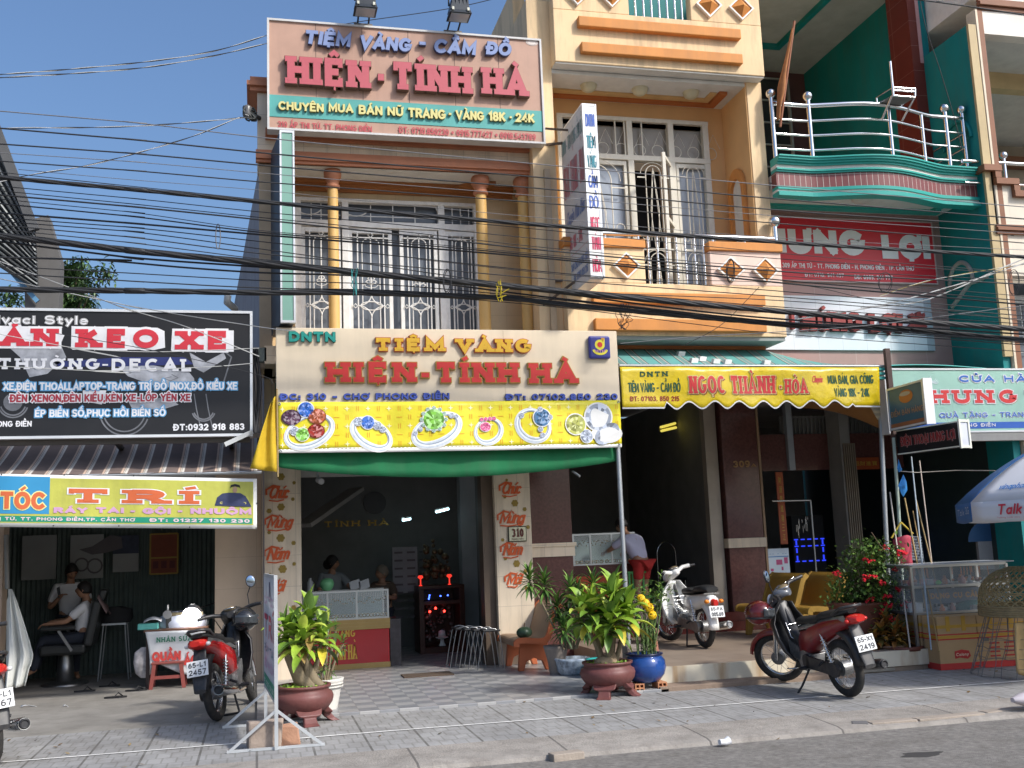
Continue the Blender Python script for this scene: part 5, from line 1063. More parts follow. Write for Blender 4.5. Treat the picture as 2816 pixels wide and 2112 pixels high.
b=MB();b.tube([(4.5,12.6,3.82),(8.25,12.6,3.82)],.02,8)
for x in(4.6,8.2):b.tube([(x,12.6,3.8),(x-.2,14.4,3.85)],.02,8)
b.build('frame',Mgal,t)
t=thing('brown_awning','sagging brown tarpaulin hanging behind the scalloped banner at its right end','awning',(8,14,3))
br=[A(W5,1500,430,13.6),A(W5,2060,440,13.0),A(W5,2200,650,13.2),A(W5,1900,600,14.2)]
b=MB();b.grid(14,10,lambda u,v:mixv(mixv(A(W5,1440,425,14.3),A(W5,2080,430,12.75),u),mixv(A(W5,1480,470,14.6),A(W5,2215,665,12.95),u),v)-Ve((0,0,.16*math.sin(math.pi*u)*v*-.6)));b.build('cloth',mat('brown tarpaulin',(.30,.15,.05),.8,var=.1),t,thick=.006)
b=MB();b.grid(6,6,lambda u,v:mixv(mixv(A(W5,2065,440,12.75),A(W5,2200,440,12.75),u),mixv(A(W5,2130,560,12.8),A(W5,2225,660,12.8),u),v));b.build('lit_flap',mat('cream striped flap',stripes([(.5,(.6,.52,.36)),(.5,(.42,.38,.3))],.07,'z'),.8),t,thick=.005)
p=A(V0,1905,880,12.8);q=A(V0,1922,1350,12.8);b=MB();b.tube([(q.x,12.8,.2),(p.x,12.8,3.84)],.032,12);b.build('canopy_post',Mgal,None,'slim grey steel post at the right end of the yellow scalloped banner','post')
# red sign of 309 and raised letters below
YH=13.8;x0,x1,z1,z0=7.05,A(W4,1487,700,YH).x,A(W4,232,403,YH).z,A(W4,270,905,YH).z
t=thing('shop_sign','red sign with big silver white letters on the pink tiled wall under the wavy balcony','sign',((x0+x1)/2,YH,z0))
b=MB();b.box(x0,x1,YH,YH+.039,z0,z1);b.build('panel',mat('red sign vinyl',(.66,.03,.045),.4,var=.05),t)
rim(t,x0,x1,z0,z1,YH-.01,YH+.035,.02,mat('pinkish trim',(.55,.42,.4),.5))
Msw=mat('silver white print',(.76,.76,.75),.4,var=.06)
b=MB();
writeA(b,'HƯNG',W4,95,480,690,935,YH,wt=.33,d=.005);writeA(b,'LỢI',W4,1055,535,735,1465,YH,wt=.33,d=.005);b.build('lettering',Msw,t)
b=MB();writeA(b,'309 ẤP THỊ TỨ - TT. PHONG ĐIỀN - H. PHONG ĐIỀN . TP. CẦN THƠ',W4,265,768,806,1325,YH,wt=.17,d=.004);writeA(b,'ĐT: 0710. 941 497',W4,448,848,880,762,YH,wt=.19,d=.004);writeA(b,'DĐ: 0989. 341 777',W4,845,865,900,1155,YH,wt=.19,d=.004);b.build('lettering',mat('white print',(.78,.75,.75),.5),t)
a_,c_=A(W4,280,1030,YH),A(W4,1440,1475,YH);x0,x1,z1,z0=7.05,c_.x,a_.z,c_.z
t=thing('shop_sign','white tiled panel with raised dark red letters and a hand emblem','sign',((x0+x1)/2,YH,z0))
b=MB();b.box(x0,x1,YH+.0,YH+.039,z0,z1);b.build('panel',mat('white tile panel',tiles((.70,.74,.78),(.68,.72,.76),(.52,.55,.58),.4,.6,'xz',0,.006),.3,var=.04),t)
b=MB();b.box(x1,x1+.13,YH+.0,YH+.039,z0,z1);b.build('panel_edge',mat('grey tile edge',(.42,.46,.5),.4),t)
both(t,[(('I',W4,318,1180,1310,350,YH),dict(wt=.2)),(('HỨNG',W4,395,1165,1325,900,YH),dict(wt=.24,slab=True,sl=.1)),(('LỢI',W4,935,1180,1335,1225,YH),dict(wt=.24,slab=True,sl=.1))],prt('dark red raised faces',(.30,.045,.04)),mat('dark red letter sides',(.17,.02,.02),.6),.002,.08)
b=MB();hp=lambda x,y:(A(W4,x,y,YH).x,A(W4,x,y,YH).z);pts=[hp(*q)for q in((1250,1295),(1300,1250),(1265,1195),(1290,1180),(1320,1210),(1330,1172),(1355,1172),(1365,1205),(1385,1178),(1392,1200),(1380,1255),(1412,1290),(1400,1300),(1340,1295))]
b.prism(pts,YH-.08,YH-.001);b.build('hand_emblem',mat('dark red raised faces',(.3,.045,.04)),t)
# green white phone shop sign at the right
YP=12.6;x0,x1,z1,z0=A(W7,728,300,YP).x,13.2,3.78,A(W7,1420,690,YP).z
t=thing('shop_sign','pale green shop sign with red slab letters and blue address strip, at the right edge','sign',(10,YP,z0))
b=MB();b.box(x0,x1,YP,YP+.15,z0,z1);b.build('panel',mat('pale green print',(.36,.60,.50),.45,var=.08,vs=1.5,dirt=.1),t)
rim(t,x0,x1,z0,z1,YP-.012,YP+.16,.025)
fr=Fr((0,YP,0))
b=MB();zz1,zz0=A(W7,1430,618,YP).z,A(W7,1430,672,YP).z;b.box(x0+.01,x1-.01,YP-.004,YP-.001,zz0,zz1);b.build('blue_strip',prt('blue strip print',(.03,.12,.48)),t)
Mbl=prt('blue letters print',(.05,.16,.52))
for m,g,d in((Mwp,.012,.004),(Mbl,0,.0075)):
 b=MB();writeA(b,'CỬA HÀNG',W7,1338,222,280,2120,YP,wt=.27,d=d,grow=g);writeA(b,'QUÀ TẶNG - TRANG SỨC',W7,1172,538,582,2120,YP,wt=.2,d=d,grow=g*.5);b.build('lettering',m,t)
for m,g,d,dd in((prt('gold print',(.42,.28,.08)),.0,.004,10),(Mwp,.014,.0068,0),(Mrr,0,.0105,0)):
 b=MB();writeA(b,'HƯNG',W7,1085+dd,345+dd,462+dd,1845+dd,YP,wt=.28,slab=True,d=d,grow=g,sl=.12);writeA(b,'LỢI',W7,1900+dd,345+dd,462+dd,2300+dd,YP,wt=.28,slab=True,d=d,grow=g,sl=.12);b.build('lettering',m,t)
b=MB();writeA(b,'PHONG ĐIỀN',W7,1290,630,658,1650,YP,wt=.2,d=.008);b.build('lettering',Mwp,t)
b=MB()
for cx,cy in((960,290),(1120,250)):
 for k in range(5):ribbon(b,fr,[BPq for BPq in[(A(W7,cx+60*math.cos(R(q))*(.4+.14*k)+8*k,cy+45*math.sin(R(q))*(.4+.14*k),YP).x,A(W7,cx+60*math.cos(R(q))*(.4+.14*k),cy+45*math.sin(R(q))*(.4+.14*k),YP).z)for q in range(20*k,20*k+150,15)]],.004,.003)
b.build('ornament_print',prt('pale ornament print',(.62,.74,.74)),t)
b=MB();b.box(x0+.6,x1,YP+.0,YP+.1,z0-.14,z0-.03);b.build('under_rail',mat('scaffold grey',(.36,.35,.33),.6,.3,dirt=.2),t)
t=thing('curved_awning','turquoise curved plastic awning peeking above the green shop sign','awning',(9,12.9,3.8))
b=MB();n=16
b.grid(24,8,lambda u,v:Ve((7.9+2.3*u,12.8+1.3*v,3.83+.06*math.sin(math.pi*u)+.25*v-.1*v*v)));b.build('cloth',mat('turquoise plastic',(.05,.42,.38),.4),t,thick=.012)
b=MB()
for z in(3.76,3.70,3.64):b.box(7.95,8.28,12.5,12.58,z,z+.035)
b.build('edge_slats',mat('turquoise slats',(.04,.33,.3),.5),t)
# two blade signs on a post
t=thing('sign_post','slim brown post carrying the two hanging blade signs','post',(8.4,12.7,2.9))
b=MB();b.box(8.27,8.34,12.44,12.5,2.72,4.05);b.build('post_tube',mat('dark brown post',(.10,.06,.05),.6),t)
b=MB();b.tube([A(X2,95,130,12.4),A(X2,170,1200,12.4),A(W8,740,830,12.4)],.022,8);b.build('pale_pole',mat('pale green pole',(.36,.44,.38),.6,dirt=.3),t)
def blade(name,v,pts,Yf,Yb,thick,m,label):
 """blade sign: photograph corners front top, front bottom (depth Yf) and back top, back bottom (depth Yb)"""
 ft,fb,bt_,bb2=A(v,*pts[0],Yf),A(v,*pts[1],Yf),A(v,*pts[2],Yb),A(v,*pts[3],Yb)
 zt,zb=(ft.z+bt_.z)/2,(fb.z+bb2.z)/2
 f=Ve(((ft.x+fb.x)/2,Yf,zb));k=Ve(((bt_.x+bb2.x)/2,Yb,zb));U=f-k;Ln=U.length;U=U.normalized();N=Ve((U.y,-U.x,0));
 if N.x>0:N=-N
 t=thing(name,label,'sign',k)
 b=MB();b.obox((f+k)/2-N*thick/2+Ve((0,0,(zt-zb)/2)),U*(Ln/2),N*(thick/2),(0,0,(zt-zb)/2));b.build('panel',m,t,bevel=.006)
 fr=Fr(k,U,(0,0,1),N);return t,fr,Ln,zt-zb,f,U,N
t,fr,Ln,H,f,U,N=blade('blade_sign',W7,((1045,270),(1062,632),(742,325),(755,685)),11.55,12.4,.1,mat('petrol blue panel',(.06,.14,.19),.35,var=.1),'square petrol blue blade sign with orange disc logo above the black blade sign')
b=MB();
for v0,v1 in((0,.025),(H-.025,H)):b.obox(fr.pt(Ln/2,(v0+v1)/2,.004),U*(Ln/2),N*.008,(0,0,.0125))
for u in(.012,Ln-.012):b.obox(fr.pt(u,H/2,.004),U*.012,N*.008,(0,0,H/2-.026))
b.obox(fr.pt(Ln+.012,H/2,-.05),U*.012,N*.062,(0,0,H/2+.012));b.build('frame',Mwal,t)
b=MB();disc(b,fr,Ln*.52,H*.72,Ln*.19,H*.155,.004,24);b.build('logo_disc',prt('logo orange',(.5,.17,.04)),t)
b=MB();disc(b,fr,Ln*.5,H*.78,Ln*.15,H*.05,.0055,20);b.build('logo_swoosh',prt('logo pale',(.45,.40,.3)),t)
b=MB();write(b,'ĐIỂM BÁN HÀNG',fr,Ln*.07,Ln*.96,H*.3,H*.43,wt=.16,d=.004);b.build('lettering',prt('tan letters',(.40,.24,.13)),t)
b=MB();poly(b,fr,[(.02,.03),(Ln-.02,.03),(Ln-.02,H*.14),(.02,H*.14)],.003);b.build('brown_strip',prt('brown strip',(.30,.12,.05)),t)
t,fr,Ln,H,f,U,N=blade('blade_sign',W7,((1330,605),(1352,835),(812,690),(825,885)),11.35,12.4,.16,mat('black sign face',(.014,.014,.016),.35),'long black blade sign with dull red letters hanging below the square blue one')
b=MB();write(b,'ĐIỆN THOẠI HƯNG LỢI',fr,Ln*.07,Ln*.95,H*.33,H*.70,wt=.15,d=.003,grow=.005);b.build('lettering',prt('letter outline pink',(.40,.25,.24)),t)
b=MB();write(b,'ĐIỆN THOẠI HƯNG LỢI',fr,Ln*.07,Ln*.95,H*.33,H*.70,wt=.15,d=.0065);b.build('lettering',prt('dull red letters 2',(.30,.04,.04)),t)
b=MB();b.obox(fr.pt(Ln+.006,H/2,-.08),U*.008,N*.085,(0,0,H/2));b.build('end_panel',mat('pale grey end',(.55,.57,.62),.5),t)
b=MB()
for d in(-.005,-.155):b.obox(fr.pt(Ln+.016,H/2,d),U*.012,N*.012,(0,0,H/2+.02))
for v in(0.0,H):b.obox(fr.pt(Ln+.016,v,-.08),U*.0115,N*.062,(0,0,.015))
for v in(.008,H-.008):b.obox(fr.pt(Ln/2,v,.0),U*(Ln/2),N*.006,(0,0,.008))
b.build('frame',mat('cream white trim',(.72,.72,.62),.4),t)
# address strips and couplets
def flat(name,v,q,Y,m,label,cat,th=.02):
 a_,c_=A(v,q[0],q[1],Y),A(v,q[2],q[3],Y);t=thing(name,label,cat,((a_.x+c_.x)/2,Y,c_.z));b=MB();b.box(a_.x,c_.x,Y,Y+th,c_.z,a_.z);b.build('panel',m,t);return t,Fr((0,Y,0)),a_.x,c_.x,c_.z,a_.z
Mcr=prt('couplet red',(.36,.075,.02));Mcg=prt('couplet gold',(.55,.40,.06))
t,fr,x0,x1,z0,z1=flat('couplet_scroll',W5,(1318,985,1418,1560),15.2,Mcr,'tall red and gold couplet strip beside the shop door','scroll')
b=MB();hh=(z1-z0)/7.6
for i,ch in enumerate('財源廣進達三江'):fonttext(b,ch,fr,x0+.035,x1-.035,z1-.06-hh*(i+.82),z1-.06-hh*(i+.1),.004)
b.build('lettering',Mcg,t)
t,fr,x0,x1,z0,z1=flat('couplet_scroll',W5,(1928,870,2150,960),15.25,Mcr,'short horizontal red plaque with gold characters above the door','scroll')
b=MB();
for i,ch in enumerate('招財進寶'):fonttext(b,ch,fr,x0+.03+(x1-x0-.05)*i/4,x0+(x1-x0-.05)*(i+.85)/4+.03,z0+.06,z1-.06,.004)
b.build('lettering',Mcg,t)
t,fr,x0,x1,z0,z1=flat('couplet_scroll',X2,(890,640,1050,1610),15.0,mat('dark couplet red',(.16,.025,.012),.6),'dark red strip hanging in the shade behind the umbrella','scroll')
t,fr,x0,x1,z0,z1=flat('price_poster',W6,(1228,145,1452,545),15.12,mat('pale blue poster',(.55,.64,.72),.5,var=.05),'pale blue printed poster leaning by the door behind the yellow bench','poster')
b=MB();H=z1-z0;Wd=x1-x0
poly(b,fr,[(x0+.02,z1-H*.17),(x1-.01,z1-H*.17),(x1-.01,z1-H*.15),(x0+.02,z1-H*.15)],.003);poly(b,fr,[(x0+.02,z1-H*.5),(x1-.01,z1-H*.5),(x1-.01,z1-H*.485),(x0+.02,z1-H*.485)],.003);write(b,'--- - --',fr,x0+.03,x1-.04,z1-H*.12,z1-H*.085,wt=.2,d=.003);b.build('blue_print',prt('poster blue',(.1,.25,.5)),t)
b=MB()
for u,v,w_,h_ in((.45,.32,.25,.1),(.78,.3,.15,.12),(.2,.44,.12,.05),(.65,.43,.08,.07),(.3,.7,.2,.18)):poly(b,fr,[(x0+Wd*u,z1-H*v),(x0+Wd*(u+w_),z1-H*v),(x0+Wd*(u+w_),z1-H*(v-h_)),(x0+Wd*u,z1-H*(v-h_))],.0035)
b.build('picture_print',prt('poster magenta',(.45,.08,.2)),t)
# motorbikes
Mtyre=mat('tyre rubber',(.03,.029,.028),.85,bump=.3,bs=60,var=.2,dirt=.5,ds=6);Mchr=mat('chrome',(.62,.62,.62),.18,1,var=.05);Malu=mat('cast aluminium',(.28,.28,.28),.45,.8,var=.15,vs=12,dirt=.4,ds=8)
Mplast=mat('black plastic',(.022,.022,.024),.42,spec=.5,dirt=.6,ds=5);Mseat=mat('black vinyl seat',(.02,.02,.02),.5,bump=.15,bs=120)
Mplate=mat('plate white',(.74,.75,.74),.4,var=.03);Mpd=mat('plate black',(.03,.03,.035),.5)
Mredl=mat('red lamp lens',(.5,.02,.015),.12,var=.05,spec=.6);Morl=mat('amber lamp lens',(.7,.22,.02),.15);Mclr=mat('clear lamp lens',(.55,.55,.55),.1)
def sec(y,z,hw,hh,n=14,p=2.6,tz=0):
 out=[]
 for i in range(n):
  a=2*math.pi*i/n;c,s=math.cos(a),math.sin(a)
  out.append(Ve((hw*math.copysign(abs(c)**(2/p),c),y+tz*s,z+hh*math.copysign(abs(s)**(2/p),s))))
 return out
def moped(label,rear,rz,steer,body,accent,plate,cub=False,cowl=None,lean=0):
 root=thing('motorbike',label,'motorbike',rear,R(rz));root.rotation_euler.y=R(-lean)
 Rw=.285;yr,yf=0.0,1.2
 head0,head1=Ve((0,yf-.06,.52)),Ve((0,yf-.27,1.0));ax=(head1-head0).normalized()
 rot=Matrix.Rotation(R(steer),3,ax)
 def st(b):
  b.v=[head0+rot@(p-head0)for p in b.v];return b
 def wheel(y,front):
  f=(lambda b:st(b))if front else(lambda b:b)
  o=f(MB().torus((0,y,Rw),Rw-.045,.045,'x',40,10,.95)).build('wheel',Mtyre,root)
  f(MB().torus((0,y,Rw),Rw-.082,.014,'x',36,6,1.6)).build('rim',Mchr,o)
  b=MB();b.cyl((-.05,y,Rw),(.05,y,Rw),.055,16);b.cyl((-.085,y,Rw),(.085,y,Rw),.018,10)
  if not front or not cub:b.cyl((-.045,y,Rw),(.055,y,Rw),.075,20)
  f(b).build('hub',Malu,o)
  b=MB()
  for k in range(18):
   a=2*math.pi*k/18;a2=a+(.45 if k%2 else-.45)
   b.tube([((.03 if k%4<2 else-.03),y+.06*math.cos(a),Rw+.06*math.sin(a)),(0,y+(Rw-.085)*math.cos(a2),Rw+(Rw-.085)*math.sin(a2))],.0022,4,caps=False)
  f(b).build('spokes',Mchr,o)
 wheel(yr,False);wheel(yf,True)
 b=MB()
 for s in(-1,1):b.tube([(s*.075,yf,Rw),(s*.075,yf-.11,.62)],.02,8);b.tube([(s*.075,yf-.02,.36),(s*.075,yf-.1,.6)],.026,8)
 st(b).build('fork',Mchr if not cub else accent,root)
 b=MB();rings=[]
 for k in range(13):
  a=R(15+145*k/12);rr=Rw+.028;w_=.06*(1-.5*abs(k-6)/6*.6)
  c=Ve((0,yf+rr*math.cos(a),Rw+rr*math.sin(a)));o=Ve((0,math.cos(a),math.sin(a)))
  rings.append([c+Ve((w_,0,0))-o*.035,c+Ve((w_*.7,0,0))+o*.006,c+o*.014,c-Ve((w_*.7,0,0))+o*.006,c-Ve((w_,0,0))-o*.035])
 b.loft(rings,closed=False);st(b).build('front_fender',body,root,thick=.006)
 hz=1.0;hy=yf-.30
 b=MB()
 if cub:b.loft([sec(hy+.14,hz-.07,.05,.05),sec(hy+.10,hz-.06,.085,.08),sec(hy,hz-.02,.075,.075),sec(hy-.08,hz+.0,.06,.05),sec(hy-.1,hz,.03,.03)])
 else:b.loft([sec(hy+.17,hz-.12,.03,.03),sec(hy+.13,hz-.08,.11,.075),sec(hy+.04,hz+.0,.13,.07),sec(hy-.05,hz+.015,.10,.05),sec(hy-.09,hz-.01,.04,.03)])
 cw=st(b).build('handlebar_cowl',cowl or body,root)
 b=MB();b.ball((0,hy-.035,hz+.055),.055,1.25,1,.5);st(b).build('instrument',mat('brown dial',(.22,.17,.10),.3),cw)
 b=MB();b.torus((0,hy-.035,hz+.062),.066,.007,'z',24,6);st(b).build('instrument_rim',Mchr,cw)
 b=MB();b.ball((0,hy+.155,hz-.075),.07,1.2 if not cub else 1,.4,1);st(b).build('headlight',Mclr,root)
 b=MB();
 for s in(-1,1):b.tube([(s*.05,hy-.02,hz-.01),(s*.2,hy-.01,hz+.03),(s*.28,hy-.08,hz+.035)],.022 if not cub else .03,8)
 st(b).build('handlebar',Mplast if not cub else body,root)
 for s in(-1,1):
  b=MB();b.tube([(s*.25,hy-.06,hz+.035),(s*.345,hy-.12,hz+.03)],.02,10);st(b).build('grip',Mplast,root)
  b=MB();b.tube([(s*.2,hy+.03,hz+.03),(s*.33,hy-.03,hz+.035)],.006,6);st(b).build('lever',Mchr,root)
  if plate[1]=='2457' and s>0 or plate[1]=='2419' and s<0:
   b=MB();b.tube([(s*.2,hy-.0,hz+.03),(s*.21,hy+.0,hz+.16),(s*.26,hy-.03,hz+.24)],.006,6);m_=st(b).build('mirror',Mblack,root)
   b=MB();b.ball((s*.275,hy-.03,hz+.29),.055,1.0,.28,1.25);st(b).build('mirror_shell',Mplast,m_)
   b=MB();b.ball((s*.275,hy-.045,hz+.29),.048,1.0,.1,1.25);st(b).build('mirror_glass',mat('mirror glass',(.5,.6,.75),.05,1),m_)
 b=MB();rings=[]
 prof=[(hy+.10,.90,.07),(hy+.13,.80,.13),(hy+.10,.70,.19),(hy+.03,.56,.205),(hy-.06,.42,.19),(hy-.13,.32,.13)]if not cub else[(hy+.07,.88,.06),(hy+.08,.80,.13),(hy+.06,.70,.23),(hy+.02,.55,.25),(hy-.04,.40,.23),(hy-.1,.28,.15)]
 for y,z,w_ in prof:rings.append([Ve((w_*math.sin(R(a)),y-.12*(1-math.cos(R(a)))-(.0 if abs(a)<80 else .05),z))for a in range(-90,91,15)])
 b.loft(rings,closed=False);b.build('leg_shield',body if cub else Mplast,root,thick=.012)
 if not cub:
  b=MB();b.loft([sec(hy+.16,.80,.09,.07),sec(hy+.14,.70,.13,.12),sec(hy+.08,.60,.06,.05)]);b.build('front_cover',body if body is not Mplast else accent,root)
  b=MB();b.loft([sec(hy-.0,.8,.075,.12),sec(hy-.1,.58,.07,.1),sec(hy-.3,.46,.06,.08),sec(hy-.5,.5,.06,.08)]);b.build('centre_cover',Mplast,root)
  b=MB()
  for z in(.60,.66,.72):b.tube([(-.07,hy-.14,z-.04),(.07,hy-.14,z-.04)],.005,6)
  for s in(-1,1):b.tube([(s*.07,hy-.1,.70),(s*.07,hy-.16,.55),(s*.05,hy-.22,.52)],.005,6)
  b.build('basket_hook',Mchr,root)
 else:
  b=MB();b.tube([(0,hy+.02,.86),(0,hy-.08,.5),(0,hy-.3,.4),(0,.35,.45)],.05,10);b.build('centre_cover',body,root)
  b=MB()
  for k in range(7):b.tube([(-.1,hy-.14-k*.035,.66-k*.05),(.1,hy-.14-k*.035,.66-k*.05)],.005,6)
  for s in(-1,1):b.tube([(s*.1,hy-.12,.69),(s*.1,hy-.37,.33)],.006,6)
  b.build('carrier_grid',Mchr,root)
 b=MB()
 if cub:
  b.loft([sec(.47,.73,.07,.03),sec(.40,.745,.115,.05),sec(.2,.755,.125,.05),sec(.05,.75,.12,.045),sec(.01,.78,.125,.05),sec(-.15,.79,.125,.055),sec(-.27,.785,.11,.045),sec(-.3,.78,.08,.03)])
 else:b.loft([sec(.62,.70,.06,.025),sec(.55,.73,.1,.04),sec(.38,.735,.12,.045),sec(.18,.76,.13,.05),sec(.12,.80,.13,.045),sec(-.1,.83,.115,.04),sec(-.25,.855,.09,.03),sec(-.3,.86,.05,.02)])
 sto=b.build('seat',Mseat,root)
 if cub:
  b=MB();b.loft([sec(.47,.70,.1,.012),sec(.1,.70,.127,.012),sec(-.28,.73,.12,.012)]);b.build('seat_trim',Mchr,sto)
 b=MB()
 if cub:b.loft([sec(.5,.55,.05,.07),sec(.4,.60,.1,.11),sec(.2,.60,.125,.12),sec(-.02,.62,.115,.10),sec(-.22,.66,.09,.07),sec(-.33,.64,.07,.05)])
 else:b.loft([sec(.64,.46,.06,.12),sec(.5,.54,.115,.17),sec(.3,.60,.135,.15),sec(.08,.68,.135,.11),sec(-.15,.745,.115,.075),sec(-.36,.79,.075,.04)])
 b.build('tail_cover',body if cub else(accent if body is Mplast else body),root)
 if not cub:
  b=MB()
  for s in(-1,1):b.loft([[Ve((s*(.125-.01*k),y+dy,z+dz))for dy,dz in((0,.03),(0,-.03),(-.02,0))]for k,(y,z)in enumerate(((.5,.66),(.25,.71),(-.05,.77),(-.28,.80)))])
  b.build('side_trim',Malu,root)
  b=MB();b.tube([(-.10,-.1,.83),(-.11,-.26,.90),(-.06,-.36,.915),(.06,-.36,.915),(.11,-.26,.90),(.10,-.1,.83)],.016,8);b.build('grab_rail',Mplast,root)
 b=MB()
 if cub:b.loft([sec(-.30,.62,.05,.05),sec(-.36,.61,.05,.05),sec(-.39,.61,.035,.035)])
 else:b.loft([sec(-.30,.785,.095,.045),sec(-.37,.785,.085,.045),sec(-.41,.79,.05,.025)])
 tl=b.build('tail_light',Mredl,root)
 for s in(-1,1):
  b=MB();b.ball((s*.105,-.33,.63 if cub else .775),.035 if cub else .026,1,1,.8);b.build('indicator',Morl if cub else(Mclr if body is Mplast else Mredl),root)
 b=MB();rings=[]
 for k in range(10):
  a=R((70 if cub else 95)+(115 if cub else 85)*k/9);rr=Rw+(.04 if cub else .06)
  c=Ve((0,yr+rr*math.cos(a),Rw+rr*math.sin(a)+(0 if cub else .06)));o=Ve((0,math.cos(a),math.sin(a)))
  rings.append([c+Ve((.075,0,0))-o*.04,c+Ve((.05,0,0))+o*.006,c+o*.012,c-Ve((.05,0,0))+o*.006,c-Ve((.075,0,0))-o*.04])
 b.loft(rings,closed=False);b.build('rear_fender',body if cub else Mplast,root,thick=.006)
 if not cub:b=MB();b.loft([sec(-.28,.72,.06,.05),sec(-.34,.58,.075,.05),sec(-.40,.42,.07,.03),sec(-.43,.34,.06,.02)]);b.build('mud_flap',Mplast,root)
 pc=Ve((0,-.42,.56)if not cub else(0,-.40,.50));pu=Ve((0,.24,1)).normalized();pn=Ve((0,-1,.24)).normalized()
 b=MB();b.obox(pc,(.105,0,0),pn*.004,pu*.075);po=b.build('number_plate',Mplate,root,bevel=.004)
 fr=Fr(pc,(1,0,0),pu,pn);b=MB();write(b,plate[0],fr,-.085,.085,.012,.058,wt=.18,d=.0065);write(b,plate[1],fr,-.085,.085,-.06,-.008,wt=.18,d=.0065);b.build('plate_digits',Mpd,po)
 b=MB();b.cyl((-.10,.52,.33),(.11,.52,.33),.105,18);b.cyl((-.12,.50,.32),(.12,.50,.32),.075,16);b.loft([sec(.60,.36,.07,.06),sec(.78,.40,.07,.065),sec(.86,.42,.05,.05)])
 for k in range(6):b.box(-.085,.085,.63+.03*k,.64+.03*k,.30+.012*k,.46+.012*k)
 b.box(-.09,.09,.36,.6,.24,.40);b.build('engine',Malu,root,bevel=.008)
 b=MB();b.tube([(0,hy,.85),(0,hy-.18,.56),(0,.55,.50),(0,.2,.62),(0,-.2,.72)],.025,8);b.build('frame',Mplast,root)
 b=MB()
 for s in(-1,1):b.bar((s*.085,.42,.34),(s*.085,0,Rw),.022,.04)
 b.build('swing_arm',Malu if not cub else accent,root)
 b=MB();b.loft([[Ve((-.1,.46+.06*math.cos(R(a)),.33+.075*math.sin(R(a))))for a in range(0,360,30)],[Ve((-.13,.46+.06*math.cos(R(a)),.33+.075*math.sin(R(a))))for a in range(0,360,30)]])
 b.bar((-.115,.46,.33),(-.115,0,Rw),.03,.12);b.cyl((-.10,0,Rw),(-.132,0,Rw),.075,18);b.build('chain_case',Malu if cub else Mplast,root)
 for s in(-1,1):
  b=MB();a_,c_=Ve((s*.11,.02,Rw+.02)),Ve((s*.12,.13,.64));b.tube([a_,c_],.012,8);so_=b.build('shock',Mchr,root)
  b=MB();ct=[]
  for k in range(80):q=a_.lerp(c_,.12+.7*k/79);t_=k*.62;ct.append(q+Ve((math.cos(t_)*.026,math.sin(t_)*.026,0)))
  b.tube(ct,.0055,5);b.build('spring',Mchr if not cub else accent,so_)
 b=MB();b.tube([(.06,.72,.32),(.12,.62,.22),(.14,.35,.22),(.15,.2,.25)],.02,10);b.tube([(.15,.25,.245),(.16,.12,.26),(.165,-.1,.285),(.17,-.36,.32),(.17,-.40,.325)],[.022,.045,.052,.055,.048],14);ex=b.build('exhaust',Mchr if cub or body is Mplast else mat('dark exhaust',(.10,.10,.105),.35,.8),root)
 b=MB();b.tube([(.17,-.395,.3245),(.17,-.412,.327)],.036,14);b.torus((.17,-.41,.327),.034,.01,'y',18,6);b.build('exhaust_end',Mblack if not cub else Malu,ex)
 b=MB();b.tube([(-.21,.46,.27),(.21,.46,.27)],.011,8)
 for s in(-1,1):b.tube([(s*.14,.46,.27),(s*.22,.46,.27)],.02,8);b.tube([(s*.12,.16,.36),(s*.19,.14,.33)],.014,8)
 b.build('foot_peg',Mblack,root)
 b=MB()
 if cub or body is Mplast:
  for s in(-1,1):b.tube([(s*.07,.38,.26),(s*.13,.30,.012)],.012,6)
  b.tube([(-.13,.30,.012),(.13,.30,.012)],.012,6)
 else:b.tube([(-.11,.45,.25),(-.19,.50,.1),(-.27,.52,.008)],.012,6);b.tube([(-.24,.50,.01),(-.30,.54,.008)],.016,6)
 b.build('stand',Mblack,root)
 b=MB()
 for s in(-1,1):b.tube(bez([(s*.2,hy+.02,hz+.01),(s*.16,hy+.14,hz-.12),(s*.07,hy+.12,.62),(s*.06,yf-.1,.5)],4),.005,5)
 st(b).build('brake_cable',Mblack,root)
 b=MB();b.tube([(-.12,.62,.25),(-.16,.72,.24),(-.2,.72,.25)],.008,6);b.build('gear_pedal',Mchr,root)
 return root
Mbred=mat('dark red bike paint',(.22,.012,.014),.28,coat=.5,var=.1,dirt=.5,ds=5);Mbrd2=mat('bright red bike paint',(.42,.012,.014),.25,coat=.5,var=.1,dirt=.4,ds=5)
Mbwh=mat('cream white bike paint',(.84,.83,.79),.25,coat=.5,var=.04,dirt=.25);Mgrp=mat('grey cowl paint',(.11,.12,.14),.3,coat=.3)
def helmet(label,p,m,rz=0,visor=True):
 t=thing('helmet',label,'helmet',p,R(rz));b=MB();prof=[]
 b.ball((0,0,0),.135,1,1.12,.95,20,12);b.build('shell',m,t)
 b=MB();b.torus((0,0,-.05),.135,.012,'z',28,6);b.build('rim',Mblack,t)
 if visor:b=MB();b.grid(12,4,lambda u,v:Ve((.148*math.sin(R(-70+140*u)),-.165*math.cos(R(-70+140*u)),-.04+.09*v)));b.build('visor',mat('smoked visor',(.04,.045,.05),.05,spec=.8),t,thick=.003)
 return t
def atloc(root,q):return root.location+(root.rotation_euler.to_matrix()@Ve(q))
mr=moped('black motorbike with dark red tail and fender parked on the pavement by the boxes',(5.70,9.72,0),5,36,Mbred,Mgrp,('65-X1','2419'),False,Mgrp,7)
helmet('black helmet with red patches hanging on the front of the dark red motorbike',(5.20,10.55,.80),mat('black red helmet',(.12,.012,.012),.15,coat=.5,var=.9,vs=2.2),60)
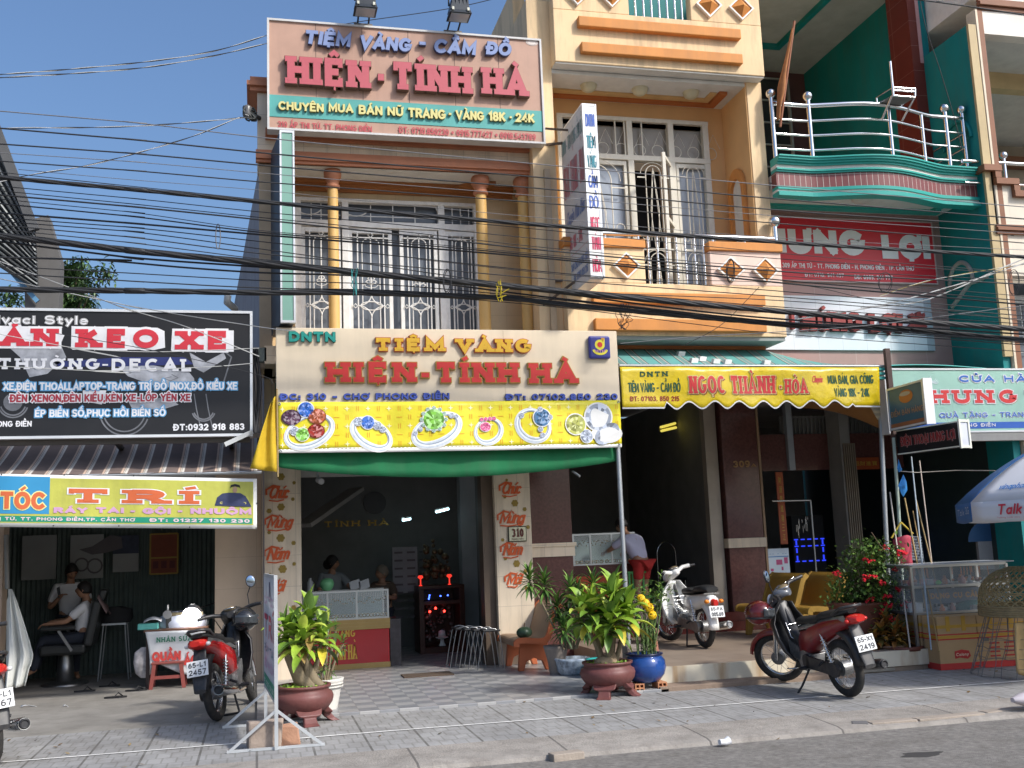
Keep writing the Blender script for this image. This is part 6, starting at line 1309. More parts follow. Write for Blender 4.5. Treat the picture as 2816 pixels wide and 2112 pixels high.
ml=moped('black motorbike with bright red tail light cover beside the lettered stand sign',G(X5,268,1335),-15,12,Mplast,Mbrd2,('65-L1','2457'),lean=8)
helmet('glossy black and grey helmet hanging on the bar of the left motorbike',atloc(ml,(.16,.83,.92)),mat('glossy black helmet',(.02,.02,.022),.1,coat=.8,var=.3,vs=5),20)
ms_=moped('small white step-through motorbike standing on the brown terrace',(5.58,12.9,.22),3,24,Mbwh,mat('white bike part',(.66,.66,.64),.35),('65-FA','005.69'),cub=True);ms_.scale=(.95,.95,.95)
p=G(X1,22,1618);moped('motorbike cut off by the left picture edge, only its tail and exhaust showing',(p.x-.07,p.y,0),24,10,Mplast,Mbrd2,('65-L1','2867'),lean=6)
# plants
def leafmats(n,cols):return[mat('%s leaf %d'%(n,i),c,.42,var=.18,vs=9,spec=.5)for i,c in enumerate(cols)]
Mdrac=leafmats('broad',((.27,.40,.04),(.20,.33,.035),(.12,.22,.03),(.42,.50,.08),(.55,.46,.05),(.30,.20,.06),(.08,.15,.03)))
def strap(b,base,d,L,w_,droop,mi,tw=0,seg=6,fold=.25):
 d=Ve(d).normalized();s=d.cross(Ve((0,0,1)));s=s.normalized()if s.length>.05 else Ve((1,0,0));vs=[];p=Ve(base);dd=d.copy()
 for i in range(seg+1):
  t=i/seg;ww=w_*(.35+.9*math.sin(math.pi*min(1,t*.85+.08)))*(1 if t<.98 else .12)*(1-t**4*.7)
  up=s.cross(dd).normalized();sd=(s+up*tw*t).normalized()
  vs+=[p-sd*ww/2+up*ww*fold,p,p+sd*ww/2+up*ww*fold]
  p=p+dd*L/seg;dd=(dd+Ve((0,0,-droop*(.5+t)/seg*2))).normalized()
 b.mi=mi;b.add(vs,[f for i in range(seg)for f in((3*i,3*i+1,3*i+4,3*i+3),(3*i+1,3*i+2,3*i+5,3*i+4))],True)
def dracaena(name,label,base,pot,heads,seed,soil=None,stems=True,scale=1.0):
 rnd=random.Random(seed);t=thing(name,label,'plant',base)
 B=Ve(base);b=MB();tr=MB()
 for hx,hy,hz,n,L in heads:
  c=B+Ve((hx,hy,hz))
  if stems:
   q=B+Ve((hx*.25+rnd.uniform(-.04,.04),hy*.25,0));tr.tube(bez([q,q.lerp(c,.5)+Ve((rnd.uniform(-.03,.03),0,0)),c],5),[.028]*6+[.018]*5,8)
  for k in range(n):
   az=k*2.399+rnd.uniform(-.3,.3);el=R(80-105*(k/n)**.8+rnd.uniform(-8,8))
   d=Ve((math.cos(az)*math.cos(el),math.sin(az)*math.cos(el),math.sin(el)))
   z=c+Ve((0,0,.10-.22*k/n));mi=rnd.choice([0,0,1,1,2,3,6])if k<n*.75 else rnd.choice([0,1,2,3,4,5,6])
   strap(b,z,d,L*rnd.uniform(.75,1.1)*scale,.082*rnd.uniform(.8,1.15)*scale,rnd.uniform(.5,1.0),mi,rnd.uniform(-.5,.5))
 b.build('foliage',Mdrac,t,fix=False)
 if stems:tr.build('stem',mat('grey plant stem',(.20,.16,.10),.8,bump=.3),t)
 return t
def bonsai_pot(label,c,r,m,feet=4,h=.3,rz=0.4):
 t=thing('plant_pot',label,'pot',c);b=MB();z=h*.33
 b.lathe([(r*.55,z),(r*.8,z+.02),(r*.98,z+.09),(r*1.02,z+.14),(r*.97,z+.18),(r*.86,z+.20),(r*.86,z+.225),(r*.93,z+.235),(r*.93,z+.255),(r*.80,z+.255),(r*.78,z+.2),(0,z+.19)],c,40);b.build('bowl',m,t)
 for k in range(feet):
  a=rz+2*math.pi*k/feet;d=Ve((math.cos(a),math.sin(a),0));q=Ve(c)+d*r*.62
  b=MB();s=Ve((-d.y,d.x,0));rings=[]
  for f,(o,zz,w_)in enumerate(((.0,z+.05,.13),(.06,z-.01,.11),(.05,.07,.06),(.09,.025,.065),(.13,.0,.075))):
   cc=q+d*o+Ve((0,0,zz));rings.append([cc+s*w_-d*.05,cc+s*w_+d*.03,cc-s*w_+d*.03,cc-s*w_-d*.05])
  b.loft(rings,smooth=False);b.build('foot',m,t,bevel=.01)
 b=MB();b.lathe([(0,z+.225),(r*.8,z+.215)],c,24);b.build('soil',mat('soil',(.09,.06,.035),.95,bump=.5),t)
 b=MB();rnd=random.Random(int(r*1000));
 for k in range(160):
  a,q=rnd.uniform(0,6.283),r*.78*math.sqrt(rnd.random());p=Ve(c)+Ve((q*math.cos(a),q*math.sin(a),z+.22))
  strap(b,p,(rnd.uniform(-1,1),rnd.uniform(-1,1),rnd.uniform(.3,1.2)),.05,.028,.5,rnd.randrange(3),seg=2)
 b.build('weeds',Mdrac,t,fix=False);return t
Mcl=mat('purple brown glazed clay',(.145,.05,.045),.5,var=.2,vs=6,bump=.15,bs=30,dirt=.25)
cL=Ve((.44,10.76,0))
bonsai_pot('wide purple brown footed bowl pot beside the stand sign',cL,.285,Mcl,4,.3,.2)
dracaena('potted_plant','broad leaved yellow green plant with thick trunk in the left footed bowl',cL+Ve((0,0,.31)),None,[(-.08,0,.50,26,.27),(.06,.04,.61,28,.28),(.0,-.1,.46,22,.28),(.18,-.02,.46,18,.28),(-.16,.08,.46,14,.27)],4)
b=MB();b.tube([cL+Ve((.1,-.03,.3)),cL+Ve((-.02,0,.42)),cL+Ve((-.12,0,.62)),cL+Ve((-.08,0,.85))],[.07,.085,.06,.03],12);b.tube([cL+Ve((.2,-.05,.3)),cL+Ve((.1,-.02,.38)),cL+Ve((0,0,.6))],[.04,.06,.045],10)
b.build('old_trunk',mat('grey plant stem',(.2,.16,.1)),None,'gnarled grey trunk base rising from soil of the left footed bowl','trunk')
cR=Ve((3.63,11.02,0))
bonsai_pot('wide purple brown footed bowl pot next to the blue glazed pot',cR,.29,Mcl,4,.3,-.5)
dracaena('potted_plant','full broad leaved plant with yellow tips in the right footed bowl',cR+Ve((0,0,.31)),None,[(-.14,0,.54,26,.30),(.10,.02,.63,28,.30),(.24,-.06,.48,20,.30),(-.26,-.02,.52,20,.31),(.0,-.16,.42,22,.30),(.16,.1,.69,16,.29),(.08,-.1,.52,16,.31)],9)
b=MB();b.ball(cR+Ve((-.02,-.02,.34)),.11,1.2,1,.7);b.ball(cR+Ve((.06,.02,.37)),.08);b.build('root_stone',mat('tan root',(.3,.22,.14),.9,bump=.5),None,'knobbly tan root stump in the soil of the right footed bowl','root')
Mnar=leafmats('narrow',((.07,.15,.03),(.045,.10,.025),(.11,.22,.04),(.18,.30,.05)))
def spiky(name,label,base,heads,seed,L=.2,w_=.026,n=40,m=Mnar):
 rnd=random.Random(seed);t=thing(name,label,'plant',base);b=MB();tr=MB();B=Ve(base)
 for hx,hy,hz in heads:
  c=B+Ve((hx,hy,hz));tr.tube(bez([B+Ve((hx*.2,hy*.2,0)),B.lerp(c,.55)+Ve((hx*.1,0,.05)),c],5),.013,6)
  for k in range(n):
   az=k*2.4;el=R(75-120*(k/n));d=Ve((math.cos(az)*math.cos(el),math.sin(az)*math.cos(el),math.sin(el)))
   strap(b,c+Ve((0,0,.08-.16*k/n)),d,L*rnd.uniform(.7,1.15),w_,rnd.uniform(.3,.8),rnd.choice([0,0,1,2,3]if k<n/2 else[0,1,1,2]),seg=4)
 b.build('foliage',m,t,fix=False);tr.build('stem',mat('grey plant stem',(.2,.16,.1)),t);return t
pz=A(V8,650,650,11.6)
bp=G(V8,790,1160,.03)+Ve((0,.3,0))
spiky('potted_plant','tall narrow leaved dark green plant behind the right footed bowl',bp+Ve((0,0,.3)),[(pz.x-bp.x,0,pz.z-.33),(A(V8,745,660,11.6).x-bp.x,.05,A(V8,745,660,11.6).z-.36),(.1,-.05,.62),(-.15,.05,.48),(.28,0,.5),(.0,.1,.34),(-.12,-.1,.25),(.15,-.15,.25),(-.02,-.12,.68),(.34,.08,.72)],21,.22,.028,46)
t=thing('plant_pot','blue and white patterned pot half hidden behind the right footed bowl','pot',bp);b=MB();b.lathe([(.15,0),(.19,.04),(.21,.16),(.225,.19),(.20,.2),(.18,.17),(0,.17)],bp,28);b.build('bowl',mat('blue white glaze',(.32,.38,.45),.25,var=.6,vs=16),t)
t=thing('plant_dish','two stacked turquoise plastic dishes by the blue patterned pot','dish',bp+Ve((.22,-.45,0)));b=MB()
for z in(.0,.13):b.lathe([(.16,z),(.19,z+.06),(.20,z+.065),(.17,z+.06),(.14,z+.02),(0,z+.02)],bp+Ve((.22,-.45,.02)),24)
b.build('dish',mat('turquoise plastic dish',(.04,.36,.33),.35),t)
cB=G(V0,1411,1497);cB.z=0;cB.y+=.22
for s,lab in((-.12,'hollow orange brick under the left side of the blue pot'),(.14,'hollow orange brick under the right side of the blue pot')):
 q=cB+Ve((s,-.06,0));t=thing('hollow_brick',lab,'brick',q,group='bricks under the blue pot');b=MB();w_=.046;
 for i in range(3):b.box(q.x-w_+i*w_-.006,q.x-w_+i*w_+.006,q.y-.09,q.y+.1,0,.095)
 for i in range(3):b.box(q.x-w_+.006,q.x-.006,q.y-.089,q.y+.1,.0+i*.0415,.012+i*.0415);b.box(q.x+.006,q.x+w_-.006,q.y-.089,q.y+.1,.0+i*.0415,.012+i*.0415)
 b.build('brick',mat('orange brick',(.48,.22,.11),.9,var=.15),t)
t=thing('plant_pot','glossy blue glazed pot standing on two hollow bricks','pot',cB+Ve((0,0,.097)));b=MB();b.lathe([(.13,.0),(.17,.02),(.215,.08),(.235,.15),(.225,.22),(.195,.265),(.185,.275),(.205,.285),(.20,.30),(.17,.30),(.16,.25),(0,.25)],cB+Ve((0,0,.097)),36);b.build('bowl',mat('blue glaze',(.015,.06,.24),.16,var=.2,vs=6,coat=.5),t)
b=MB();b.lathe([(.186,.276),(.208,.285),(.203,.302),(.17,.302)],cB+Ve((0,0,.0975)),36);b.build('rim',mat('dark blue rim',(.01,.015,.05),.3),t)
t=thing('flowering_plant','thin stemmed plant with yellow flower clusters growing in the blue pot','plant',cB+Ve((0,0,.36)));b=MB();fl_=MB();lf=MB();rnd=random.Random(5)
for k in range(22):
 x,y=rnd.uniform(-.02,.13),rnd.uniform(-.06,.06);b.tube([cB+Ve((x,y,.35)),cB+Ve((x+rnd.uniform(-.02,.02),y,.62)),cB+Ve((x+rnd.uniform(-.05,.05),y,rnd.uniform(.68,.82)))],.005,5)
 for q in range(14):strap(lf,cB+Ve((x,y,.4+.025*q)),(rnd.uniform(-1,1),rnd.uniform(-1,1),rnd.uniform(.3,1.2)),.045,.012,.3,rnd.randrange(4),seg=2)
for c in((-.02,-.06,.98),(.07,-.06,.88),(.03,-.05,.93),(.1,-.06,.8)):
 for k in range(46):d=Ve((rnd.gauss(0,1),rnd.gauss(0,1),rnd.gauss(0,1))).normalized();fl_.obox(cB+Ve(c)+d*.042,d.orthogonal().normalized()*.016,d.cross(d.orthogonal()).normalized()*.016,d*.003)
for sx,sz in((-.1,.62),(-.13,.82),(.03,.9),(.2,.85),(.26,.95)):
 b.tube(bez([cB+Ve((sx*.3-.03,0,.35)),cB+Ve((sx*.6,0,.55)),cB+Ve((sx,0,sz+.1))],4),.008,6)
 for q in range(60):c=cB+Ve((sx,0,sz))+Ve((rnd.gauss(0,.06),rnd.gauss(0,.05),rnd.gauss(.1,.08)));strap(lf,c,(rnd.uniform(-1,1),rnd.uniform(-1,1),rnd.uniform(-.2,1)),.075,.018,.4,rnd.randrange(4),seg=3)
b.build('stem',mat('green stem',(.10,.15,.05),.7),t);lf.build('foliage',Mnar,t,fix=False);fl_.build('flower',mat('yellow petals',(.80,.50,.01),.6,var=.15,vs=30),t)
p=cL+Ve((.24,.62,.03));t=thing('plant_pot','white ribbed pot behind the left footed bowl','pot',p);b=MB();b.lathe([(.13,0),(.15,.1),(.17,.22),(.19,.27),(.20,.30),(.17,.30),(0,.27)],p,30)
for z in(.22,.25,.28):b.torus(p+Ve((0,0,z)),.185,.008,'z',30,6)
b.build('bowl',mat('white pot glaze',(.62,.60,.55),.5,dirt=.15),t)
spiky('potted_plant','small twiggy green plant in the white ribbed pot',p+Ve((0,0,.27)),[(x,y,z)for x,y,z in((-.08,0,.1),(.07,.02,.12),(.0,-.05,.18),(.12,-.02,.5),(.2,0,.36),(.05,0,.62))],31,.07,.02,16)
# bush with red flowers
def bush(label,c,rx,ry,rz_,n,mats_,seed,red=0,leaf=.045,pot=None,cat='plant',name='flowering_bush',base=None):
 rnd=random.Random(seed);base=base or c;t=thing(name,label,cat,base);b=MB();tw=MB();C=Ve(c);cl=[]
 for k in range(34):
  d=Ve((rnd.gauss(0,1),rnd.gauss(0,1),rnd.gauss(0,1))).normalized();cl.append(C+Ve((d.x*rx,d.y*ry,d.z*rz_))*1.0*rnd.uniform(.45,1.0)-C*0 if False else C+Ve((d.x*rx*rnd.uniform(.35,1),d.y*ry*rnd.uniform(.35,1),d.z*rz_*rnd.uniform(.35,1))))
 for q in cl:tw.tube(bez([Ve(base),Ve(base).lerp(q,.5)+Ve((0,0,.06)),q],4),[.012,.011,.011,.01,.008,.007,.006,.005,.004],5)
 for k in range(n):
  q=rnd.choice(cl)+Ve((rnd.gauss(0,rx*.2),rnd.gauss(0,ry*.2),rnd.gauss(0,rz_*.16)))
  strap(b,q,(rnd.uniform(-1,1),rnd.uniform(-1,1),rnd.uniform(-.5,1)),leaf*rnd.uniform(.7,1.3),leaf*.5,.4,rnd.randrange(len(mats_)),seg=2,fold=.15)
 b.build('foliage',mats_,t,fix=False);tw.build('stem',mat('brown twig',(.12,.08,.05),.8),t)
 if red:
  f=MB()
  for k in range(red):
   d=Ve((rnd.gauss(0,.8),-abs(rnd.gauss(0,1)),rnd.gauss(0,.8))).normalized();q=C+Ve((d.x*rx,d.y*ry,d.z*rz_))*.95
   for j in range(12):e=Ve((rnd.gauss(0,.03),rnd.gauss(0,.02),rnd.gauss(0,.018)));f.obox(q+e,(.014,.004,rnd.uniform(-.006,.006)),(0,.012,.004),(0,0,.006))
  f.build('flower',mat('red petals',(.58,.015,.03),.55,var=.2,vs=30),t)
 return t
Mbush=leafmats('bush',((.11,.20,.04),(.07,.14,.03),(.16,.27,.05),(.05,.09,.02)))
bc=A(W8,470,400,12.0)
bush('tall green bush covered in small red flowers beside the right steel post',bc,.46,.40,.62,4200,Mbush,12,13,.058,base=(bc.x,12.05,.72))
b=MB();p=Ve((bc.x-.12,12.05,.22));t=thing('plant_pot','large red brown round pot of the red flowered bush','pot',p);b.lathe([(.24,0),(.30,.1),(.34,.35),(.36,.50),(.38,.52),(.34,.54),(.31,.5),(0,.48)],p,32);b.build('bowl',mat('red brown clay',(.16,.055,.035),.6,var=.15),t)
Mcro=leafmats('croton',((.26,.11,.025),(.16,.12,.03),(.34,.18,.03),(.09,.10,.025)))
p=G(W8,655,955);p.z=.07
t=thing('plant_pot','small brown clay pot standing on grey tiles, holding the orange leaved plant','pot',p);b=MB();b.lathe([(.10,0),(.14,.16),(.155,.17),(.155,.19),(.13,.19),(0,.17)],p,24);b.build('bowl',mat('brown clay',(.22,.13,.085),.7,var=.12),t)
spiky('potted_plant','orange and brown leaved plant in the small clay pot',p+Ve((0,0,.18)),[(-.12,0,.12),(.1,.02,.14),(0,-.08,.1),(-.02,.05,.24),(.17,-.04,.06),(-.2,.03,.05)],44,.17,.05,26,Mcro)
q=p+Ve((.0,.0,-.07));t=thing('paving_slab','loose grey paving slab under the small clay pot','slab',q);b=MB();b.box(q.x-.2,q.x+.2,q.y-.16,q.y+.2,0.0,.035);b.build('slab',mat('loose grey slab',(.3,.27,.22),.9,var=.15),t,bevel=.006)
t=thing('paving_slab','loose grey paving slab lying lower left of the small clay pot','slab',q+Ve((-.33,-.05,0)));b=MB();b.box(q.x-.62,q.x-.16,q.y-.28,q.y-.165,0,.04);b.build('slab',mat('loose grey slab',(.3,.27,.22)),t,bevel=.006)
p=G(W8,800,965);p.y+=.15;t=thing('plant_pot','plain red brown plastic pot left of the cardboard boxes','pot',p);b=MB();b.lathe([(.14,0),(.185,.2),(.21,.205),(.215,.25),(.18,.25),(0,.22)],p,28);b.build('bowl',mat('red brown plastic pot',(.15,.045,.03),.5),t)
p=G(W8,540,945);p.y+=.2;t=thing('plant_pot','tall pale stone vase behind the orange leaved plant','pot',p);b=MB();b.lathe([(.10,0),(.11,.05),(.09,.09),(.15,.22),(.19,.42),(.20,.48),(.16,.48),(0,.45)],p,24);b.build('bowl',mat('pale stone',(.36,.33,.28),.9,var=.15),t)
t=thing('flowering_bush','thin trailing green plant with red blossoms in front of the pale pole','plant',A(W8,740,820,11.6));b=MB();f=MB();s_=MB();rnd=random.Random(8)
path=bez([A(W8,x,y,11.7)for x,y in((745,780),(740,620),(700,480),(690,300),(700,180),(620,150),(560,100),(500,10))],8);s_.tube(path,.006,5)
for q in path[:40]:
 for k in range(5):strap(b,q+Ve((rnd.gauss(0,.04),rnd.gauss(0,.04),rnd.gauss(0,.03))),(rnd.uniform(-1,1),rnd.uniform(-1,1),rnd.uniform(-.6,1)),.05,.022,.4,rnd.randrange(4),seg=2)
for x,y in((715,150),(650,622),(750,515)):
 for j in range(16):f.obox(A(W8,x,y,11.6)+Ve((rnd.gauss(0,.035),rnd.gauss(0,.02),rnd.gauss(0,.02))),(.014,.004,.003),(0,.012,.004),(0,0,.006))
b.build('foliage',Mbush,t,fix=False);f.build('flower',mat('red petals',(.58,.015,.03)),t);s_.build('stem',mat('brown twig',(.12,.08,.05)),t)
# tree behind the billboard
c=A(V3,375,1640,28);t=thing('tree','feathery green tree top behind the black billboard next to the grey house','tree',(c.x-.3,28,-.1));b=MB();rnd=random.Random(3);tr=MB()
tr.tube([(c.x-.3,28,-.1),(c.x-.25,28,4),(c.x-.1,28,c.z-1)],[.16,.12,.06],8);cl=[c+Ve((rnd.gauss(0,.5),rnd.gauss(0,.6),rnd.gauss(-.2,.5)))for k in range(40)]+[c+Ve((rnd.uniform(-.2,.25),0,rnd.uniform(.4,1.0)))for k in range(8)]+[c+Ve((rnd.uniform(.6,1.3),0,rnd.uniform(-.8,-.35)))for k in range(7)]
for q in cl:
 tr.tube([(c.x-.1,28,c.z-1),Ve((c.x-.1,28,c.z-1)).lerp(q,.6)+Ve((0,0,.1)),q],[.04,.02,.008],5)
 for k in range(150):strap(b,q+Ve((rnd.gauss(0,.15),rnd.gauss(0,.13),rnd.gauss(0,.12))),(rnd.uniform(-1,1),rnd.uniform(-1,1),rnd.uniform(-1,.5)),.17,.05,.5,rnd.randrange(4),seg=2)
b.build('crown',leafmats('tree',((.08,.15,.045),(.05,.10,.03),(.12,.19,.06),(.04,.08,.03))),t,fix=False);tr.build('trunk',mat('tree bark',(.14,.10,.07),.9),t)
# benches
def bench(label,c,mp,me,L=1.05,s=1.0,rz=0,prints=None):
 """concrete S-curved garden bench facing local -x, lengthwise along y"""
 t=thing('garden_bench',label,'bench',c,R(rz));P=bez([(-.27*s,.36*s),(-.25*s,.43*s),(-.12*s,.44*s),(.1*s,.42*s),(.2*s,.47*s),(.27*s,.65*s),(.34*s,.85*s),(.42*s,.93*s)],5);P=[Ve((p[0],p[1]))for p in P]
 th=.05;l,r,_=offset_line([tuple(p)for p in P],th/2);out=[(p.x,p.y)for p in l]+[(p.x,p.y)for p in reversed(r)]
 n=len(l)
 def slab(y0,y1,m,nm,th=th):
  l,r,_=offset_line([tuple(p)for p in P],th/2)
  b=MB();b.loft([[Ve((l[i].x,y0,l[i].y)),Ve((l[i].x,y1,l[i].y)),Ve((r[i].x,y1,r[i].y)),Ve((r[i].x,y0,r[i].y))]for i in range(n)],smooth=False);return b.build(nm,m,t,bevel=.006)
 slab(-L/2+.05,L/2-.05,mp,'seat');slab(-L/2,-L/2+.049,me,'edge_rim',.07);slab(L/2-.049,L/2,me,'edge_rim',.07)
 for y in(-L/2+.12,L/2-.2):
  b=MB();b.prism([(-.22*s,0),(-.14*s,0),(-.1*s,.13*s),(0.02*s,.18*s),(.14*s,.13*s),(.19*s,0),(.27*s,0),(.22*s,.3*s),(.24*s,.44*s),(-.2*s,.41*s),(-.19*s,.3*s)],y,y+.08);b.build('leg',me,t,bevel=.01)
 if prints:
  fr=Fr((.275*s+.0,0,.62*s),(0,-1,0),Ve((.07,0,.2)).normalized(),Ve((-.2,0,.07)).normalized());b=MB();rnd=random.Random(2)
  for row,(v,hh,wd)in enumerate(((.17,.012,.5),(.115,.022,.62),(.06,.012,.55))):
   u=-wd/2
   while u<wd/2:w_=rnd.uniform(.02,.05);poly(b,fr,[(u,v),(u+w_,v),(u+w_,v+hh),(u,v+hh)],.035);u+=w_+.012
  b.build('faded_print',prints,t)
 return t
bench('terracotta rimmed tan concrete garden bench by the cream pillar with 310',(3.42,13.75,.03),mat('tan concrete seat',(.30,.20,.13),.6,var=.12),mat('terracotta bench rim',(.48,.13,.05),.6,var=.08),1.0,.88,0)
p=G(V8,680,1150,.03);t=thing('stone_pot','rough grey stone planter next to the terracotta rimmed bench','pot',p+Ve((0,.15,0)));b=MB();b.lathe([(.09,0),(.11,.15),(.15,.3),(.16,.34),(.13,.34),(0,.32)],p+Ve((0,.15,0)),14);b.build('bowl',mat('grey stone',(.25,.21,.18),.9,var=.2,bump=.4),t)
p=G(V8,490,985,.45);p=Ve((3.33,13.42,.425));t=thing('dark_melon','dark green ribbed gourd lying on the terracotta rimmed bench','gourd',p);b=MB();vs=[]
n,m=24,10
for i in range(m+1):
 a=math.pi*i/m
 for j in range(n):rr=.105*(1-.10*abs(math.sin(4*math.pi*j/n*1.0)));vs.append(p+Ve((math.sin(a)*math.cos(2*math.pi*j/n)*rr,math.sin(a)*math.sin(2*math.pi*j/n)*rr,.08+.075*math.cos(a))))
b.add(vs,[(i*n+j,(i+1)*n+j,(i+1)*n+(j+1)%n,i*n+(j+1)%n)for i in range(m)for j in range(n)],True);b.build('fruit',mat('dark green rind',(.025,.05,.03),.45,var=.4,vs=14),t);b=MB();b.tube([p+Ve((0,0,.15)),p+Ve((.01,0,.2))],.008,6);b.build('stalk',mat('brown twig',(.12,.08,.05)),t)
My1=mat('ochre bench concrete',(.36,.20,.03),.5,var=.1);My2=mat('ochre bench rim',(.42,.25,.05),.5);Mpr=prt('faded red print',(.30,.07,.02))
def benchat(label,v,x,y,z,Yoff,**k):bench(label,(x,Yoff,z),My1,My2,1.0,.9,0,Mpr)
benchat('ochre concrete garden bench with faded print, nearer the maroon pillar',W6,7.02,0,.22,13.95)
benchat('ochre concrete garden bench with faded print, nearer the flowering bush',W6,7.42,0,.22,13.55)
# people
def skin(joints,edges,sub=2):
 """grow one continuous surface round a skeleton: joints = [(x, y, z, rx[, ry])]"""
 me=bpy.data.meshes.new('s');me.from_pydata([j[:3]for j in joints],edges,[]);o=bpy.data.objects.new('s',me);COL.objects.link(o)
 m=o.modifiers.new('k','SKIN');m.use_smooth_shade=True
 if not me.skin_vertices:me.attributes
 import bmesh
 b=bmesh.new();b.from_mesh(me);ly=b.verts.layers.skin.verify();b.verts.ensure_lookup_table()
 for v,j in zip(b.verts,joints):v[ly].radius=(j[3],j[4]if len(j)>4 else j[3]);v[ly].use_root=False
 b.verts[0][ly].use_root=True;b.to_mesh(me);b.free()
 s=o.modifiers.new('u','SUBSURF');s.levels=sub;s.render_levels=sub
 dg=bpy.context.evaluated_depsgraph_get();e=o.evaluated_get(dg);em=e.to_mesh()
 P=[v.co.copy()for v in em.vertices];F=[tuple(p.vertices)for p in em.polygons];e.to_mesh_clear()
 bpy.data.objects.remove(o);bpy.data.meshes.remove(me);return P,F
Msk=mat('warm brown skin',(.34,.18,.11),.55,var=.06);Mhair=mat('black hair',(.012,.010,.010),.5,bump=.4,bs=90)
def person(label,loc,rz,J,shirt,trousers,hair=Mhair,long_hair=False,sleeves='short',shorts=False,skinm=Msk,legs=True,curl=.6):
 """J: joint positions (local, person faces -y, +x is their left): pelvis chest neck head sl el hl sr er hr (shoulder elbow hand) + kl al tl kr ar tr"""
 t=thing('person',label,'person',loc,R(rz));V={k:Ve(v)for k,v in J.items()}
 jn=[];ed=[];ix={}
 def add(k,p,r,par=None,ry=None):
  ix[k]=len(jn);jn.append((*p,r,ry or r));
  if par is not None:ed.append((ix[par],ix[k]))
 pe,ch,nk,hd=V['pelvis'],V['chest'],V['neck'],V['head']
 add('pelvis',pe,.13,None,.10);add('waist',pe.lerp(ch,.5),.12,'pelvis',.09);add('chest',ch,.145,'waist',.10);add('nb',ch.lerp(nk,.75),.065,'chest');add('neck',nk,.05,'nb');add('skull0',nk.lerp(hd,.6),.055,'neck')
 for s in 'lr':
  S,E,H_=V['s'+s],V['e'+s],V['h'+s]
  add('s'+s,S,.055,'chest');add('u'+s,S.lerp(E,.5),.045,'s'+s);add('e'+s,E,.037,'u'+s);add('f'+s,E.lerp(H_,.4),.036,'e'+s);add('w'+s,H_,.024,'f'+s)
  d=(H_-E).normalized();add('p'+s,H_+d*.05,.026,'w'+s,.02);add('q'+s,H_+d*.085,.028,'p'+s,.016)
 if legs:
  for s in 'lr':
   K,A_,T=V['k'+s],V['a'+s],V['t'+s];hip=pe+Ve(((.085 if s=='l' else-.085),0,-.05))
   add('hip'+s,hip,.088,'pelvis');add('th'+s,hip.lerp(K,.5),.075,'hip'+s);add('k'+s,K,.055,'th'+s);add('cf'+s,K.lerp(A_,.35),.055,'k'+s);add('a'+s,A_,.036,'cf'+s);add('t'+s,T,.032,'a'+s)
 P,F=skin(jn,ed);b=MB();b.add(P,F,True)
 f=(V['look']).normalized();up=(hd-nk).normalized();sd=f.cross(up).normalized();up=sd.cross(f).normalized();mx=Matrix((sd,f,up)).transposed()
 vs=[];n,m=20,14
 for i in range(m+1):
  a=math.pi*i/m
  for j in range(n):
   q=2*math.pi*j/n;x,y,z=math.sin(a)*math.cos(q),math.sin(a)*math.sin(q),math.cos(a)
   x*=.074*(1-.22*max(0,-z));y*=.093;z*=.112
   if y>.05 and abs(x)<.022 and-.045<z<.01:y+=.018*(1-abs(x)/.022)
   if y>.05 and .0<z<.03 and .015<abs(x)<.05:y-=.008
   vs.append(hd+mx@Ve((x,y,z)))
 b.add(vs,[(i*n+j,(i+1)*n+j,(i+1)*n+(j+1)%n,i*n+(j+1)%n)for i in range(m)for j in range(n)],True)
 for s in(-1,1):b.ball(hd+mx@Ve((s*.076,-.005,-.005)),.028,.35,.8,1.1,8,6,mx)
 for s in 'lr':
  E,H_=V['e'+s],V['h'+s];d=(H_-E).normalized();sx=d.cross(Ve((0,0,1)));sx=sx.normalized()if sx.length>.1 else Ve((1,0,0));dn=sx.cross(d).normalized()*(-1 if sx.cross(d).z>0 else 1)
  for k,L in enumerate((.065,.078,.072,.055)):
   o=H_+d*.085+sx*(k-1.5)*.0175;d2=(d+dn*curl).normalized();d3=(d+dn*curl*2.4).normalized()
   PP,FF=skin([(*(o-d*.025),.009),(*o,.0085),(*(o+d2*L*.5),.0078),(*(o+d3*L*.5+d2*L*.5),.006)],[(0,1),(1,2),(2,3)],1);b.add(PP,FF,True)
  o=H_+d*.03+sx*.026;PP,FF=skin([(*o,.011),(*(o+(d+sx*1.1).normalized()*.035),.0095),(*(o+(d+sx*1.1).normalized()*.035+(d+dn*.5)*.028),.007)],[(0,1),(1,2)],1);b.add(PP,FF,True)
 b.build('body',skinm,t)
 b=MB();vs=[]
 for i in range(9):
  a=math.pi*.62*i/8
  for j in range(n):
   q=2*math.pi*j/n;y0=math.sin(q);a2=a*(1-.42*max(0,y0))if not long_hair else a*(1.15-.55*max(0,y0))
   vs.append(hd+mx@Ve((math.sin(a2)*math.cos(q)*.082,math.sin(a2)*math.sin(q)*.102-.006,math.cos(a2)*.122)))
 b.add(vs,[(i*n+j,(i+1)*n+j,(i+1)*n+(j+1)%n,i*n+(j+1)%n)for i in range(8)for j in range(n)],True)
 if long_hair:b.ball(hd+mx@Ve((0,-.085,-.03)),.06,1,.9,1.2)
 b.build('hair',hair,t,thick=.008)
 b=MB();
 for s in(-1,1):b.ball(hd+mx@Ve((s*.03,.083,.012)),.009,1.4,.5,.7,8,6,mx)
 b.build('eyes',mat('dark eyes',(.03,.02,.02),.3),t)
 b=MB();b.ball(hd+mx@Ve((0,.086,-.055)),.016,1.4,.4,.35,10,6,mx);b.build('mouth',mat('lips',(.28,.10,.08),.5),t)
 e=.014
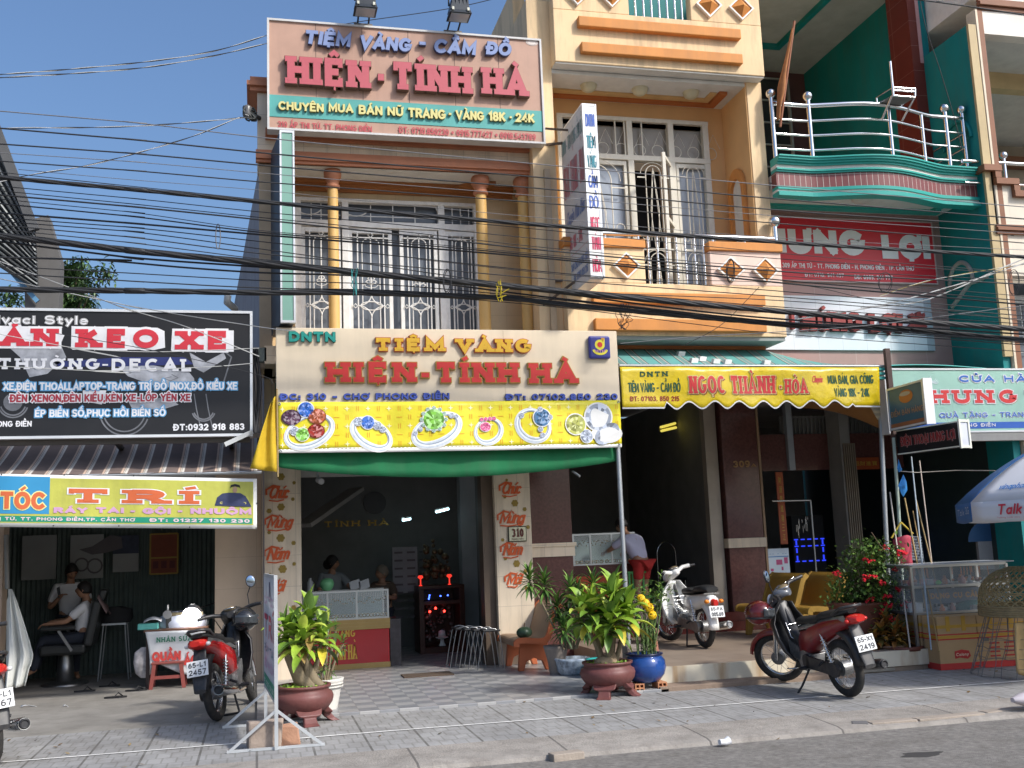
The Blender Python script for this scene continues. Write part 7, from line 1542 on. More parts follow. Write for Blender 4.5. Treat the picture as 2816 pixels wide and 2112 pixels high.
 js=[(*(pe+Ve((0,0,-.04))),.142+e,.115+e),(*pe.lerp(ch,.5),.13+e,.10+e),(*ch,.165+e,.125+e),(*ch.lerp(nk,.62),.10,.085)];es=[(0,1),(1,2),(2,3)]
 for s in 'lr':
  S,E,H_=V['s'+s],V['e'+s],V['h'+s];k=len(js);js+=[(*S,.076),(*S.lerp(E,.45),.068),(*S.lerp(E,.8),.064)];es+=[(2,k),(k,k+1),(k+1,k+2)]
  if sleeves=='long':js+=[(*E,.05),(*E.lerp(H_,.9),.036)];es+=[(k+2,k+3),(k+3,k+4)]
 P,F=skin(js,es);b=MB();b.add(P,F,True);b.build('shirt',shirt,t)
 if legs:
  js=[(*(pe+Ve((0,0,.03))),.128+e,.102+e)];es=[]
  for s in 'lr':
   K,A_=V['k'+s],V['a'+s];hip=pe+Ve(((.085 if s=='l' else-.085),0,-.05));k=len(js);js+=[(*hip,.092),(*hip.lerp(K,.5),.082),(*hip.lerp(K,.72 if shorts else .92),.078 if shorts else .074)];es+=[(0,k),(k,k+1),(k+1,k+2)]
   if not shorts:js+=[(*K,.07),(*K.lerp(A_,.5),.06),(*A_,.055)];es+=[(k+2,k+3),(k+3,k+4),(k+4,k+5)]
  P,F=skin(js,es);b=MB();b.add(P,F,True);b.build('trousers' if not shorts else 'shorts',trousers,t)
 return t
Mtsh=mat('white cotton',(.66,.66,.68),.9,var=.05,bump=.1,bs=20);Mjean=mat('dark trousers',(.03,.035,.05),.9)
bx=A(Vt,590,900,16.25)
person('standing barber in white t-shirt looking down and raising dark clippers',(bx.x,16.25,0),18,dict(pelvis=(0,.02,.88),chest=(0,0,1.18),neck=(0,-.05,1.37),head=(.0,-.10,1.49),look=(.2,-.8,-.5),sl=(.18,-.01,1.27),el=(.26,-.12,1.02),hl=(.2,-.32,1.06),sr=(-.18,-.01,1.27),er=(-.27,-.06,1.00),hr=(-.17,-.24,1.14),kl=(.1,-.02,.47),al=(.11,.02,.08),tl=(.12,-.12,.03),kr=(-.1,-.02,.47),ar=(-.11,.02,.08),tr=(-.12,-.12,.03)),Mtsh,Mjean)
p=A(Vt,498,890,15.95);b=MB();b.obox(p,(.018,0,.008),(0,.014,0),(-.012,0,.075));b.build('hair_clippers',mat('black clippers',(.02,.02,.025),.35),None,'small black hair clippers held up by the barber','clippers')
cc=G(X1,545,965);cc.z=0;cc.y=15.62
t=thing('barber_chair','black reclining barber chair on a metal pedestal','chair',cc,R(0));Mlt=mat('black leatherette',(.028,.03,.03),.35,spec=.5,var=.15)
b=MB();b.lathe([(.30,0),(.30,.02),(.26,.04),(.12,.06),(.10,.30),(.09,.40)],(0,0,0),26);b.build('pedestal',mat('worn chrome',(.25,.25,.25),.35,.9),t)
b=MB();b.loft([sec(0,0,0,0)])if False else b.box(-.30,.28,-.26,.26,.40,.54);b.build('seat',Mlt,t,bevel=.04)
b=MB();b.obox((.36,0,.80),(.06,0,-.012),(0,.25,0),(.06,0,.30));b.build('backrest',Mlt,t,bevel=.035)
b=MB();b.obox((.46,0,1.16),(.05,0,-.01),(0,.13,0),(.025,0,.08));b.build('headrest',Mlt,t,bevel=.03)
for s in(-1,1):
 b=MB();b.box(-.28,.16,s*.30-.05,s*.30+.05,.73,.79);ao=b.build('armrest',Mlt,t,bevel=.025);b=MB();b.bar((-.05,s*.30,.73),(.12,s*.29,.46),.035);b.build('support',mat('worn chrome',(.25,.25,.25)),ao)
b=MB();b.bar((-.32,0,.42),(-.56,0,.18),.04);b.box(-.72,-.5,-.2,.2,.14,.18);b.build('footrest',mat('worn chrome',(.25,.25,.25)),t)
person('seated customer in white t-shirt leaning back in the barber chair, facing left',(cc.x+.12,cc.y,0),-90,dict(pelvis=(0,.08,.66),chest=(0,.12,.93),neck=(0,.13,1.12),head=(0,.09,1.24),look=(.0,-1,.05),sl=(.17,.1,1.02),el=(.25,-.08,.84),hl=(.24,-.30,.82),sr=(-.17,.1,1.02),er=(-.27,-.06,.85),hr=(-.27,-.30,.83),kl=(.11,-.40,.60),al=(.11,-.52,.20),tl=(.11,-.64,.16),kr=(-.11,-.40,.60),ar=(-.11,-.52,.20),tr=(-.11,-.64,.16)),Mtsh,Mjean)
b=MB();b.grid(8,8,lambda u,v:Ve((cc.x+.42+.12*v,cc.y-.26+.5*u,1.14-.22*v+.03*math.sin(u*6))));b.build('draped_cloth',mat('dusty pink cloth',(.22,.15,.15),.9),None,'dull pink cloth draped over the back of the barber chair','cloth',thick=.01)
fp=A(V0,1380,1250,15.2)
person('person in lavender t-shirt and red shorts leaning on the glass counter, back turned',(fp.x,15.1,.49),-150,dict(pelvis=(0,.04,.82),chest=(.0,-.13,1.08),neck=(0,-.26,1.24),head=(0,-.33,1.36),look=(.1,-.9,-.3),sl=(.17,-.16,1.15),el=(.24,-.38,1.0),hl=(.14,-.56,.97),sr=(-.17,-.16,1.15),er=(-.3,-.36,1.02),hr=(-.34,-.56,.97),kl=(.09,.0,.44),al=(.1,.04,.07),tl=(.11,-.1,.03),kr=(-.09,-.02,.44),ar=(-.1,.03,.07),tr=(-.11,-.11,.03)),mat('lavender cotton',(.50,.49,.62),.9),mat('red cotton',(.42,.03,.025),.9),shorts=True)
p=A(V7,460,560,16.6);base=dict(pelvis=(0,.02,.84),chest=(0,0,1.13),neck=(0,-.03,1.31),head=(0,-.06,1.43),kl=(.09,0,.45),al=(.09,.03,.07),tl=(.09,-.1,.03),kr=(-.09,0,.45),ar=(-.09,.03,.07),tr=(-.09,-.1,.03),sl=(.16,0,1.22),el=(.25,-.16,1.05),hl=(.34,-.38,1.08),sr=(-.16,0,1.22),er=(-.22,-.12,1.0),hr=(-.12,-.32,1.0),look=(.9,-.6,-.1))
person('dark haired woman in grey blouse reaching right behind the glass counter',(p.x,16.5,.03),10,base,mat('grey blouse',(.22,.24,.25),.9),Mjean,long_hair=True)
p=A(V7,735,615,16.6);b2_=dict(base);b2_.update(pelvis=(0,.02,.70),chest=(0,0,.97),neck=(0,-.02,1.13),head=(0,-.04,1.25),sl=(.15,0,1.05),el=(.2,-.12,.86),hl=(.05,-.3,.9),sr=(-.15,0,1.05),er=(-.22,-.12,.88),hr=(-.22,-.34,.92),look=(-.8,-.5,-.1),kl=(.09,-.1,.4),kr=(-.09,-.1,.4))
person('grey haired person in dark top seated behind the glass counter',(p.x,16.5,.03),-10,b2_,mat('dark brown top',(.10,.07,.05),.9),Mjean,hair=mat('ash grey hair',(.20,.17,.13),.7))
# barber shop furniture
def flatp(name,v,q,Y,m,label,cat='poster'):
 a_,c_=A(v,q[0],q[1],Y),A(v,q[2],q[3],Y);t=thing(name,label,cat,((a_.x+c_.x)/2,Y,c_.z));b=MB();b.box(a_.x,c_.x,Y,Y+.012,c_.z,a_.z);b.build('sheet',m,t);return t,Fr((0,Y,0)),a_.x,c_.x,c_.z,a_.z
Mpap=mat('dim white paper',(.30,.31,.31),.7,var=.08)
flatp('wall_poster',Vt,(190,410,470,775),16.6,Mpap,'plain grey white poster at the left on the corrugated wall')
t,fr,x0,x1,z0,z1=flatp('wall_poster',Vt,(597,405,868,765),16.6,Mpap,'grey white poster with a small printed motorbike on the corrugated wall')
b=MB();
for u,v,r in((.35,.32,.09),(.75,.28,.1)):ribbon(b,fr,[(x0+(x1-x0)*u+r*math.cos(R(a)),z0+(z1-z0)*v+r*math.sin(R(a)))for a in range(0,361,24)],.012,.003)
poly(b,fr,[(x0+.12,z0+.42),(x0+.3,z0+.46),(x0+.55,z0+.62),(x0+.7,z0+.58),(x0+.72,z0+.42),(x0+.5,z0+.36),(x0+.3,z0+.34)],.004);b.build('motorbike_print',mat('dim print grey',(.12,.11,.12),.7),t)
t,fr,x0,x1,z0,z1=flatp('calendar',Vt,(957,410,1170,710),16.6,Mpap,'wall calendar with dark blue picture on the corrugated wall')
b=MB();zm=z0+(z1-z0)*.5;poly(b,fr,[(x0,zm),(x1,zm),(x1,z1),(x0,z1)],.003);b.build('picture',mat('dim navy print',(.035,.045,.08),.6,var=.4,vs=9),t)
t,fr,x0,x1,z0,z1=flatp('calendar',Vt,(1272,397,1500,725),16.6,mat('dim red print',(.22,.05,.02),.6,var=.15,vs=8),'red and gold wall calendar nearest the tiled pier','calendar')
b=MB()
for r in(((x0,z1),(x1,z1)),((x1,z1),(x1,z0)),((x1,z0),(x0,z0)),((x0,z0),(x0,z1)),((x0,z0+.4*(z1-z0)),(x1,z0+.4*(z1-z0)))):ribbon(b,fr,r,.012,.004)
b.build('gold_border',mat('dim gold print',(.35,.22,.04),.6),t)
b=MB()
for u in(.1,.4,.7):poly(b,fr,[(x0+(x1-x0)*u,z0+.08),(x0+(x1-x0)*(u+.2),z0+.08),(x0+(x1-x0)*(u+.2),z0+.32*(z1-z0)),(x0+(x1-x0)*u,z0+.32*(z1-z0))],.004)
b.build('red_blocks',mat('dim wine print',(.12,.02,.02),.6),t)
def sh(u,v):
 y=180+(1010-180)*v
 l=60-25*v if v>.1 else 70-10*v;r_=100+170*min(1,v*1.55)**.9-60*max(0,(v-.68)/.32)
 q=A(X1,l+(r_-l)*u,y-30*u*(1 if v>.8 else 0),13.9);q.y+=.06*math.sin(u*14+v*2)*min(1,v*2)+.02*math.sin(u*31);return q
b=MB();b.grid(26,26,sh);b.build('hanging_sheet',mat('white sheet cloth',(.60,.61,.58),.9,var=.06),None,'long white cloth sheet hanging at the left end of the barber shop','sheet',thick=.004)
p0,p1=A(X1,865,470,15.9),A(X1,1040,470,15.9);t=thing('side_table','thin legged metal side table with a black bag, behind the barber chair','table',((p0.x+p1.x)/2,15.9,0));b=MB();b.box(p0.x-.02,p1.x+.02,15.75,16.1,p0.z-.012,p0.z+.012);b.build('table_top',Mgal,t)
for sx,xx in((-1,p0.x),(1,p1.x)):
 for yy in(15.78,16.07):b=MB();b.tube([(xx,yy,p0.z),(xx+sx*.06,yy,0)],.009,6);b.build('leg',Mgal,t)
b=MB();b.loft([[Ve(((p0.x+p1.x)/2+w_*math.cos(R(a)),15.92+.13*math.sin(R(a)),p0.z+z))for a in range(0,360,24)]for w_,z in((.2,.012),(.24,.08),(.22,.2),(.1,.23))]);b.build('black_bag',mat('black bag cloth',(.015,.015,.017),.8),None,'soft black bag on the thin legged side table','bag')
q0,q1=A(X1,1190,520,14.5),A(X1,1720,505,14.5);zt_=.5*(q0.z+q1.z)
t=thing('work_table','small brown table with sewing things under a bright lamp','table',((q0.x+q1.x)/2,14.7,0));b=MB();b.box(q0.x,q1.x,14.45,15.0,zt_-.02,zt_+.012);b.build('table_top',mat('brown table top',(.16,.08,.05),.5),t,bevel=.005)
for x in(q0.x+.05,q1.x-.05):
 for y in(14.5,14.95):b=MB();b.box(x-.02,x+.02,y-.02,y+.02,0,zt_-.02);b.build('leg',mat('dark table leg',(.06,.04,.035),.6),t)
def bn(u,v):
 x0_,y0_=1200+30*v+10*v,535;x1_,y1_=1700,515;yb=850-230*(0)+(-60 if u<.12 else 0)
 top=(x0_+(x1_-x0_)*u,y0_+(y1_-y0_)*u);bl={0:(1240,855),.13:(1275,800),.3:(1310,797),.7:(1500,880),1:(1650,915)}
 ks=sorted(bl);
 for a_,c_ in zip(ks[:-1],ks[1:]):
  if a_<=u<=c_:k=(u-a_)/(c_-a_);bx_,by_=bl[a_][0]+(bl[c_][0]-bl[a_][0])*k,bl[a_][1]+(bl[c_][1]-bl[a_][1])*k;break
 q=A(X1,top[0]+(bx_-top[0])*v,top[1]+(by_-top[1])*v,14.43);q.y+=.015*math.sin(u*12+v*5)*v;return q
b=MB();b.grid(24,14,bn);t=thing('cloth_banner','crumpled white cloth banner with red and green lettering hung from the work table','banner',bn(.5,1));b.build('cloth',mat('white banner cloth 2',(.68,.69,.70),.8,var=.04),t,thick=.004)
fr=Fr((0,14.41,0));b=MB();writeA(b,'NHẬN SỬA',X1,1292,580,622,1590,14.41,wt=.2,d=.008,slab=True,sl=.06);b.build('lettering',prt('dark green ink',(.03,.20,.12)),t)
b=MB();writeA(b,'QUẦN',X1,1258,700,780,1495,14.41,wt=.24,d=.012);writeA(b,'ÁO',X1,1520,725,810,1640,14.41,wt=.24,d=.012);b.build('lettering',prt('banner red ink',(.58,.06,.05)),t)
b=MB();q=A(X1,1228,490,14.55);b.box(q.x-.13,q.x+.12,14.5,14.65,zt_+.012,zt_+.09);b.build('tray',mat('turquoise tray',(.12,.45,.40),.4),None,'small turquoise plastic tray on the left end of the work table','tray',bevel=.01)
b=MB();b.grid(6,4,lambda u,v:Ve((q.x-.06+.22*u,14.5+.12*v,zt_+.1+.04*math.sin(u*3)+.03*v)));b.build('paper',mat('white paper',(.65,.66,.68),.8),None,'folded white paper lying on the turquoise tray','paper',thick=.004)
q=A(X1,1400,420,14.65);t=thing('sewing_gear','small dark sewing device with a horizontal arm on the work table','sewing machine',(q.x,14.65,zt_+.012));b=MB();b.box(q.x-.04,q.x+.03,14.6,14.7,zt_+.012,q.z+.1);b.build('post',mat('dark metal',(.06,.06,.06),.4,.5),t);b=MB();b.cyl((q.x-.02,14.6,q.z+.05),(q.x-.02,14.55,q.z+.05),.055,16);b.build('hand_wheel',mat('grey metal',(.3,.3,.3),.4,.6),t);b=MB();b.box(q.x,q.x+.42,14.61,14.68,q.z+.02,q.z+.07);b.build('arm',mat('dark brass',(.12,.10,.06),.4,.5),t);b=MB();b.cyl((q.x-.02,14.65,q.z+.1),(q.x-.02,14.65,q.z+.17),.012,8);b.build('spool',Wh,t)
b=MB();q=A(X1,1510,470,14.7);b.loft([[Ve((q.x+.32*w_*math.cos(R(a)),14.72+.14*w_*math.sin(R(a)),zt_+.015+z))for a in range(0,360,24)]for w_,z in((1,0),(1.02,.05),(.9,.14),(.5,.2),(.1,.21))]);b.build('cloth_heap',mat('pale blue cloth',(.40,.43,.52),.9,var=.15,vs=6,bump=.3,bs=8),None,'heap of pale blue cloth on the work table under the lamp','cloth')
q=A(X1,1583,392,14.45);t=thing('work_lamp','switched on white work lamp glaring above the table','lamp',(q.x+.2,14.8,zt_));b=MB();b.ball(q,.115,1,.7,.8);b.build('bulb',mat('lamp glare white',(1,1,1),.5,var=0,emit=(1,.98,.95,14)),t);b=MB();b.tube([(q.x+.25,14.85,zt_),(q.x+.28,14.85,zt_+.3),(q.x+.05,14.55,q.z+.06)],.012,6);b.build('arm',Mblack,t);b=MB();b.lathe([(.03,.10),(.09,.06),(.13,0)],q+Ve((.01,.07,.03)),20);b.build('lamp_shade',mat('dim lamp shade',(.3,.3,.3),.4),t)
q=G(X1,1385,1000);t=thing('stool','red plastic stool under the work table','stool',(q.x,q.y+.1,0));Mrs=mat('dull red plastic',(.24,.06,.05),.5);h_=.33
b=MB();b.box(q.x-.2,q.x+.2,q.y-.05,q.y+.32,h_-.03,h_);b.build('seat',Mrs,t,bevel=.01)
for sx in(-1,1):
 for y in(q.y-.03,q.y+.28):b=MB();b.bar((q.x+sx*.16,y,h_-.03),(q.x+sx*.2,y,0),.045,.05);b.build('leg',Mrs,t)
b=MB();b.box(q.x-.17,q.x+.17,q.y-.04,q.y-.015,.12,.16);b.build('rung',Mrs,t)
b=MB();q=A(X1,1190,780,14.6);b.loft([[Ve((q.x+.13*w_*math.cos(R(a)),14.6+.08*w_*math.sin(R(a)),q.z+z))for a in range(0,360,24)]for w_,z in((.3,-.2),(.8,-.14),(1,0),(.9,.12),(.3,.18))]);b.build('cloth_bag',mat('spotted white bag',(.50,.47,.47),.9,var=.5,vs=9),None,'white bag with red spots hanging left of the cloth banner','bag')
for x,y,s,lab in((955,1080,1,'black flip-flop lying alone nearest the pavement'),(1125,1022,.5,'black flip-flop below the cloth banner'),(700,1028,.6,'black flip-flop left of the lone one'),(905,985,.6,'dark flip-flop near the pedestal')):
 q=G(X1,x,y);t=thing('flip_flop',lab,'flip-flop',q,group='flip-flops on the forecourt');b=MB();b.loft([[Ve((q.x+.13*math.cos(R(a)),q.y+.05*math.sin(R(a))*(1.2 if math.cos(R(a))>0 else .9),q.z+z))for a in range(0,360,18)]for z in(0,.018)],smooth=False);b.build('sole',Mblack,t)
 b=MB();b.tube([(q.x-.01,q.y-.05,.015),(q.x+.03,q.y-.02,.06),(q.x+.08,q.y,.02),(q.x+.03,q.y+.02,.06),(q.x-.01,q.y+.05,.015)],.007,5);b.build('strap',Mblack,t)
for x,y,lab in((240,1155,'long white paper scrap by the left picture edge'),(545,1155,'small white paper scrap in the middle of the forecourt'),(440,992,'tiny white paper scrap near the barber chair')):
 q=G(X1,x,y);b=MB();b.grid(4,2,lambda u,v:q+Ve((-.09+.18*u if x==240 else-.03+.06*u,.04*v,.008+.015*math.sin(u*4+v))));b.build('paper_scrap',mat('white paper',(.65,.66,.68)),None,lab,'litter',thick=.003)
# jewellery shop 310 furniture
Mvit=mat('cabinet glass',(.75,.82,.82),.03,trans=.0,spec=.6,alpha=.16,var=0);Malt=mat('aluminium frame',(.48,.49,.48),.35,.8,var=.05)
def vitrine(label,x0,x1,y0,y1,zb,zm,zt,base_m,strip_m,seed,letters_=None,curve=False):
 t=thing('glass_counter',label,'counter',((x0+x1)/2,y0,zb));b=MB()
 if curve:
  n=12;outl=[(x0,y0),(x1-.25,y0)];out=[(x0,y0)]+[(x1-.0-.12*math.sin(math.pi*i/n)-.0,y0+.0+.55*(i/n))for i in range(0)]
 b.box(x0,x1,y0,y1,zb,zm-.14);b.build('base',base_m,t,bevel=.006)
 b=MB()
 for k in range(6):b.box(x0-.01,x1+.01,y0-.012-(k%2)*.006,y1,zm-.139+k*.0232,zm-.139+k*.0232+.0228)
 b.box(x0-.005,x1+.005,y0-.01,y1,zb+.0,zb+.04);b.box(x0-.005,x1+.005,y0-.014,y1,zb+.041,zb+.07);b.build('ribbed_strip',strip_m,t)
 b=MB()
 for x in(x0+.012,x0+(x1-x0)*.28,x0+(x1-x0)*.62,x1-.012):
  for y in(y0+.012,y1-.012):b.box(x-.012,x+.012,y-.012,y+.012,zm,zt)
 for z in(zm,zt-.022):b.box(x0,x1,y0+.0005,y0+.0235,z,z+.022);b.box(x0,x1,y1-.0235,y1-.0005,z,z+.022)
 b.build('frame',Malt,t)
 b=MB();b.box(x0+.005,x1-.005,y0+.004,y0+.008,zm+.02,zt-.02);b.box(x0,x1,y0,y1,zt,zt+.008);b.build('glass',Mvit,t)
 b=MB();b.box(x0+.03,x1-.03,y1-.05,y1-.03,zm+.02,zt-.03);b.box(x0+.02,x1-.02,y0+.03,y1-.05,zm,zm+.02);b.build('inner_panel',mat('pale green blue lining',(.34,.44,.44),.4),t)
 rnd=random.Random(seed);b=MB();g=MB()
 for k in range(46):
  x=x0+.04+(x1-x0-.08)*k/45;b.tube([(x,y0+.04,zt-.03),(x+.005,y0+.04,zt-.03-rnd.uniform(.05,.12))],.008,5);g.ball((x+.004,y0+.04,zt-.1-rnd.uniform(0,.08)),.011,n=6,m=4)
  if k%2:g.torus((x,y0+.08+rnd.uniform(0,.1),zm+.045),.022,.006,'y',12,5)
 b.build('chains',Malt,t);g.build('jewels',mat('gold jewellery',(.50,.33,.10),.25,.9,var=.3,vs=30),t)
 if letters_:
  fr=Fr((0,y0-.001,0));b=MB()
  for s,u0,u1,v0,v1 in letters_:write(b,s,fr,x0+(x1-x0)*u0,x0+(x1-x0)*u1,zb+v0,zb+v1,wt=.17,slab=True,d=.006,th=.005,sl=.08)
  b.build('lettering',mat('gold letters bright',(.55,.34,.05),.35,.3),t)
 return t
yc=14.95;xa,xb_=.62,A(V7,775,700,yc).x
zt_=A(V7,500,690,yc).z;zm_=A(V7,500,850,yc).z
vitrine('long glass jewellery counter with red lettered base inside the left jewellery shop',xa,xb_,yc,yc+.6,.03,zm_,zt_,mat('red panel gloss',(.36,.015,.02),.2,var=.06,coat=.3),mat('gold ribbed trim',(.36,.25,.10),.35,.6),3,(('TIỆM VÀNG',.12,.60,.43,.53),('TÍNH HÀ',.3,.62,.13,.33)))
b=MB();n=14;b.prismz([(xb_+.012,yc+.02)]+[(xb_+.012+.15*(1-math.sin(math.pi*i/n)*.6),yc+.02+.56*i/n)for i in range(n+1)]+[(xb_+.012,yc+.58)],.03,zm_-.02);b.build('counter_end',mat('dark patterned panel',(.04,.035,.04),.3,var=.5,vs=20),None,'dark curved end panel at the right of the red based counter','panel')
q=A(V7,437,655,yc+.2);b=MB();b.lathe([(.05,0),(.09,.05),(.10,.10),(.08,.15),(.03,.17)],(q.x,yc+.2,zt_+.009),20);b.build('green_jar',mat('pale green plastic',(.15,.42,.2),.35),None,'round pale green jar on the glass counter in front of the woman','jar')
for x,lab in((345,'slim grey bottle at the left end of the glass counter'),(590,'small grey device on the middle of the glass counter'),(640,'white folded papers at the right on the glass counter')):
 q=A(V7,x,660,yc+.25);b=MB();b.lathe([(.045,0),(.045,.12),(.02,.15),(.02,.18)],(q.x,yc+.25,zt_+.009),14)if x<400 else b.obox((q.x,yc+.25,zt_+.07),(.07,.0,.02),(0,.05,0),(-.01,0,.06));b.build('counter_item',mat('grey counter item',(.34,.35,.36),.5),None,lab,'counter item',bevel=0)
q0,q1=A(V7,795,450,16.9),A(V7,938,695,16.9);t,fr,x0,x1,z0,z1=flatp('price_board',V7,(795,450,938,695),16.9,mat('dim grey board',(.26,.27,.29),.6),'grey board with rows of small print beside the altar cabinet','board')
b=MB()
for r_ in range(9):
 for c_ in range(3):poly(b,fr,[(x0+.03+c_*.2,z1-.1-r_*.125),(x0+.16+c_*.2,z1-.1-r_*.125),(x0+.16+c_*.2,z1-.07-r_*.125),(x0+.03+c_*.2,z1-.07-r_*.125)],.003)
b.build('print_rows',mat('dim print grey',(.12,.11,.12)),t)
a0,a1=A(V7,940,640,16.4).x,A(V7,1190,640,16.4).x;t=thing('altar_cabinet','dark wooden altar cabinet with candles and small coloured lights at the back','altar',((a0+a1)/2,16.4,.03));Mwd=mat('dark red wood',(.07,.02,.012),.35,var=.3,vs=6);b=MB()
zA,zB,zC=A(V7,1000,660,16.4).z,A(V7,1000,745,16.4).z,.03
b.box(a0,a1,16.4,17.0,zA-.05,zA);b.box(a0,a0+.08,16.4,17.0,.03,zA-.05);b.box(a1-.08,a1,16.4,17.0,.03,zA-.05);b.box(a0+.08,a1-.08,16.95,17.0,.03,zA-.05);b.box(a0+.08,a1-.08,16.45,16.95,zB-.06,zB);b.box(a0+.08,a1-.08,16.42,16.95,.03,.12)
b.build('cabinet',Mwd,t,bevel=.005)
cxm=(a0+a1)/2
b=MB();rnd=random.Random(6)
for k in range(60):b.ball((cxm+rnd.uniform(-.2,.2),16.75+rnd.uniform(-.06,.1),zA+.12+abs(rnd.gauss(0,.22))),rnd.uniform(.02,.06),n=8,m=5)
b.build('altar_shrine',mat('bronze carving',(.16,.12,.07),.4,.5,var=.4,vs=14),t)
b=MB()
for k in range(70):b.ball((cxm+rnd.uniform(-.24,.24),16.7+rnd.uniform(-.08,.15),.2+rnd.uniform(0,.62)*(1-abs(rnd.uniform(-1,1))*.3)),rnd.uniform(.02,.05),n=8,m=5)
b.build('altar_figures',mat('mixed glaze figures',(.16,.13,.12),.25,.3,var=.7,vs=9),t)
b=MB();b.lathe([(.06,0),(.03,.05),(.03,.1),(.10,.12),(.10,.13)],(cxm+.0,16.5,.13),16);b.lathe([(.0,.13),(.06,.14),(.05,.22),(.0,.24)],(cxm,16.5,.13),14);b.build('offering_dish',Wh,t)
for x in(950,1108):
 q=A(V7,x,610,16.5);b=MB();b.lathe([(.03,0),(.01,.02),(.01,.1),(.045,.13),(.03,.16)],(q.x,16.5,zA),12);b.build('candle_lamp',mat('red candle lamp',(.4,.02,.02),.3,emit=(1,.05,.03,.7)),t)
b=MB()
for x,y in((1001,802),(1033,783),(1081,799)):b.ball(A(V7,x,y,16.42),.018,n=8,m=6)
b.build('red_lights',mat('red bulb',(.8,.02,.02),.4,emit=(1,.03,.02,6)),t)
b=MB()
for x,y in((1000,712),(998,722),(996,732),(1060,716),(1100,712)):b.ball(A(V7,x,y,16.42),.012,n=6,m=4)
b.build('blue_lights',mat('blue bulb',(.05,.1,.9),.4,emit=(.05,.12,1,5)),t)
for i,(v,p,q,Y,m,lab)in enumerate(((V7,(855,300),(905,290),16.8,(.55,.85,.95,4),'small bluish fluorescent tube, left one at the back of jewellery shop'),(V8,(0,255),(80,235),16.8,(.55,.85,.95,4),'small bluish fluorescent tube, right one at the back of jewellery shop'))):
 a_,c_=A(v,*p,Y),A(v,*q,Y);c_.y+=.25;t=thing('fluorescent_tube',lab,'lamp',a_,group='tubes in the left jewellery shop');b=MB();b.tube([a_,c_],.02,8);b.build('tube',mat('cold tube %d'%i,(.9,.95,1),.4,var=0,emit=m),t);b=MB();b.bar(a_+Ve((0,.03,.03)),c_+Ve((0,.03,.03)),.05,.03);b.build('holder',Mwhite,t)
t=thing('fluorescent_tube','yellowish double fluorescent lamp on the right jewellery shop ceiling','lamp',A(W5,500,615,16.5))
for d in((400,625,605,565),(405,655,612,600)):
 a_,c_=A(W5,d[0],d[1],16.3),A(W5,d[2],d[3],16.3);c_.y+=.5;b=MB();b.tube([a_,c_],.022,8);b.build('tube',mat('yellow tube',(.9,.8,.3),.4,var=0,emit=(.9,.75,.12,.55)),t)
b=MB();a_,c_=A(W5,400,640,16.38),A(W5,608,583,16.38);c_.y+=.5;b.bar(a_,c_,.06,.05);b.build('holder',mat('dim yellow holder',(.3,.25,.06),.5),t)
for k in range(4):
 q=G(V8,85+50*k,1105+6*k,.03);t=thing('steel_stool','bent steel tube stool with black seat by the shutter, %s'%('leftmost of four','second of four from the left','third of four from the left','rightmost of four')[k],'stool',q,group='steel stools in the left jewellery shop');H_=.5
 for s in(0,.3):
  b=MB();b.tube(bez([q+Ve((-.02,s,0)),q+Ve((.05,s,H_*.7)),q+Ve((.1,s,H_)),q+Ve((.25,s,H_)),q+Ve((.3,s,H_*.7)),q+Ve((.34,s,0))],4),.0075,8);b.build('leg',mat('dull steel',(.4,.4,.4),.3,1),t)
 b=MB();b.box(q.x+.06,q.x+.3,q.y-.02,q.y+.32,H_+.008,H_+.035);b.build('seat',Mblack,t,bevel=.01)
b=MB();q=G(V8,60,1150,.03);b.box(q.x-.55,q.x+.08,q.y-.05,q.y+.3,.03,.045);b.build('door_mat',mat('brown mat',(.10,.07,.05),.95,bump=.5),None,'flat brown door mat at the shop entrance','mat')
# shop 309A furniture
yc=15.35;xa=A(V8,748,450,yc).x;xe=A(V8,1092,450,yc).x;zt_=A(V8,900,372,yc).z;zm_=A(V8,900,545,yc).z
t=vitrine('dark glass jewellery counter with red and green base in the right jewellery shop',xa,xe,yc,yc+.6,.49,zm_,zt_,mat('dark wood base',(.10,.03,.02),.4),mat('dark wood base',(.10,.03,.02)),8)
b=MB();b.box(xa+.03,xa+.62*(xe-xa),yc-.012,yc-.001,.56,zm_-.16);b.build('red_panel',mat('orange red panel',(.48,.07,.02),.4),t);b=MB();b.box(xa+.64*(xe-xa),xe-.02,yc-.012,yc-.001,.56,zm_-.16);b.build('olive_panel',mat('ochre panel',(.30,.17,.03),.4),t)
q=A(V8,1070,590,yc-.05);t=thing('green_chair','small green slatted chair in front of the dark glass counter','chair',(q.x,yc-.3,.49));b=MB()
for k in range(5):b.box(q.x-.14+.055*k,q.x-.11+.055*k,yc-.3,yc-.28,.8,q.z)
b.box(q.x-.15,q.x+.14,yc-.305,yc-.275,q.z,q.z+.03);b.box(q.x-.15,q.x+.14,yc-.6,yc-.3,.78,.81)
for x in(-.14,.13):
 for y in(-.58,-.31):b.box(q.x+x-.015,q.x+x+.015,yc+y,yc+y+.03,.49,.78)
b.build('slats',mat('green chair plastic',(.06,.25,.06),.5),t)
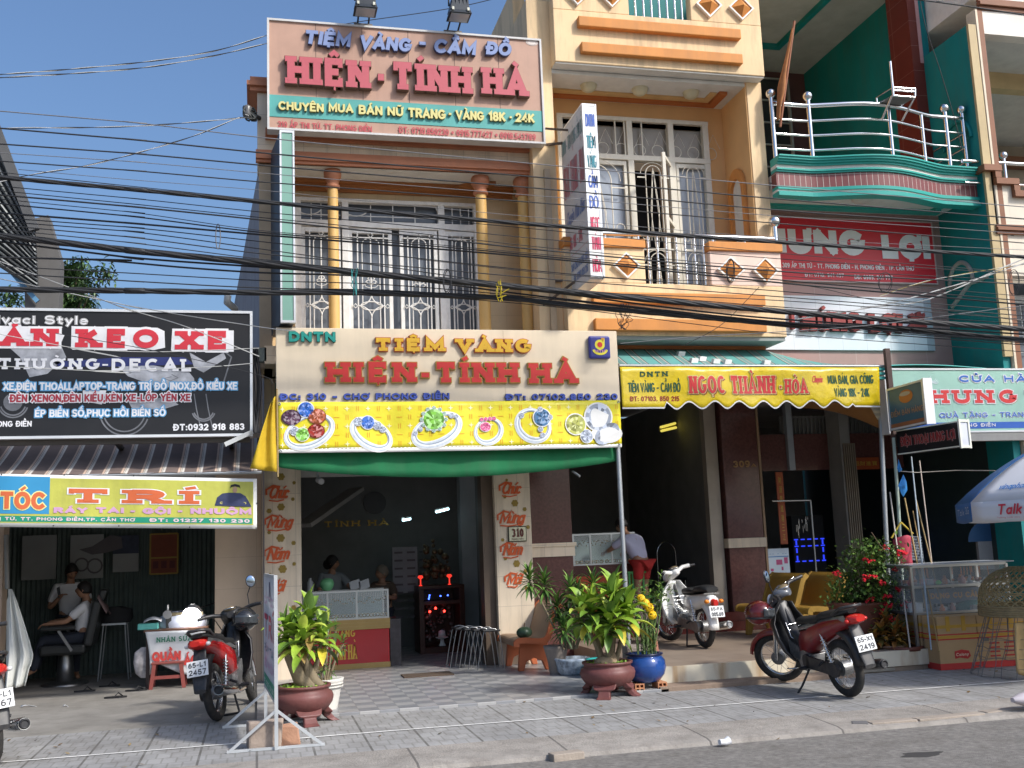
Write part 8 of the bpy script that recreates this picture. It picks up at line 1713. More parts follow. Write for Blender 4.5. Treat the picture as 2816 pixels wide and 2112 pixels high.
for k,(xx,lab)in enumerate(((445,'steel hoop back chair deep in the right jewellery shop, left of the pair'),(690,'steel hoop back chair deep in the right jewellery shop, by the folding gate'))):
 q=A(W6,xx,200,17.2);t=thing('hoop_chair',lab,'chair',(q.x,17.2,.49));b=MB();zt2=A(W6,xx,90,17.2).z
 b.tube([(q.x-.17,17.2,.49)]+[(q.x-.17*math.cos(R(a)),17.2,zt2-.2+.2*math.sin(R(a)))for a in range(0,181,15)]+[(q.x+.17,17.2,.49)],.014,8);b.build('hoop_frame',Msteel,t);b=MB();b.box(q.x-.18,q.x+.18,16.8,17.18,.93,.97);b.build('seat',Mblack,t,bevel=.01)
 b=MB()
 for x in(-.16,.16):b.tube([(q.x+x,16.82,.93),(q.x+x,16.8,.49)],.012,8)
 b.build('leg',Msteel,t)
q0,q1=A(W6,395,60,18.0),A(W6,790,240,18.0);t=thing('back_counter','dim counter with glass doors at the back of the right jewellery shop','counter',((q0.x+q1.x)/2,18,.49));b=MB();b.box(q0.x,q1.x,18,18.5,.49,q1.z);b.build('base',mat('dark wood base',(.10,.03,.02)),t);b=MB();b.box(q0.x,q1.x,18.05,18.5,q1.z,q0.z);b.build('glass_case',mat('dim case',(.10,.11,.11),.2),t)
b=MB()
for k in range(4):x=q0.x+(q1.x-q0.x)*k/3;b.box(x-.015,x+.015,18.03,18.05,q1.z,q0.z)
b.build('frame',mat('tan frame',(.2,.15,.09),.5),t)
for k in range(1):
 t=thing('lounger','reclining chair of steel tubes behind the right broad leaved plant','chair',G(X4,1200,900,.22));b=MB()
 for j in range(5):b.tube([A(X4,1010+32*j,470+12*j,12.6),A(X4,1180+22*j,760+10*j,12.0)],.012,6)
 b.build('tube_back',mat('brown steel tube',(.35,.28,.24),.35,.7),t);b=MB();b.tube([A(X4,1050,600,12.0),A(X4,1090,760,11.8),A(X4,1250,830,11.7),A(X4,1330,850,11.6)],.03,8);b.tube([A(X4,1100,820,11.9),A(X4,1280,880,11.8)],.04,8);b.build('arm',mat('pinkish brown wood',(.30,.16,.13),.5),t)
 b=MB();b.obox(A(X4,1130,1070,11.75),(.16,0,0),(0,.1,0),(0,0,.1));b.build('foot_block',mat('grey stone',(.25,.21,.18)),t,bevel=.03)
p=A(X4,1300,1060,11.36);b=MB();b.prism([(p.x-.01,.3),(p.x+.06,.3),(p.x+.04,p.z+.12),(p.x+.01,p.z+.16)],11.36,11.4);b.build('clay_shard',mat('pink clay',(.45,.19,.13),.8),None,'upright pink clay shard behind the blue pot stems','clay piece')
q0,q1=A(W6,1490,70,16.5),A(W6,1715,235,16.5);t=thing('display_rack','dark display rack edged with small blue lights inside the teal house door','rack',((q0.x+q1.x)/2,16.5,.22));b=MB();b.box(q0.x-.05,q1.x+.05,16.55,17,.22,q0.z+.4);b.build('cabinet',mat('dark rack',(.02,.022,.025),.4),t)
b=MB();n=9
for i in range(n):
 for z in(q0.z,(q0.z+q1.z)/2+.07,q1.z):
  if i%2==0:b.box(q0.x+(q1.x-q0.x)*i/(n-1)-.035,q0.x+(q1.x-q0.x)*i/(n-1)+.035,16.53,16.54,z-.01,z+.01)
for x in(q0.x,q1.x):
 for z in(.15,.5,.85):zz_=q1.z+(q0.z-q1.z)*z;b.box(x-.012,x+.012,16.53,16.54,zz_-.04,zz_+.04)
b.build('blue_lights',mat('blue led',(.05,.08,.9),.4,emit=(.03,.06,1,.7)),t)
q=A(W6,1590,350,14.4);t=thing('wire_rack','thin silver shelf rack standing behind the ochre benches','rack',(q.x,14.4,.22));b=MB();zt2=q.z
for x in(-.1,.32):
 b.tube([(q.x+x,14.4,.22),(q.x+x,14.4,zt2+.02)],.012,6)
for k in range(4):b.box(q.x-.12,q.x+.34,14.35,14.65,zt2-.28*k-.03,zt2-.28*k)
xw=A(W5,1605,1300,15.0).x;b.tube([(xw,15.0,.22),(xw,15.0,A(W5,1605,1210,15).z)],.014,6);b.tube([(xw,15.0,A(W5,1605,1210,15).z),(xw-.65,15.0,A(W5,1450,1212,15).z)],.014,6);b.build('frame',Malt,t)
t=thing('hanging_chimes','bunch of hanging silver chimes glinting in the dark doorway','chimes',A(W5,1530,1400,15.6));b=MB();rnd=random.Random(1)
for k in range(14):q=A(W5,rnd.uniform(1480,1585),rnd.uniform(1340,1420),15.6);b.tube([q,q-Ve((0,0,rnd.uniform(.05,.2)))],.008,5)
b.build('tubes',Msteel,t)
# phone shop corner on the right
Mcb=mat('cardboard',(.46,.30,.15),.85,var=.07,vs=3,dirt=.08);Mcbr=prt('box red print',(.48,.035,.03),.7);Mcby=mat('brown yellow tape',(.50,.28,.03),.3,var=.1)
def carton(label,c,w_,d_,h_,rz,seed,logo):
 t=thing('cardboard_box',label,'box',c,R(rz));b=MB();b.box(-w_/2,w_/2,0,d_,0,h_);b.build('carton',Mcb,t,bevel=.004)
 b=MB()
 for z0,z1 in((.0,.075),(.345,.36),(.40,.415)):b.box(-w_/2-.002,w_/2+.002,-.002,d_+.002,z0*h_/.62+.001,z1*h_/.62)
 b.build('red_print',Mcbr,t)
 b=MB();b.box(-w_/2-.0035,w_/2+.0035,-.0035,d_+.002,h_*.585,h_*.64);b.box(-w_/2-.0032,w_/2+.0032,-.0032,d_*.9,h_*.78,h_*.84)
 for x in(-w_*.28,w_*.12):b.box(x,x+.05,-.0045,.0,h_*.72,h_+.003)
 b.build('tape',Mcby,t)
 fr=Fr((0,0,0));b=MB()
 if logo:
  poly(b,fr,[(-w_*.12,h_*.2),(-.06,h_*.34),(.03,h_*.37),(.12,h_*.34),(.14,h_*.24),(.1,h_*.19),(.0,h_*.22)],.0035)
 else:
  for r_ in range(4):
   for x in(-w_*.3,-w_*.02):poly(b,fr,[(x,h_*(.2+.08*r_)),(x+.13,h_*(.2+.08*r_)),(x+.13,h_*(.23+.08*r_)),(x,h_*(.23+.08*r_))],.003)
 b.build('logo_print',Mcbr,t)
 b=MB();
 if logo:write(b,'Colony',fr,-w_*.1,.11,h_*.25,h_*.31,wt=.2,it=.2,d=.006)
 else:poly(b,fr,[(-w_*.42,h_*.5),(-w_*.3,h_*.5),(-w_*.3,h_*.56),(-w_*.42,h_*.56)],.004)
 if logo:b.build('logo_letters',mat('pale print',(.7,.5,.35),.7),t)
 else:b.build('grey_mark',mat('grey print',(.16,.15,.13),.7),t)
 return t
p1_,p2_=G(X3,450,1178),G(X3,900,1150);an=math.degrees(math.atan2(p2_.y-p1_.y,p2_.x-p1_.x));Lb=(p2_-p1_).length;hb=.60
u_=(p2_-p1_).normalized();ck=(p1_+p2_)/2
carton('cardboard box with red oval logo at the foot of the glass cabinet, front corner',(ck.x,ck.y,0),Lb,.32,hb,an,1,True)
ck2=p2_+u_*(.34);carton('cardboard box with red text rows behind the wire cage',(ck2.x,ck2.y+.004,0),.66,.32,hb,an,2,False)
nv=Ve((-u_.y,u_.x,0));ck3=p1_+nv*.345+u_*.18;carton('cardboard box at the shaded left side of the glass cabinet',(ck3.x-.02,ck3.y+.01,0),.36,.5,hb+.01,an,3,False)
t=thing('glass_cabinet','aluminium framed glass cabinet full of small goods above the cardboard boxes','cabinet',(p1_.x+.6,p1_.y+.5,0));o=p1_-u_*.06+nv*.36;b=MB();Wc,Dc,Hc=1.25,.62,1.17
def CP(u,v,z):return o+u_*u+nv*v+Ve((0,0,z))
for u in(0,Wc):
 for v in(0,Dc):b.bar(CP(u,v,0.0),CP(u,v,Hc),.03,.03)
for z in(.62,.93,Hc):
 for v in(0,Dc):b.bar(CP(.016,v,z),CP(Wc-.016,v,z),.028,.03)
 for u in(0,Wc):b.bar(CP(u,.016,z),CP(u,Dc-.016,z),.028,.03)
b.bar(CP(.5,Dc,.62),CP(.5,Dc,Hc-.016),.025);b.bar(CP(.9,Dc,.62),CP(.9,Dc,Hc-.016),.025);b.build('frame',Malt,t)
b=MB();b.quad(CP(0,-.003,.63),CP(Wc,-.003,.63),CP(Wc,-.003,Hc),CP(0,-.003,Hc));b.quad(CP(-.003,0,.63),CP(-.003,Dc,.63),CP(-.003,Dc,Hc),CP(-.003,0,Hc));b.build('glass_pane',mat('cabinet glass',(.75,.82,.82)),t,thick=.004)
b=MB();b.quad(CP(-.02,-.02,Hc+.02),CP(Wc+.1,-.02,Hc+.02),CP(Wc+.1,Dc+.02,Hc+.02),CP(-.02,Dc+.02,Hc+.02));b.build('top_sheet',mat('pale top sheet',(.5,.53,.55),.2),t,thick=.012)
b=MB();b.quad(CP(.02,.02,.93),CP(Wc-.02,.02,.93),CP(Wc-.02,Dc-.02,.93),CP(.02,Dc-.02,.93));b.quad(CP(.02,.02,.60),CP(Wc-.02,.02,.60),CP(Wc-.02,Dc-.02,.60),CP(.02,Dc-.02,.60));b.build('shelf',mat('shelf glass',(.3,.34,.36),.15),t,thick=.006)
fr=Fr(CP(0,Dc*.55,0),u_,(0,0,1),-nv);b=MB();b.obox(CP(.8,Dc*.56,.79),u_*.42,nv*.003,(0,0,.09));b.build('blue_notice',mat('slate notice',(.10,.13,.18),.5),t);b=MB();write(b,'DỤNG CỤ CÂU CÁ',fr,.42,1.25,.76,.83,wt=.24,d=.006);b.build('lettering',prt('orange notice letters',(.62,.30,.06)),t)
rnd=random.Random(77);cols=[mat('goods %s'%n,c,.4)for n,c in(('red',(.5,.04,.02)),('orange',(.6,.18,.02)),('green',(.15,.45,.05)),('white',(.6,.6,.58)),('navy',(.02,.03,.10)),('grey',(.25,.25,.25)),('pink',(.6,.3,.25)))]
for k in range(36):
 b=MB();z=rnd.choice((.935,.935,.605));q=CP(rnd.uniform(.06,Wc-.06),rnd.uniform(.05,Dc-.15),z+.004);kk=rnd.random()
 if kk<.4:b.obox(q+Ve((0,0,.04)),(rnd.uniform(.02,.05),0,0),(0,.03,0),(0,0,rnd.uniform(.02,.045)))
 elif kk<.7:b.lathe([(.03,0),(.035,.05),(.02,.07),(.015,.1)],q,12)
 else:b.ball(q+Ve((0,0,.03)),.032,1.2,1,.9)
 b.build('goods',cols[rnd.randrange(7)],t)
b=MB()
for k in range(16):q=CP(rnd.uniform(.06,Wc-.06),.08+rnd.uniform(0,.2),Hc-.03);b.tube([q,q-Ve((rnd.uniform(-.01,.01),0,rnd.uniform(.06,.16)))],.006,5);b.ball(q-Ve((0,0,.15)),.016,n=6,m=4)
b.build('hanging_goods',mat('goods orange',(.6,.18,.02)),t)
b=MB();b.lathe([(.09,0),(.10,.13),(.09,.13),(.08,.02),(0,.02)],CP(.15,.25,.606),20);b.build('white_tub',Wh,t)
b=MB();b.ball(CP(.95,.3,.64),.15,1.7,.8,.6);b.build('green_net',mat('teal net bundle',(.05,.20,.18),.8,bump=.6,bs=60),t)
bcx,bcy=8.34,10.32
t=thing('bamboo_basket','upturned open weave bamboo basket resting on the wire cage','basket',(bcx,bcy,.70));b=MB();Rb,zb_,zt2=.50,.74,1.17
def dome(a,s):rr=Rb*(1-s**2.6)**.5 if s<.98 else .1;return Ve((bcx+rr*math.cos(a),bcy+rr*math.sin(a),zb_+(zt2-zb_)*s))
for k in range(34):
 for dr in(-1,1):b.tube([dome(2*math.pi*k/34+dr*s*1.1,s)for s in[i/9*.96 for i in range(10)]],.0075,5)
for s in(.3,.34,.62,.66,.9):b.tube([dome(a*math.pi/18,s)for a in range(36)],.007,5,True)
b.build('weave',mat('bamboo strips',(.30,.24,.12),.7,var=.2,vs=20),t)
b=MB()
for k in range(5):b.torus((bcx,bcy,zb_-.10+.024*k),Rb+.004,.014,'z',48,6)
b.build('rim_band',mat('bamboo rim',(.27,.21,.11),.7,var=.2,vs=20),t)
t=thing('wire_cage','rusty wire mesh cage on the pavement under the bamboo basket','cage',(bcx,bcy,0));b=MB()
def cg(a,z):rr=.66-.22*(z/.64);return Ve((bcx+rr*math.cos(a),bcy+rr*math.sin(a),z))
for k in range(32):b.tube([cg(2*math.pi*k/32+.05*math.sin(k*3+z*9),z)for z in(0,.16,.32,.48,.63)],.0035,4)
for z in(.008,.1,.2,.3,.4,.5,.63):b.tube([cg(2*math.pi*j/40,z+.008*math.sin(j*2.1))for j in range(40)],.0035,4,True)
b.build('mesh',mat('rusty grey wire',(.16,.16,.17),.6,.4),t)
q=G(X3,1394,1215);t=thing('bamboo_tray','tan woven tray standing on edge at the right picture edge','tray',q);b=MB();b.grid(10,12,lambda u,v:A(X3,1295+190*u+(25*v*v),640+570*v+60*u*v,9.95)+Ve((0,.05*math.sin(u*3),0)));b.build('woven_sheet',mat('tan woven sheet',(.42,.29,.13),.7,var=.12,vs=14),t,thick=.02)
pu_=A(X2,1030,1160,10.8);Ru,ze=1.46,pu_.z;za=ze+.72;uc=Ve((pu_.x-Ru*math.cos(R(129.4)),10.8-Ru*math.sin(R(129.4)),0));t=thing('parasol','large blue and white panelled market parasol with printed logos at the right edge','parasol',uc);Mub=mat('parasol blue cloth',(.03,.14,.36),.6,var=.06);Muw=mat('parasol white cloth',(.66,.67,.70),.7,var=.04)
N8=8;off=R(129.4)
def up(a,s):
 k=1;th=((a-off)/(2*math.pi/N8)%1-.5)*2*math.pi/N8;k=1+(math.cos(math.pi/N8)/math.cos(th)-1)*s;return Ve((uc.x+Ru*s*k*math.cos(a),uc.y+Ru*s*k*math.sin(a),za-(za-ze)*(.30*s+.70*s**2.2)))
Zv=.2
for k in range(N8):
 a0=off+2*math.pi*k/N8;m_=Mub if k%2==0 else Muw
 b=MB();b.grid(8,10,lambda u,v:up(a0+2*math.pi/N8*u,.02+.98*v));b.grid(8,3,lambda u,v:up(a0+2*math.pi/N8*u,1)+Ve((0,0,-Zv*v-.02*math.sin(math.pi*u)*v)));po=b.build('canopy_panel',m_,t,thick=.003)
 if k in(0,1):
  e0,e1=up(a0,1),up(a0+2*math.pi/N8,1);U=(e1-e0);Lu=U.length;U=U.normalized();Nn=Ve((U.y,-U.x,0));mid=(e0+e1)/2-uc;
  if Nn.dot(Ve((mid.x,mid.y,0)))<0:Nn=-Nn
  fr=Fr(e0,U,(0,0,1),Nn)
  if k==1:
   b=MB();write(b,'Talk',fr,Lu*.27,Lu*.52,-.145,-.035,wt=.17,it=.22,d=.012);disc(b,fr,Lu*.64,-.09,.078,.078,.012,24);write(b,'Talking made easy',fr,Lu*.27,Lu*.5,-.18,-.165,wt=.12,d=.012);b.build('logo_red',prt('logo red',(.58,.03,.06)),po)
   b=MB();write(b,'Ez',fr,Lu*.585,Lu*.70,-.13,-.05,wt=.16,d=.016);b.build('logo_white',Muw,po)
   mm=up(a0+math.pi/N8,.78);m2=up(a0+math.pi/N8,.98);W_=(mm-m2).normalized();NN=U.cross(W_).normalized();NN=NN if NN.dot(Nn)>0 else-NN
   fr=Fr(m2,U,W_,NN);b=MB();write(b,'vinaphone',fr,-.30,.07,.12,.21,wt=.14,it=.2,d=.015);ribbon(b,fr,[(.08,.1),(.14,.17),(.13,.22)],.012,.015);ribbon(b,fr,[(.14,.17),(.22,.21)],.012,.015);disc(b,fr,.115,.215,.022,.018,.016,12);disc(b,fr,.235,.215,.022,.018,.016,12);write(b,'3G',fr,.28,.38,.16,.23,wt=.16,d=.015,it=.15);b.build('logo_blue',prt('logo blue',(.06,.22,.55)),po)
   b=MB();poly(b,fr,[(.25,.12),(.42,.14),(.42,.125),(.25,.105)],.015);b.build('logo_red',prt('logo red',(.58,.03,.06)),po)
  else:
   b=MB();write(b,'Talk',fr,Lu*.2,Lu*.6,-.13,-.06,wt=.15,it=.2,d=.012);write(b,'3G',fr,Lu*.7,Lu*.9,-.12,-.04,wt=.15,d=.012);b.build('logo_white',mat('faded pale print',(.45,.5,.6),.7),po)
b=MB();b.tube([(uc.x,uc.y,0),(uc.x,uc.y,za+.06)],.022,10);b.build('pole',mat('brown painted pole',(.2,.13,.1),.5),t)
b=MB()
for k in range(N8):a0=off+2*math.pi*k/N8;b.tube([(uc.x,uc.y,za-.03)]+[up(a0,s)-Ve((0,0,.02))for s in(.3,.6,.98)],.006,5)
b.build('ribs',Mgal,t)
t=thing('wall_poster','big blue and white phone poster in the shade behind the glass cabinet','poster',A(W7,1700,1600,13.4));a_,c_=A(X2,1350,1450,13.4),A(W8,1700,250,13.4);b=MB();b.box(a_.x,c_.x,13.4,13.45,c_.z,a_.z);b.build('panel',mat('dim poster',(.22,.23,.24),.6),t)
fr=Fr((0,13.4,0));b=MB();xm=a_.x+.9;poly(b,fr,[(xm+.5*math.cos(R(q)),a_.z-.05+.45*math.sin(R(q)))for q in range(180,361,12)],.003);poly(b,fr,[(a_.x+.2+.36*math.cos(R(q)),c_.z+.4+.3*math.sin(R(q)))for q in range(0,181,12)],.003);b.build('blue_shapes',mat('deep poster blue',(.02,.07,.16),.5),t)
b=MB();write(b,'-- - --- -',fr,a_.x+.5,a_.x+1.3,c_.z+.1,c_.z+.2,wt=.2,d=.004);b.build('lettering',mat('deep poster blue',(.02,.07,.16)),t)
rods=(((40,960),(130,1650),.010,(.45,.40,.35)),((265,1050),(380,1650),.011,(.32,.22,.08)),((390,1250),(465,1650),.008,(.30,.20,.08)),((365,420),(430,1050),.010,(.30,.36,.40)),((430,1050),(575,1650),.010,(.26,.18,.07)),((490,480),(630,1650),.009,(.42,.34,.28)))
for i,(a_,c_,r_,col)in enumerate(rods):
 p,q=A(X2,*a_,12.35),A(X2,*c_,12.0);d=(q-p);q2=p+d*((p.z-.25)/(p.z-q.z));b=MB();b.tube([p,q2],r_,6)
 b.build('fishing_rod',mat('rod %d'%i,col,.4),None,'thin leaning rod, %s of the rods beside the pale pole'%('first pale one from the left','second brown one','short brown one','upper bluish one','lower brown one under the bluish tip','tallest pale pink one at the right'),'rod',group='fishing rods beside the pale pole')if False else b.build('fishing_rod',mat('rod %d'%i,col,.4),None,'thin leaning fishing rod, the %s beside the pale pole'%('leftmost whitish one','brown one under the large blue pennant','shortest brown one','upper bluish one with orange tie','brown one continuing the bluish one','rightmost tall pinkish one'[:])[0:0]if False else('thin leaning fishing rod beside the pale pole, '+('leftmost whitish one','brown one under the large blue pennant','shortest brown one','upper bluish one with orange tie','lower brown one at right of the shortest','rightmost tall pinkish one')[i]),'rod',group='fishing rods beside the pale pole')
for pts,lab in(([(170,460),(225,625),(175,660),(150,600)],'small blue triangular pennant high on the pale pole'),([(245,690),(290,800),(305,930),(245,1030),(215,990),(165,860)],'larger blue and white pennant below the small blue one')):
 b=MB();P_=[A(X2,*q,12.2)for q in pts];c_=sum(P_,Ve((0,0,0)))/len(P_)-Ve((0,.03,0));b.add(P_+[c_],[(i,(i+1)%len(P_),len(P_))for i in range(len(P_))],False);b.build('pennant',mat('blue pennant cloth',(.03,.22,.55),.6,var=.5,vs=11),None,lab,'pennant',thick=.004)
b=MB();b.tube([A(X2,190,640,12.2),A(X2,450,660,12.2),A(X2,1050,628,12.0),A(X2,1640,632,11.0)],.005,5);b.build('string',mat('pale string',(.5,.46,.4),.7),None,'thin pale string stretched from the pale pole towards the parasol','string')
t=thing('landing_net','red cloth and grey mesh landing nets hanging on the pale pole','net',A(W8,760,240,12.1));b=MB();b.grid(8,8,lambda u,v:A(W8,650+130*u+10*v,60+200*v-30*math.sin(math.pi*u),12.05)+Ve((0,-.1*math.sin(math.pi*u),0)));b.build('red_net',mat('red net cloth',(.42,.05,.08),.7,var=.2,vs=8),t,thick=.006)
b=MB();
for i in range(9):b.tube([A(W8,760+10*i,35+i*2,12.0),A(W8,790+10*i,205+3*i,12.0)],.004,4);b.tube([A(W8,760,35+20*i,12.0),A(W8,850+2*i,45+20*i,12.0)],.004,4)
b.build('grey_mesh',mat('grey blue mesh',(.25,.29,.34),.6),t);b=MB();b.tube([A(W8,705,-60,12.1),A(W8,640,50,12.1)],.012,6);b.tube([A(W8,705,-60,12.1),A(W8,790,20,12.1)],.012,6);b.build('yellow_handle',mat('yellow handle',(.55,.40,.05),.5),t)
# stand sign and small street things
f0,f1=G(X5,797,1600),G(X5,700,1378);xs_=(f0.x+f1.x)/2
t=thing('stand_sign','narrow white lettered stand sign on crossed metal legs seen almost edge on','sign',(f0.x,(f0.y+f1.y)/2,0));ztf=A(X5,770,25,f0.y).z;zbf=A(X5,795,1165,f0.y).z
Ud=(f0-f1).normalized();Ls=(f0-f1).length;Nd=Ve((-1,0,0));Nd=Ve((Ud.y,-Ud.x,0));Nd=Nd if Nd.x<0 else-Nd
def SP(u,z,n=0):return f1+Ud*u+Nd*n+Ve((0,0,z))
b=MB();b.obox((SP(0,0)+SP(Ls,0))/2+Ve((0,0,(ztf+zbf)/2)),Ud*(Ls/2),Nd*.011,(0,0,(ztf-zbf)/2));b.build('panel',mat('dim white vinyl',(.60,.62,.66),.4,var=.04),t)
b=MB()
for u in(0,Ls):b.bar(SP(u,0),SP(u,ztf+.01),.03,.032)
for z in(zbf,ztf):b.bar(SP(.016,z),SP(Ls-.016,z),.028,.03)
b.build('frame',mat('silver painted steel',(.55,.57,.58),.4,.4),t)
for u in(0,Ls):
 b=MB();zj=.32
 for s in(-1,1):b.bar(SP(u,zj),SP(u,.012)+Ve((s*.38,.02,0)),.024)
 b.bar(SP(u,.012)+Ve((-.40,.02,0)),SP(u,.012)+Ve((.40,.02,0)),.022)
 b.build('leg',mat('silver painted steel',(.55,.57,.58)),t)
fr=Fr(SP(0,0,.012),Ud,(0,0,1),Nd);H_=ztf-zbf
for s,v0,v1,m_,wt_ in(('CẮT TÓC',.74,.82,prt('lilac print',(.6,.34,.52)),.2),('TRÍ',.45,.66,prt('stand red print',(.55,.05,.10)),.24),('RÁY TAI',.31,.39,prt('teal sign print',(.03,.22,.28)),.2),('GỘI NHUỘM',.18,.26,prt('lilac print',(.6,.34,.52)),.2)):
 b=MB();write(b,s,fr,Ls*.08,Ls*.92,zbf+H_*v0,zbf+H_*v1,wt=wt_,d=.003);b.build('lettering',m_,t)
b=MB();poly(b,fr,[(0.01,zbf+.01),(Ls-.01,zbf+.01),(Ls-.01,zbf+H_*.12),(.01,zbf+H_*.12)],.002);b.build('green_strip',prt('green strip print',(.02,.28,.17)),t)
b=MB();write(b,'ĐT: 01227 130 230',fr,Ls*.06,Ls*.94,zbf+H_*.04,zbf+H_*.08,wt=.2,d=.005);b.build('lettering',Wh,t)
b=MB();poly(b,fr,[(Ls*.5,zbf+H_*.78),(Ls*.68,zbf+H_*.78),(Ls*.62,zbf+H_*.95),(Ls*.56,zbf+H_*.95)],.004);b.build('bottle_print',Mpb,t)
def rock(label,c,r,seed,m,sq=(1,1,1),name='stone_block'):
 rnd=random.Random(seed);b=MB();b.box(-1,1,-1,1,-1,1);P_=[Ve((p.x*r*sq[0]*rnd.uniform(.75,1.1),p.y*r*sq[1]*rnd.uniform(.75,1.1),r*sq[2]+p.z*r*sq[2]*(1 if p.z<0 else rnd.uniform(.75,1.05))))for p in b.v];b.v=[Ve(c)+p for p in P_];return b.build(name,m,None,label,'stone',bevel=r*.12)
q=G(X5,690,1600);rock('rough grey concrete lump under the stand sign, the larger left one',(q.x,q.y+.12,0),.15,3,mat('rough concrete lump',(.34,.27,.22),.95,var=.2,bump=.6,bs=14),(1.05,.7,.75))
q=G(X5,900,1570);rock('orange tinted concrete lump under the stand sign, the smaller right one',(q.x,q.y+.1,0),.11,5,mat('orange concrete lump',(.40,.22,.14),.95,var=.25,vs=4,bump=.6,bs=14),(1.0,.7,.8))
for i,(v,a_,c_,lab)in enumerate(((W8,(390,1385),(505,1385),'dark short gutter stone lying loose on the road edge'),(W8,(510,1385),(830,1360),'long grey gutter stone right of the dark one'),(W8,(840,1360),(1300,1315),'flat grey gutter stone, third along the kerb'),(W8,(1310,1310),(1560,1280),'flat grey gutter stone at the right picture edge'),(V8,(640,1625),(810,1605),'low gutter stone in the middle of the road edge'))):
 p,q=G(v,*a_,-.06),G(v,*c_,-.06);b=MB();b.bar(p+Ve((0,.06,.015)),q+Ve((0,.06,.015)),.12,.07);b.build('gutter_stone',mat('dark gutter stone',(.13,.125,.125),.9,var=.15)if i==0 else mat('gutter stone',(.33,.28,.23),.95,var=.2,bump=.4),None,lab,'kerb stone',group='gutter stones',bevel=.008)
q=G(V0,1992,1630,-.066);b=MB();b.prismz([(q.x+.17*math.cos(R(a))*(1+.25*math.sin(a*.07)),q.y+.085*math.sin(R(a))*(1+.2*math.cos(a*.05)))for a in range(0,360,15)],-.0665,-.063);b.build('tar_patch',mat('dark tar patch',(.045,.042,.04),.8),None,'small dark tar patch on the road surface','stain')
q=G(V0,2195,1527,.02);b=MB();b.loft([[q+Ve((.02+x,.1*math.cos(R(a))*w_,.06+.07*math.sin(R(a))*w_))for a in range(0,360,30)]for x,w_ in((-.05,.3),(.05,.8),(.2,1),(.45,.9))]);b.build('plastic_bag',mat('pale plastic bag',(.55,.50,.52),.4,var=.2),None,'pale plastic bag lying on the kerb at the right edge','bag')
q=G(V0,1566,1612,-.06);b=MB();b.tube([q+Ve((-.045,0,.035)),q+Ve((.01,.01,.03)),q+Ve((.045,.02,.04))],[.022,.027,.036],10);b.build('paper_cup',mat('white paper',(.65,.66,.68)),None,'small crumpled white cup lying in the gutter','litter')
b=MB();rnd=random.Random(12)
for k in range(170):
 x,y=rnd.uniform(-3,9),rnd.choice((rnd.uniform(8.3,8.6),rnd.uniform(8.98,11),rnd.uniform(8.98,11)))
 z=.005 if y>8.7 else-.06;s=rnd.uniform(.006,.02);a=rnd.uniform(0,6.28);d=Ve((math.cos(a),math.sin(a),rnd.uniform(0,.3)));e=Ve((-d.y,d.x,0));b.mi=rnd.randrange(3)
 b.add([Ve((x,y,z))-d*s*1.6,Ve((x,y,z+.004))+e*s,Ve((x,y,z+.006))+d*s*1.6,Ve((x,y,z+.004))-e*s],[(0,1,2,3)],False)
b.build('fallen_leaves',[mat('dry leaf %d'%i,c,.8)for i,c in enumerate(((.16,.10,.04),(.25,.18,.08),(.10,.09,.07)))],None,'small dry leaves and grit scattered over the pavement and gutter','litter',kind='stuff',fix=False)
t=thing('flag','faded brown flag wrapped round a pole on the teal house balcony','flag',A(W3,245,980,12.75));b=MB();b.tube([A(W3,250,1020,12.8),A(W3,365,170,12.75)],.018,6);b.build('flag_pole',mat('brown wooden pole',(.26,.10,.05),.6),t)
b=MB();C_=[(235,960,11),(240,860,13),(255,760,21),(262,690,24),(275,600,17),(300,480,11),(330,330,8),(348,230,5)];b.loft([[A(W3,x+w_*math.cos(R(a)),y,12.74)+Ve((0,-.055*w_/14*math.sin(R(a)),0))for a in range(0,360,36)]for x,y,w_ in C_]);b.build('cloth',mat('faded brown cloth',(.34,.14,.05),.85,var=.25,vs=6),t)
t=thing('metal_rack','small chrome shelf bracketed on the curved balcony railing of the teal house','rack',A(W3,1200,850,12.2));b=MB();s_=lambda x,y,Y=12.2:A(W3,x,y,Y)
for y in(698,722,765):b.tube([s_(1160,y+5),s_(1335,y+18)],.014,6)
b.tube([s_(1162,775),s_(1135,495)],.018,6);b.tube([s_(1335,775),s_(1335,715)],.016,6);b.tube([s_(1160,770),s_(1040,830,12.75)],.014,6);b.tube([s_(1335,778),s_(1215,850,12.75)],.014,6);b.tube([s_(1150,770),s_(1070,960,12.4)],.016,6);b.tube([s_(1330,785),s_(1230,975,12.4)],.016,6);b.tube([s_(1160,700),s_(1025,785,12.7)],.01,6);b.tube([s_(1030,830,12.75),s_(1025,785,12.75)],.012,6);b.build('frame',Msteel,t)
b=MB();b.add([s_(1160,772),s_(1335,780),s_(1215,850,12.75),s_(1040,830,12.75)],[(0,1,2,3)],False);b.build('shelf_plate',mat('dark shelf plate',(.12,.11,.11),.5,.3),t,thick=.02)
t=thing('security_camera','small white camera under the green awning at the shop opening','camera',A(V7,390,80,14.1));q=A(V7,390,80,14.1);b=MB();b.cyl(q,q+Ve((.03,-.14,-.03)),.04,12);b.build('camera_body',mat('dim white plastic',(.4,.4,.4),.4),t);b=MB();b.tube([q,q+Ve((-.02,.05,.15))],.015,6);b.build('mount',mat('dim white plastic',(.4,.4,.4)),t)
q=A(Vb,1925,60,13.3);b=MB();b.tube([A(Vb,1925,40,13.3),A(Vb,1918,95,13.3),A(Vb,1985,150,13.6)],.045,10);b.build('drain_pipe',mat('white pvc pipe',(.6,.6,.58),.4),None,'short white plastic drain pipe on the grey side wall','pipe')
